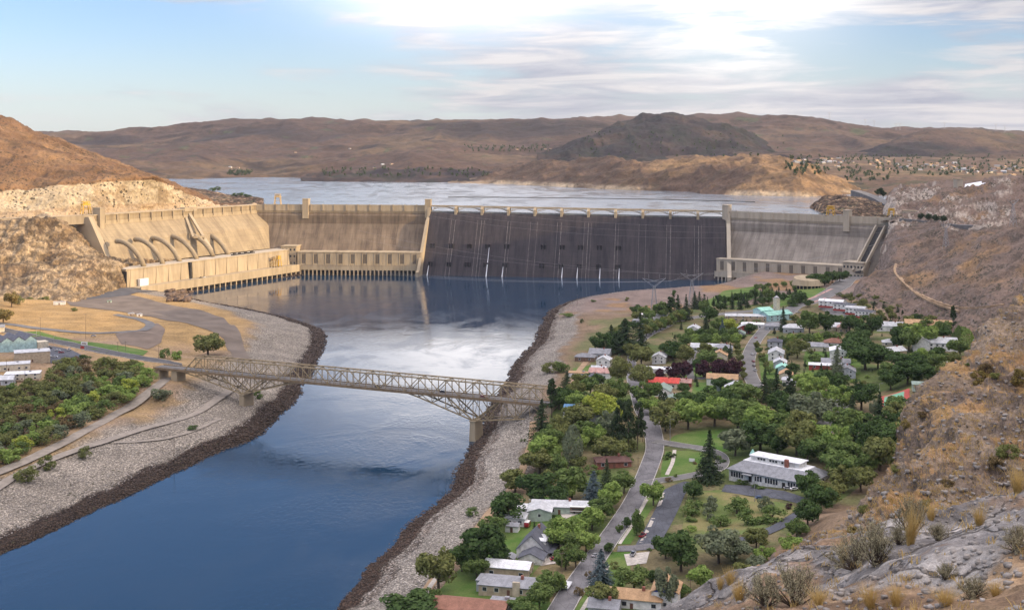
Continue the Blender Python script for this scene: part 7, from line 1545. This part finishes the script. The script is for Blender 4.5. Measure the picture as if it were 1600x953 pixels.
# utility poles and lamps
M_wood = simple('pole_wood', (.16,.115,.08), .9, .3, 2)
def pole(px, py, hpx, label, lamp=False, arm=True, mat=None):
    p = ground(px, py); h = hpx*p.y/F; r = empty('street_lamp' if lamp else 'utility_pole', p, R(random.uniform(-20, 20)), label=label, cat='lamp' if lamp else 'pole', group='street lamps' if lamp else 'utility poles')
    b = MB(); b.lathe([(.16, -.5), (.15, h*.5), (.10, h)], 8); b.build('post', mat or (M_steel if lamp else M_wood), r)
    if lamp: b = MB(); b.beam((0, 0, h-.1), (1.8, 0, h+.15), .12); b.build('arm', M_steel, r); b = MB(); b.cbox((2.0, 0, h+.1), (.9, .35, .2)); b.build('lamp_head', M_steel, r)
    elif arm: 
        b = MB(); b.cbox((0, 0, h-.7), (2.4, .14, .16)); b.build('crossarm', M_wood, r); b = MB(); [b.lathe([(.07, h-.62), (.09, h-.45), (.03, h-.35)], 6, (x, 0)) for x in (-1.1, -.4, .4, 1.1)]; b.build('insulators', M_steel, r)
for a in [(134,530,40,'tall pole beside the highway verge in front of the sign'),(63,526,30,'pole beside the loop road near the teal building'),(184,548,14,'left pole of the pair on the verge before the bridge'),(196,549,16,'right pole of the pair on the verge before the bridge'),(248,561,22,'pole at the left bridge approach'),(10,592,30,'pole among the shops at the left edge'),(39,598,24,'pole in front of the porch building'),
 (878,908,46,'wooden pole on the river side of the street by the tan ranch house'),(975,770,26,'wooden pole among light trees above the dormer house'),(1004,690,34,'dark pole at the bend of the street'),(997,729,16,'wooden pole by the low brick house'),(1079,930,26,'pole by the parked cars under the ledge'),(272,717,36,'lone thin pole on the gravel of the left bank'),(902,476,16,'thin pole at the water edge near the spillway'),
 (1132,507,22,'pole in the yard of the tan warehouse'),(1152,509,20,'pole at the right end of the tan warehouse'),(1288,487,20,'pole at the corner of the strip parking lot'),(1440,505,28,'pole at the foot of the hill behind the meeting house'),(1370,468,16,'left pole on the slope above the shop strip')]: pole(*a)
for a in [(1179,784,40,'lamp post at the near edge of the hall parking lot'),(1374,625,26,'lamp post left of the tennis court'),(1047,695,40,'lamp post beside the curved park road'),(84,539,14,'pale lamp post on the highway verge'),(57,526,12,'pale lamp near the teal building on the verge'),(1240,478,18,'lamp on the boulevard by the mint roofed hall'),(1290,460,16,'lamp on the upper boulevard'),(1325,445,14,'lamp where the boulevard climbs to the dam'),(1520,520,18,'lamp at the right end of the tree belt')]: pole(*a, lamp=True)
# roadside sign
p = ground(131, 549); r = empty('roadside_sign', p, R(-20), label='white and brown roadside sign on two posts by the shop parking lot', cat='sign')
for x in (-1.6, 1.6): b = MB(); b.cbox((x, 0, 3.2), (.25, .25, 7)); b.build('post', M_steel, r)
b = MB(); b.cbox((.4, 0, 6.6), (6.2, .4, 2.6)); b.build('upper_panel', M_white, r); b = MB(); b.cbox((-1.6, 0, 3.2), (3.6, .4, 2.4)); b.build('lower_panel', WALL['red'], r); b = MB(); b.cbox((.4, -.23, 6.6), (4.2, .06, .9)); b.build('lettering_band', WALL['brown'], r)
# fences
def fence(pts, label, hh=1.1, st=3., mat=None):
    P_ = resample(ground_many(pts), st); zz = Gterr(P_); r = empty('post_fence', (P_[0, 0], P_[0, 1], zz[0]), label=label, cat='fence'); o_ = Vector((P_[0, 0], P_[0, 1], zz[0])); V_ = [Vector((a, b, c))-o_ for (a, b), c in zip(P_, zz)]; m = mat or M_wood
    for v in V_[:90]: b = MB(); b.box(v.x-.1, v.x+.1, v.y-.1, v.y+.1, v.z-.2, v.z+hh); b.build('post', m, r)
    for k, f_ in enumerate((.45, .9)):
        b = MB(); b.tube([v+Vector((0, 0, hh*f_)) for v in V_], .07, 5); b.build('rail', m, r)
fence([(1250,796),(1235,806),(1215,818),(1185,830),(1152,840)], 'wooden post fence along the curved park road'); fence([(827,783),(857,788)], 'white fence behind the green L shaped house', 1.4, 2.5, M_white); fence([(770,875),(785,885),(800,888),(830,876)], 'brown garden fence around the dormer house', 1.5, 2.5)
# white civic hall sign and flag-like board
p = ground(1081, 722); r = empty('lawn_sign', p, R(-10), label='small white sign board on the oval lawn beside shrubs', cat='sign'); b = MB(); b.cbox((0, 0, 1.3), (3.2, .2, 1.8)); b.build('panel', M_white, r); b = MB(); [b.cbox((x, 0, .4), (.2, .2, 1.6)) for x in (-1.3, 1.3)]; b.build('post', M_wood, r)
# ================================================================== FAR SIDE: canal headwork, far town, ridge pylons
def by_name(n): return [o for o in bpy.data.objects if o.name.startswith(n) and o.type == 'MESH']
Bf = [bvh(o) for n in ('town_plateau', 'far_hills', 'shade_tinted_wooded_hill', 'lakeside_hill', 'lake_bluff') for o in by_name(n)]
def cast_far(px, py):
    best = None
    for B in Bf:
        h = cast(B, px, py)
        if h is not None and (best is None or h.y < best.y): best = h
    return best
q = W(1497, 302, 1840); r = empty('canal_tower', q, .3, label='square concrete tower beside the white canal on the right hill', cat='tower'); b = MB(); b.cbox((0, 0, 6), (10, 10, 30)); b.build('wall', M_concR, r); b = MB(); b.cbox((0, 0, 21.5), (11.5, 11.5, 1.2)); b.build('cap', M_conc, r)
b = MB(); A_ = [W(1506, 298, 1820), W(1508, 288, 1850), W(1548, 281, 1830), W(1538, 287, 1810)]; b.add(A_+[a-Vector((0, 0, 6)) for a in A_], [(0,1,2,3),(7,6,5,4),(0,4,5,1),(1,5,6,2),(2,6,7,3),(3,7,4,0)]); o = b.build('canal_water', M_foam); o['kind'] = 'structure'
FARH = []; fh = None; rs = np.random.RandomState(77); cnt = 0
def far_house(px, py, w_=1.0, mat='white'):
    global fh, cnt
    p = cast_far(px, py)
    if p is None: return
    if fh is None:
        fh = empty('far_house', p); b = MB(); b.prism([(-6, -3), (6, -3), (6, 4), (0, 6.5), (-6, 4)], -9, 9); b.build('wall', WALL['white'], fh); b = MB(); b.prism([(-6.8, 3.8), (0, 6.6), (6.8, 3.8), (6.8, 4.2), (0, 7.1), (-6.8, 4.2)], -9.6, 9.6); b.build('roof', ROOF['silver'], fh); r = fh
    else: r = copy_tree(fh)
    for c in r.children: c.material_slots[0].link = 'OBJECT'; c.material_slots[0].material = (WALL if c.name.startswith('wall') else ROOF)[rs.choice(['cream', 'tan', 'tan', 'grey'] if c.name.startswith('wall') else ['silver', 'grey', 'brown', 'tan', 'dark'])]
    r.location = p; r.rotation_euler = (0, 0, rs.uniform(-.6, .9)); r.scale = (w_, w_, w_); cnt += 1
    FARH.append((px, py, r)); tag(r, None, 'house', 'houses of the far town' if px > 1200 else 'farmhouses on the far shore')
for k in range(85):
    px = rs.uniform(1232, 1598); far_house(px, 247+ (px-1232)*.05+rs.uniform(-4, 11), rs.uniform(.6, .95))
for px, py in ((585,263),(598,258),(612,257),(462,239),(360,262),(372,263),(547,233),(808,234),(860,233),(852,234)): far_house(px, py, .62)
tv, tn = [], []
for k in range(620):
    m = k % 8
    px, py = ((rs.uniform(1225, 1600), rs.uniform(243, 275)) if m < 4 else (rs.uniform(900, 1225), rs.uniform(205, 246)) if m < 5 else (rs.uniform(725, 860), rs.uniform(228, 238)) if m == 5 else (rs.uniform(355, 395), rs.uniform(268, 275)) if m == 6 and k % 3 else (rs.uniform(1320, 1390), rs.uniform(272, 283)) if m == 6 else (rs.uniform(500, 780), rs.uniform(264, 278)))
    p = cast_far(px, py)
    if p is None: continue
    s_ = rs.uniform(5, 11); n = 26; d = rs.randn(n, 3); d /= np.linalg.norm(d, axis=1)[:, None]; tv.append(np.array(p)+d*np.array([.5, .5, .75])*s_*rs.rand(n, 1)**.4+np.array([0, 0, s_*.6])); tn.append(d)
tag(link('far_woodland', quads_mesh('far_woodland', np.vstack(tv), np.vstack(tn)+rs.randn(len(tv)*26, 3)*.4, np.full(len(tv)*26, 1.5), 1, rs), LM['fir']), 'scattered dark pines and scrub over the far hills', 'woodland', None, 'stuff')
for i, (px, py) in enumerate(((1296,185),(1352,196),(1366,198),(1400,202),(1406,202),(1476,201),(1556,203),(1570,205))):
    p = W(px, py+2, 6750); o = pylon('ridge_pylon', p, 44, 11, 'tiny steel pylon on the far right skyline', .5, 'pylons along the far skyline')
for i, (px, py) in enumerate(((1372,303),(1380,305),(1376,300))):
    tree(px, py, 12, 10, 'broad', 'fir', pos=W(px, py+4, 1960)); t = TREES.pop(); tag(t[0], ['dark tree left in the clump above the dam road on the right', 'dark tree right in the clump above the dam road on the right', 'rear dark tree of the clump above the dam road'][i], 'tree', 'trees behind the right dam end')
for i, (px, py) in enumerate(((1440,344),(1451,345),(1462,346),(1474,348))):
    tree(px, py, 12, 11, 'round', 'fir', pos=W(px, py, (1690,1660,1640,1610)[i])); t = TREES.pop(); tag(t[0], ['leftmost', 'second from left', 'third from left', 'rightmost'][i]+' of four dark round trees along the road right of the dam', 'tree', 'trees behind the right dam end')
for i, (px, py) in enumerate(((368,307),(378,306.5),(386,308),(340,297),(332,299))):
    tree(px, py, 7, 11, 'bush', 'dark', pos=W(px, py, (2300,2300,2290,2440,2420)[i])); t = TREES.pop(); tag(t[0], ['left', 'middle', 'right', 'upper right', 'upper left'][i]+' dark bush on the little promontory left of the lake', 'bush', 'bushes on the promontory')
# debris buoy line on the lake
pts = [onz(px, py, ZL) for px, py in ((700,308.5),(800,309),(900,310),(1000,311.5),(1090,313.5),(1180,316))]
b = MB(); b.tube([p+Vector((0, 0, .5)) for p in pts], .8, 6); tag(b.build('log_boom', M_pane), 'long dark floating boom line across the lake behind the spillway', 'boom')
# rock knob at the plaza edge and plaza huts
rk = np.random.RandomState(4); q = ground_many([(rk.uniform(262, 298), rk.uniform(455, 472)) for _ in range(90)]); zz = Gterr(q); rocks_mesh('shore_rock_outcrop', np.c_[q, zz+.5], rk.uniform(2, 7.5, 90), simple('brown_outcrop', (.15,.105,.075), .9, .5, .3), .6, 3, 'brown rock outcrop at the water edge beside the riverside powerhouse')
for (px, py, l_, w_, h_, c, lab) in ((93,476,12,4,3,'white','small white container hut on the upper plaza left end'),(171,473,5,3,2.5,'green','small green hut on the edge of the plaza'),(205,493,6,4,2,'tan','low tan store box by the loop road'),(218,494,5,4,2,'white','low white store box by the loop road')): house(px, py, l_, w_, h_, 10, 'flat', c, 'silver' if c != 'green' else 'green', lab, cat='hut', name='site_hut', n=1, wins=False, chim=False)

make_haze()
# track across the shaded right hill
Br = [bvh(o) for o in by_name('right_hill')]
def cast_r(px, py):
    c = [h for h in (cast(B, px, py) for B in Br) if h is not None]; return min(c, key=lambda h: h.y) if c else None
def track(pts, w_, mat, off=.5):
    L_ = resample(smooth_line(np.array(pts, float)), 3.); P_ = [cast_r(*q) for q in L_]; P_ = [p for p in P_ if p is not None]; out = [P_[0]]
    for p in P_[1:]:
        if abs(p.y-out[-1].y) < 60: out.append(p)
    strip3('dirt_track', [p+Vector((0, 0, off)) for p in out], w_, mat, 0)
track([(1401,412),(1398,425),(1412,440),(1428,455),(1445,466),(1475,478),(1500,486)], 4.5, M_dirtp, .35); track([(1430,456),(1470,474),(1510,482),(1545,478),(1570,475)], 3.5, M_dirtp, .35)

def ordinal(i):
    T_ = ['first','second','third','fourth','fifth','sixth','seventh','eighth','ninth','tenth','eleventh','twelfth','thirteenth','fourteenth','fifteenth','sixteenth','seventeenth','eighteenth','nineteenth','twentieth']
    return T_[i] if i < 20 else 'twenty-'+T_[i-20] if i < 29 else 'thirtieth'
A_ = sorted([q for q in FARH if q[0] > 1200], key=lambda q: q[1]-.05*(q[0]-1232)); n4 = -(-len(A_)//4)
for k, nm in enumerate(('uppermost', 'upper middle', 'lower middle', 'lowest')):
    for i, q in enumerate(sorted(A_[k*n4:(k+1)*n4], key=lambda q: q[0])): q[2]['label'] = f'small pale house, {ordinal(i)} from the left in the {nm} row of the far town'
for i, q in enumerate(sorted([q for q in FARH if q[0] <= 1200], key=lambda q: q[0])): q[2]['label'] = f'tiny pale farmhouse on the far shore across the lake, {ordinal(i)} from the left'
for i, o in enumerate(sorted([o for o in bpy.data.objects if o.name.startswith('ridge_pylon')], key=lambda o: o.location.x)): o['label'] = f'tiny steel pylon on the far right skyline, {ordinal(i)} from the left'
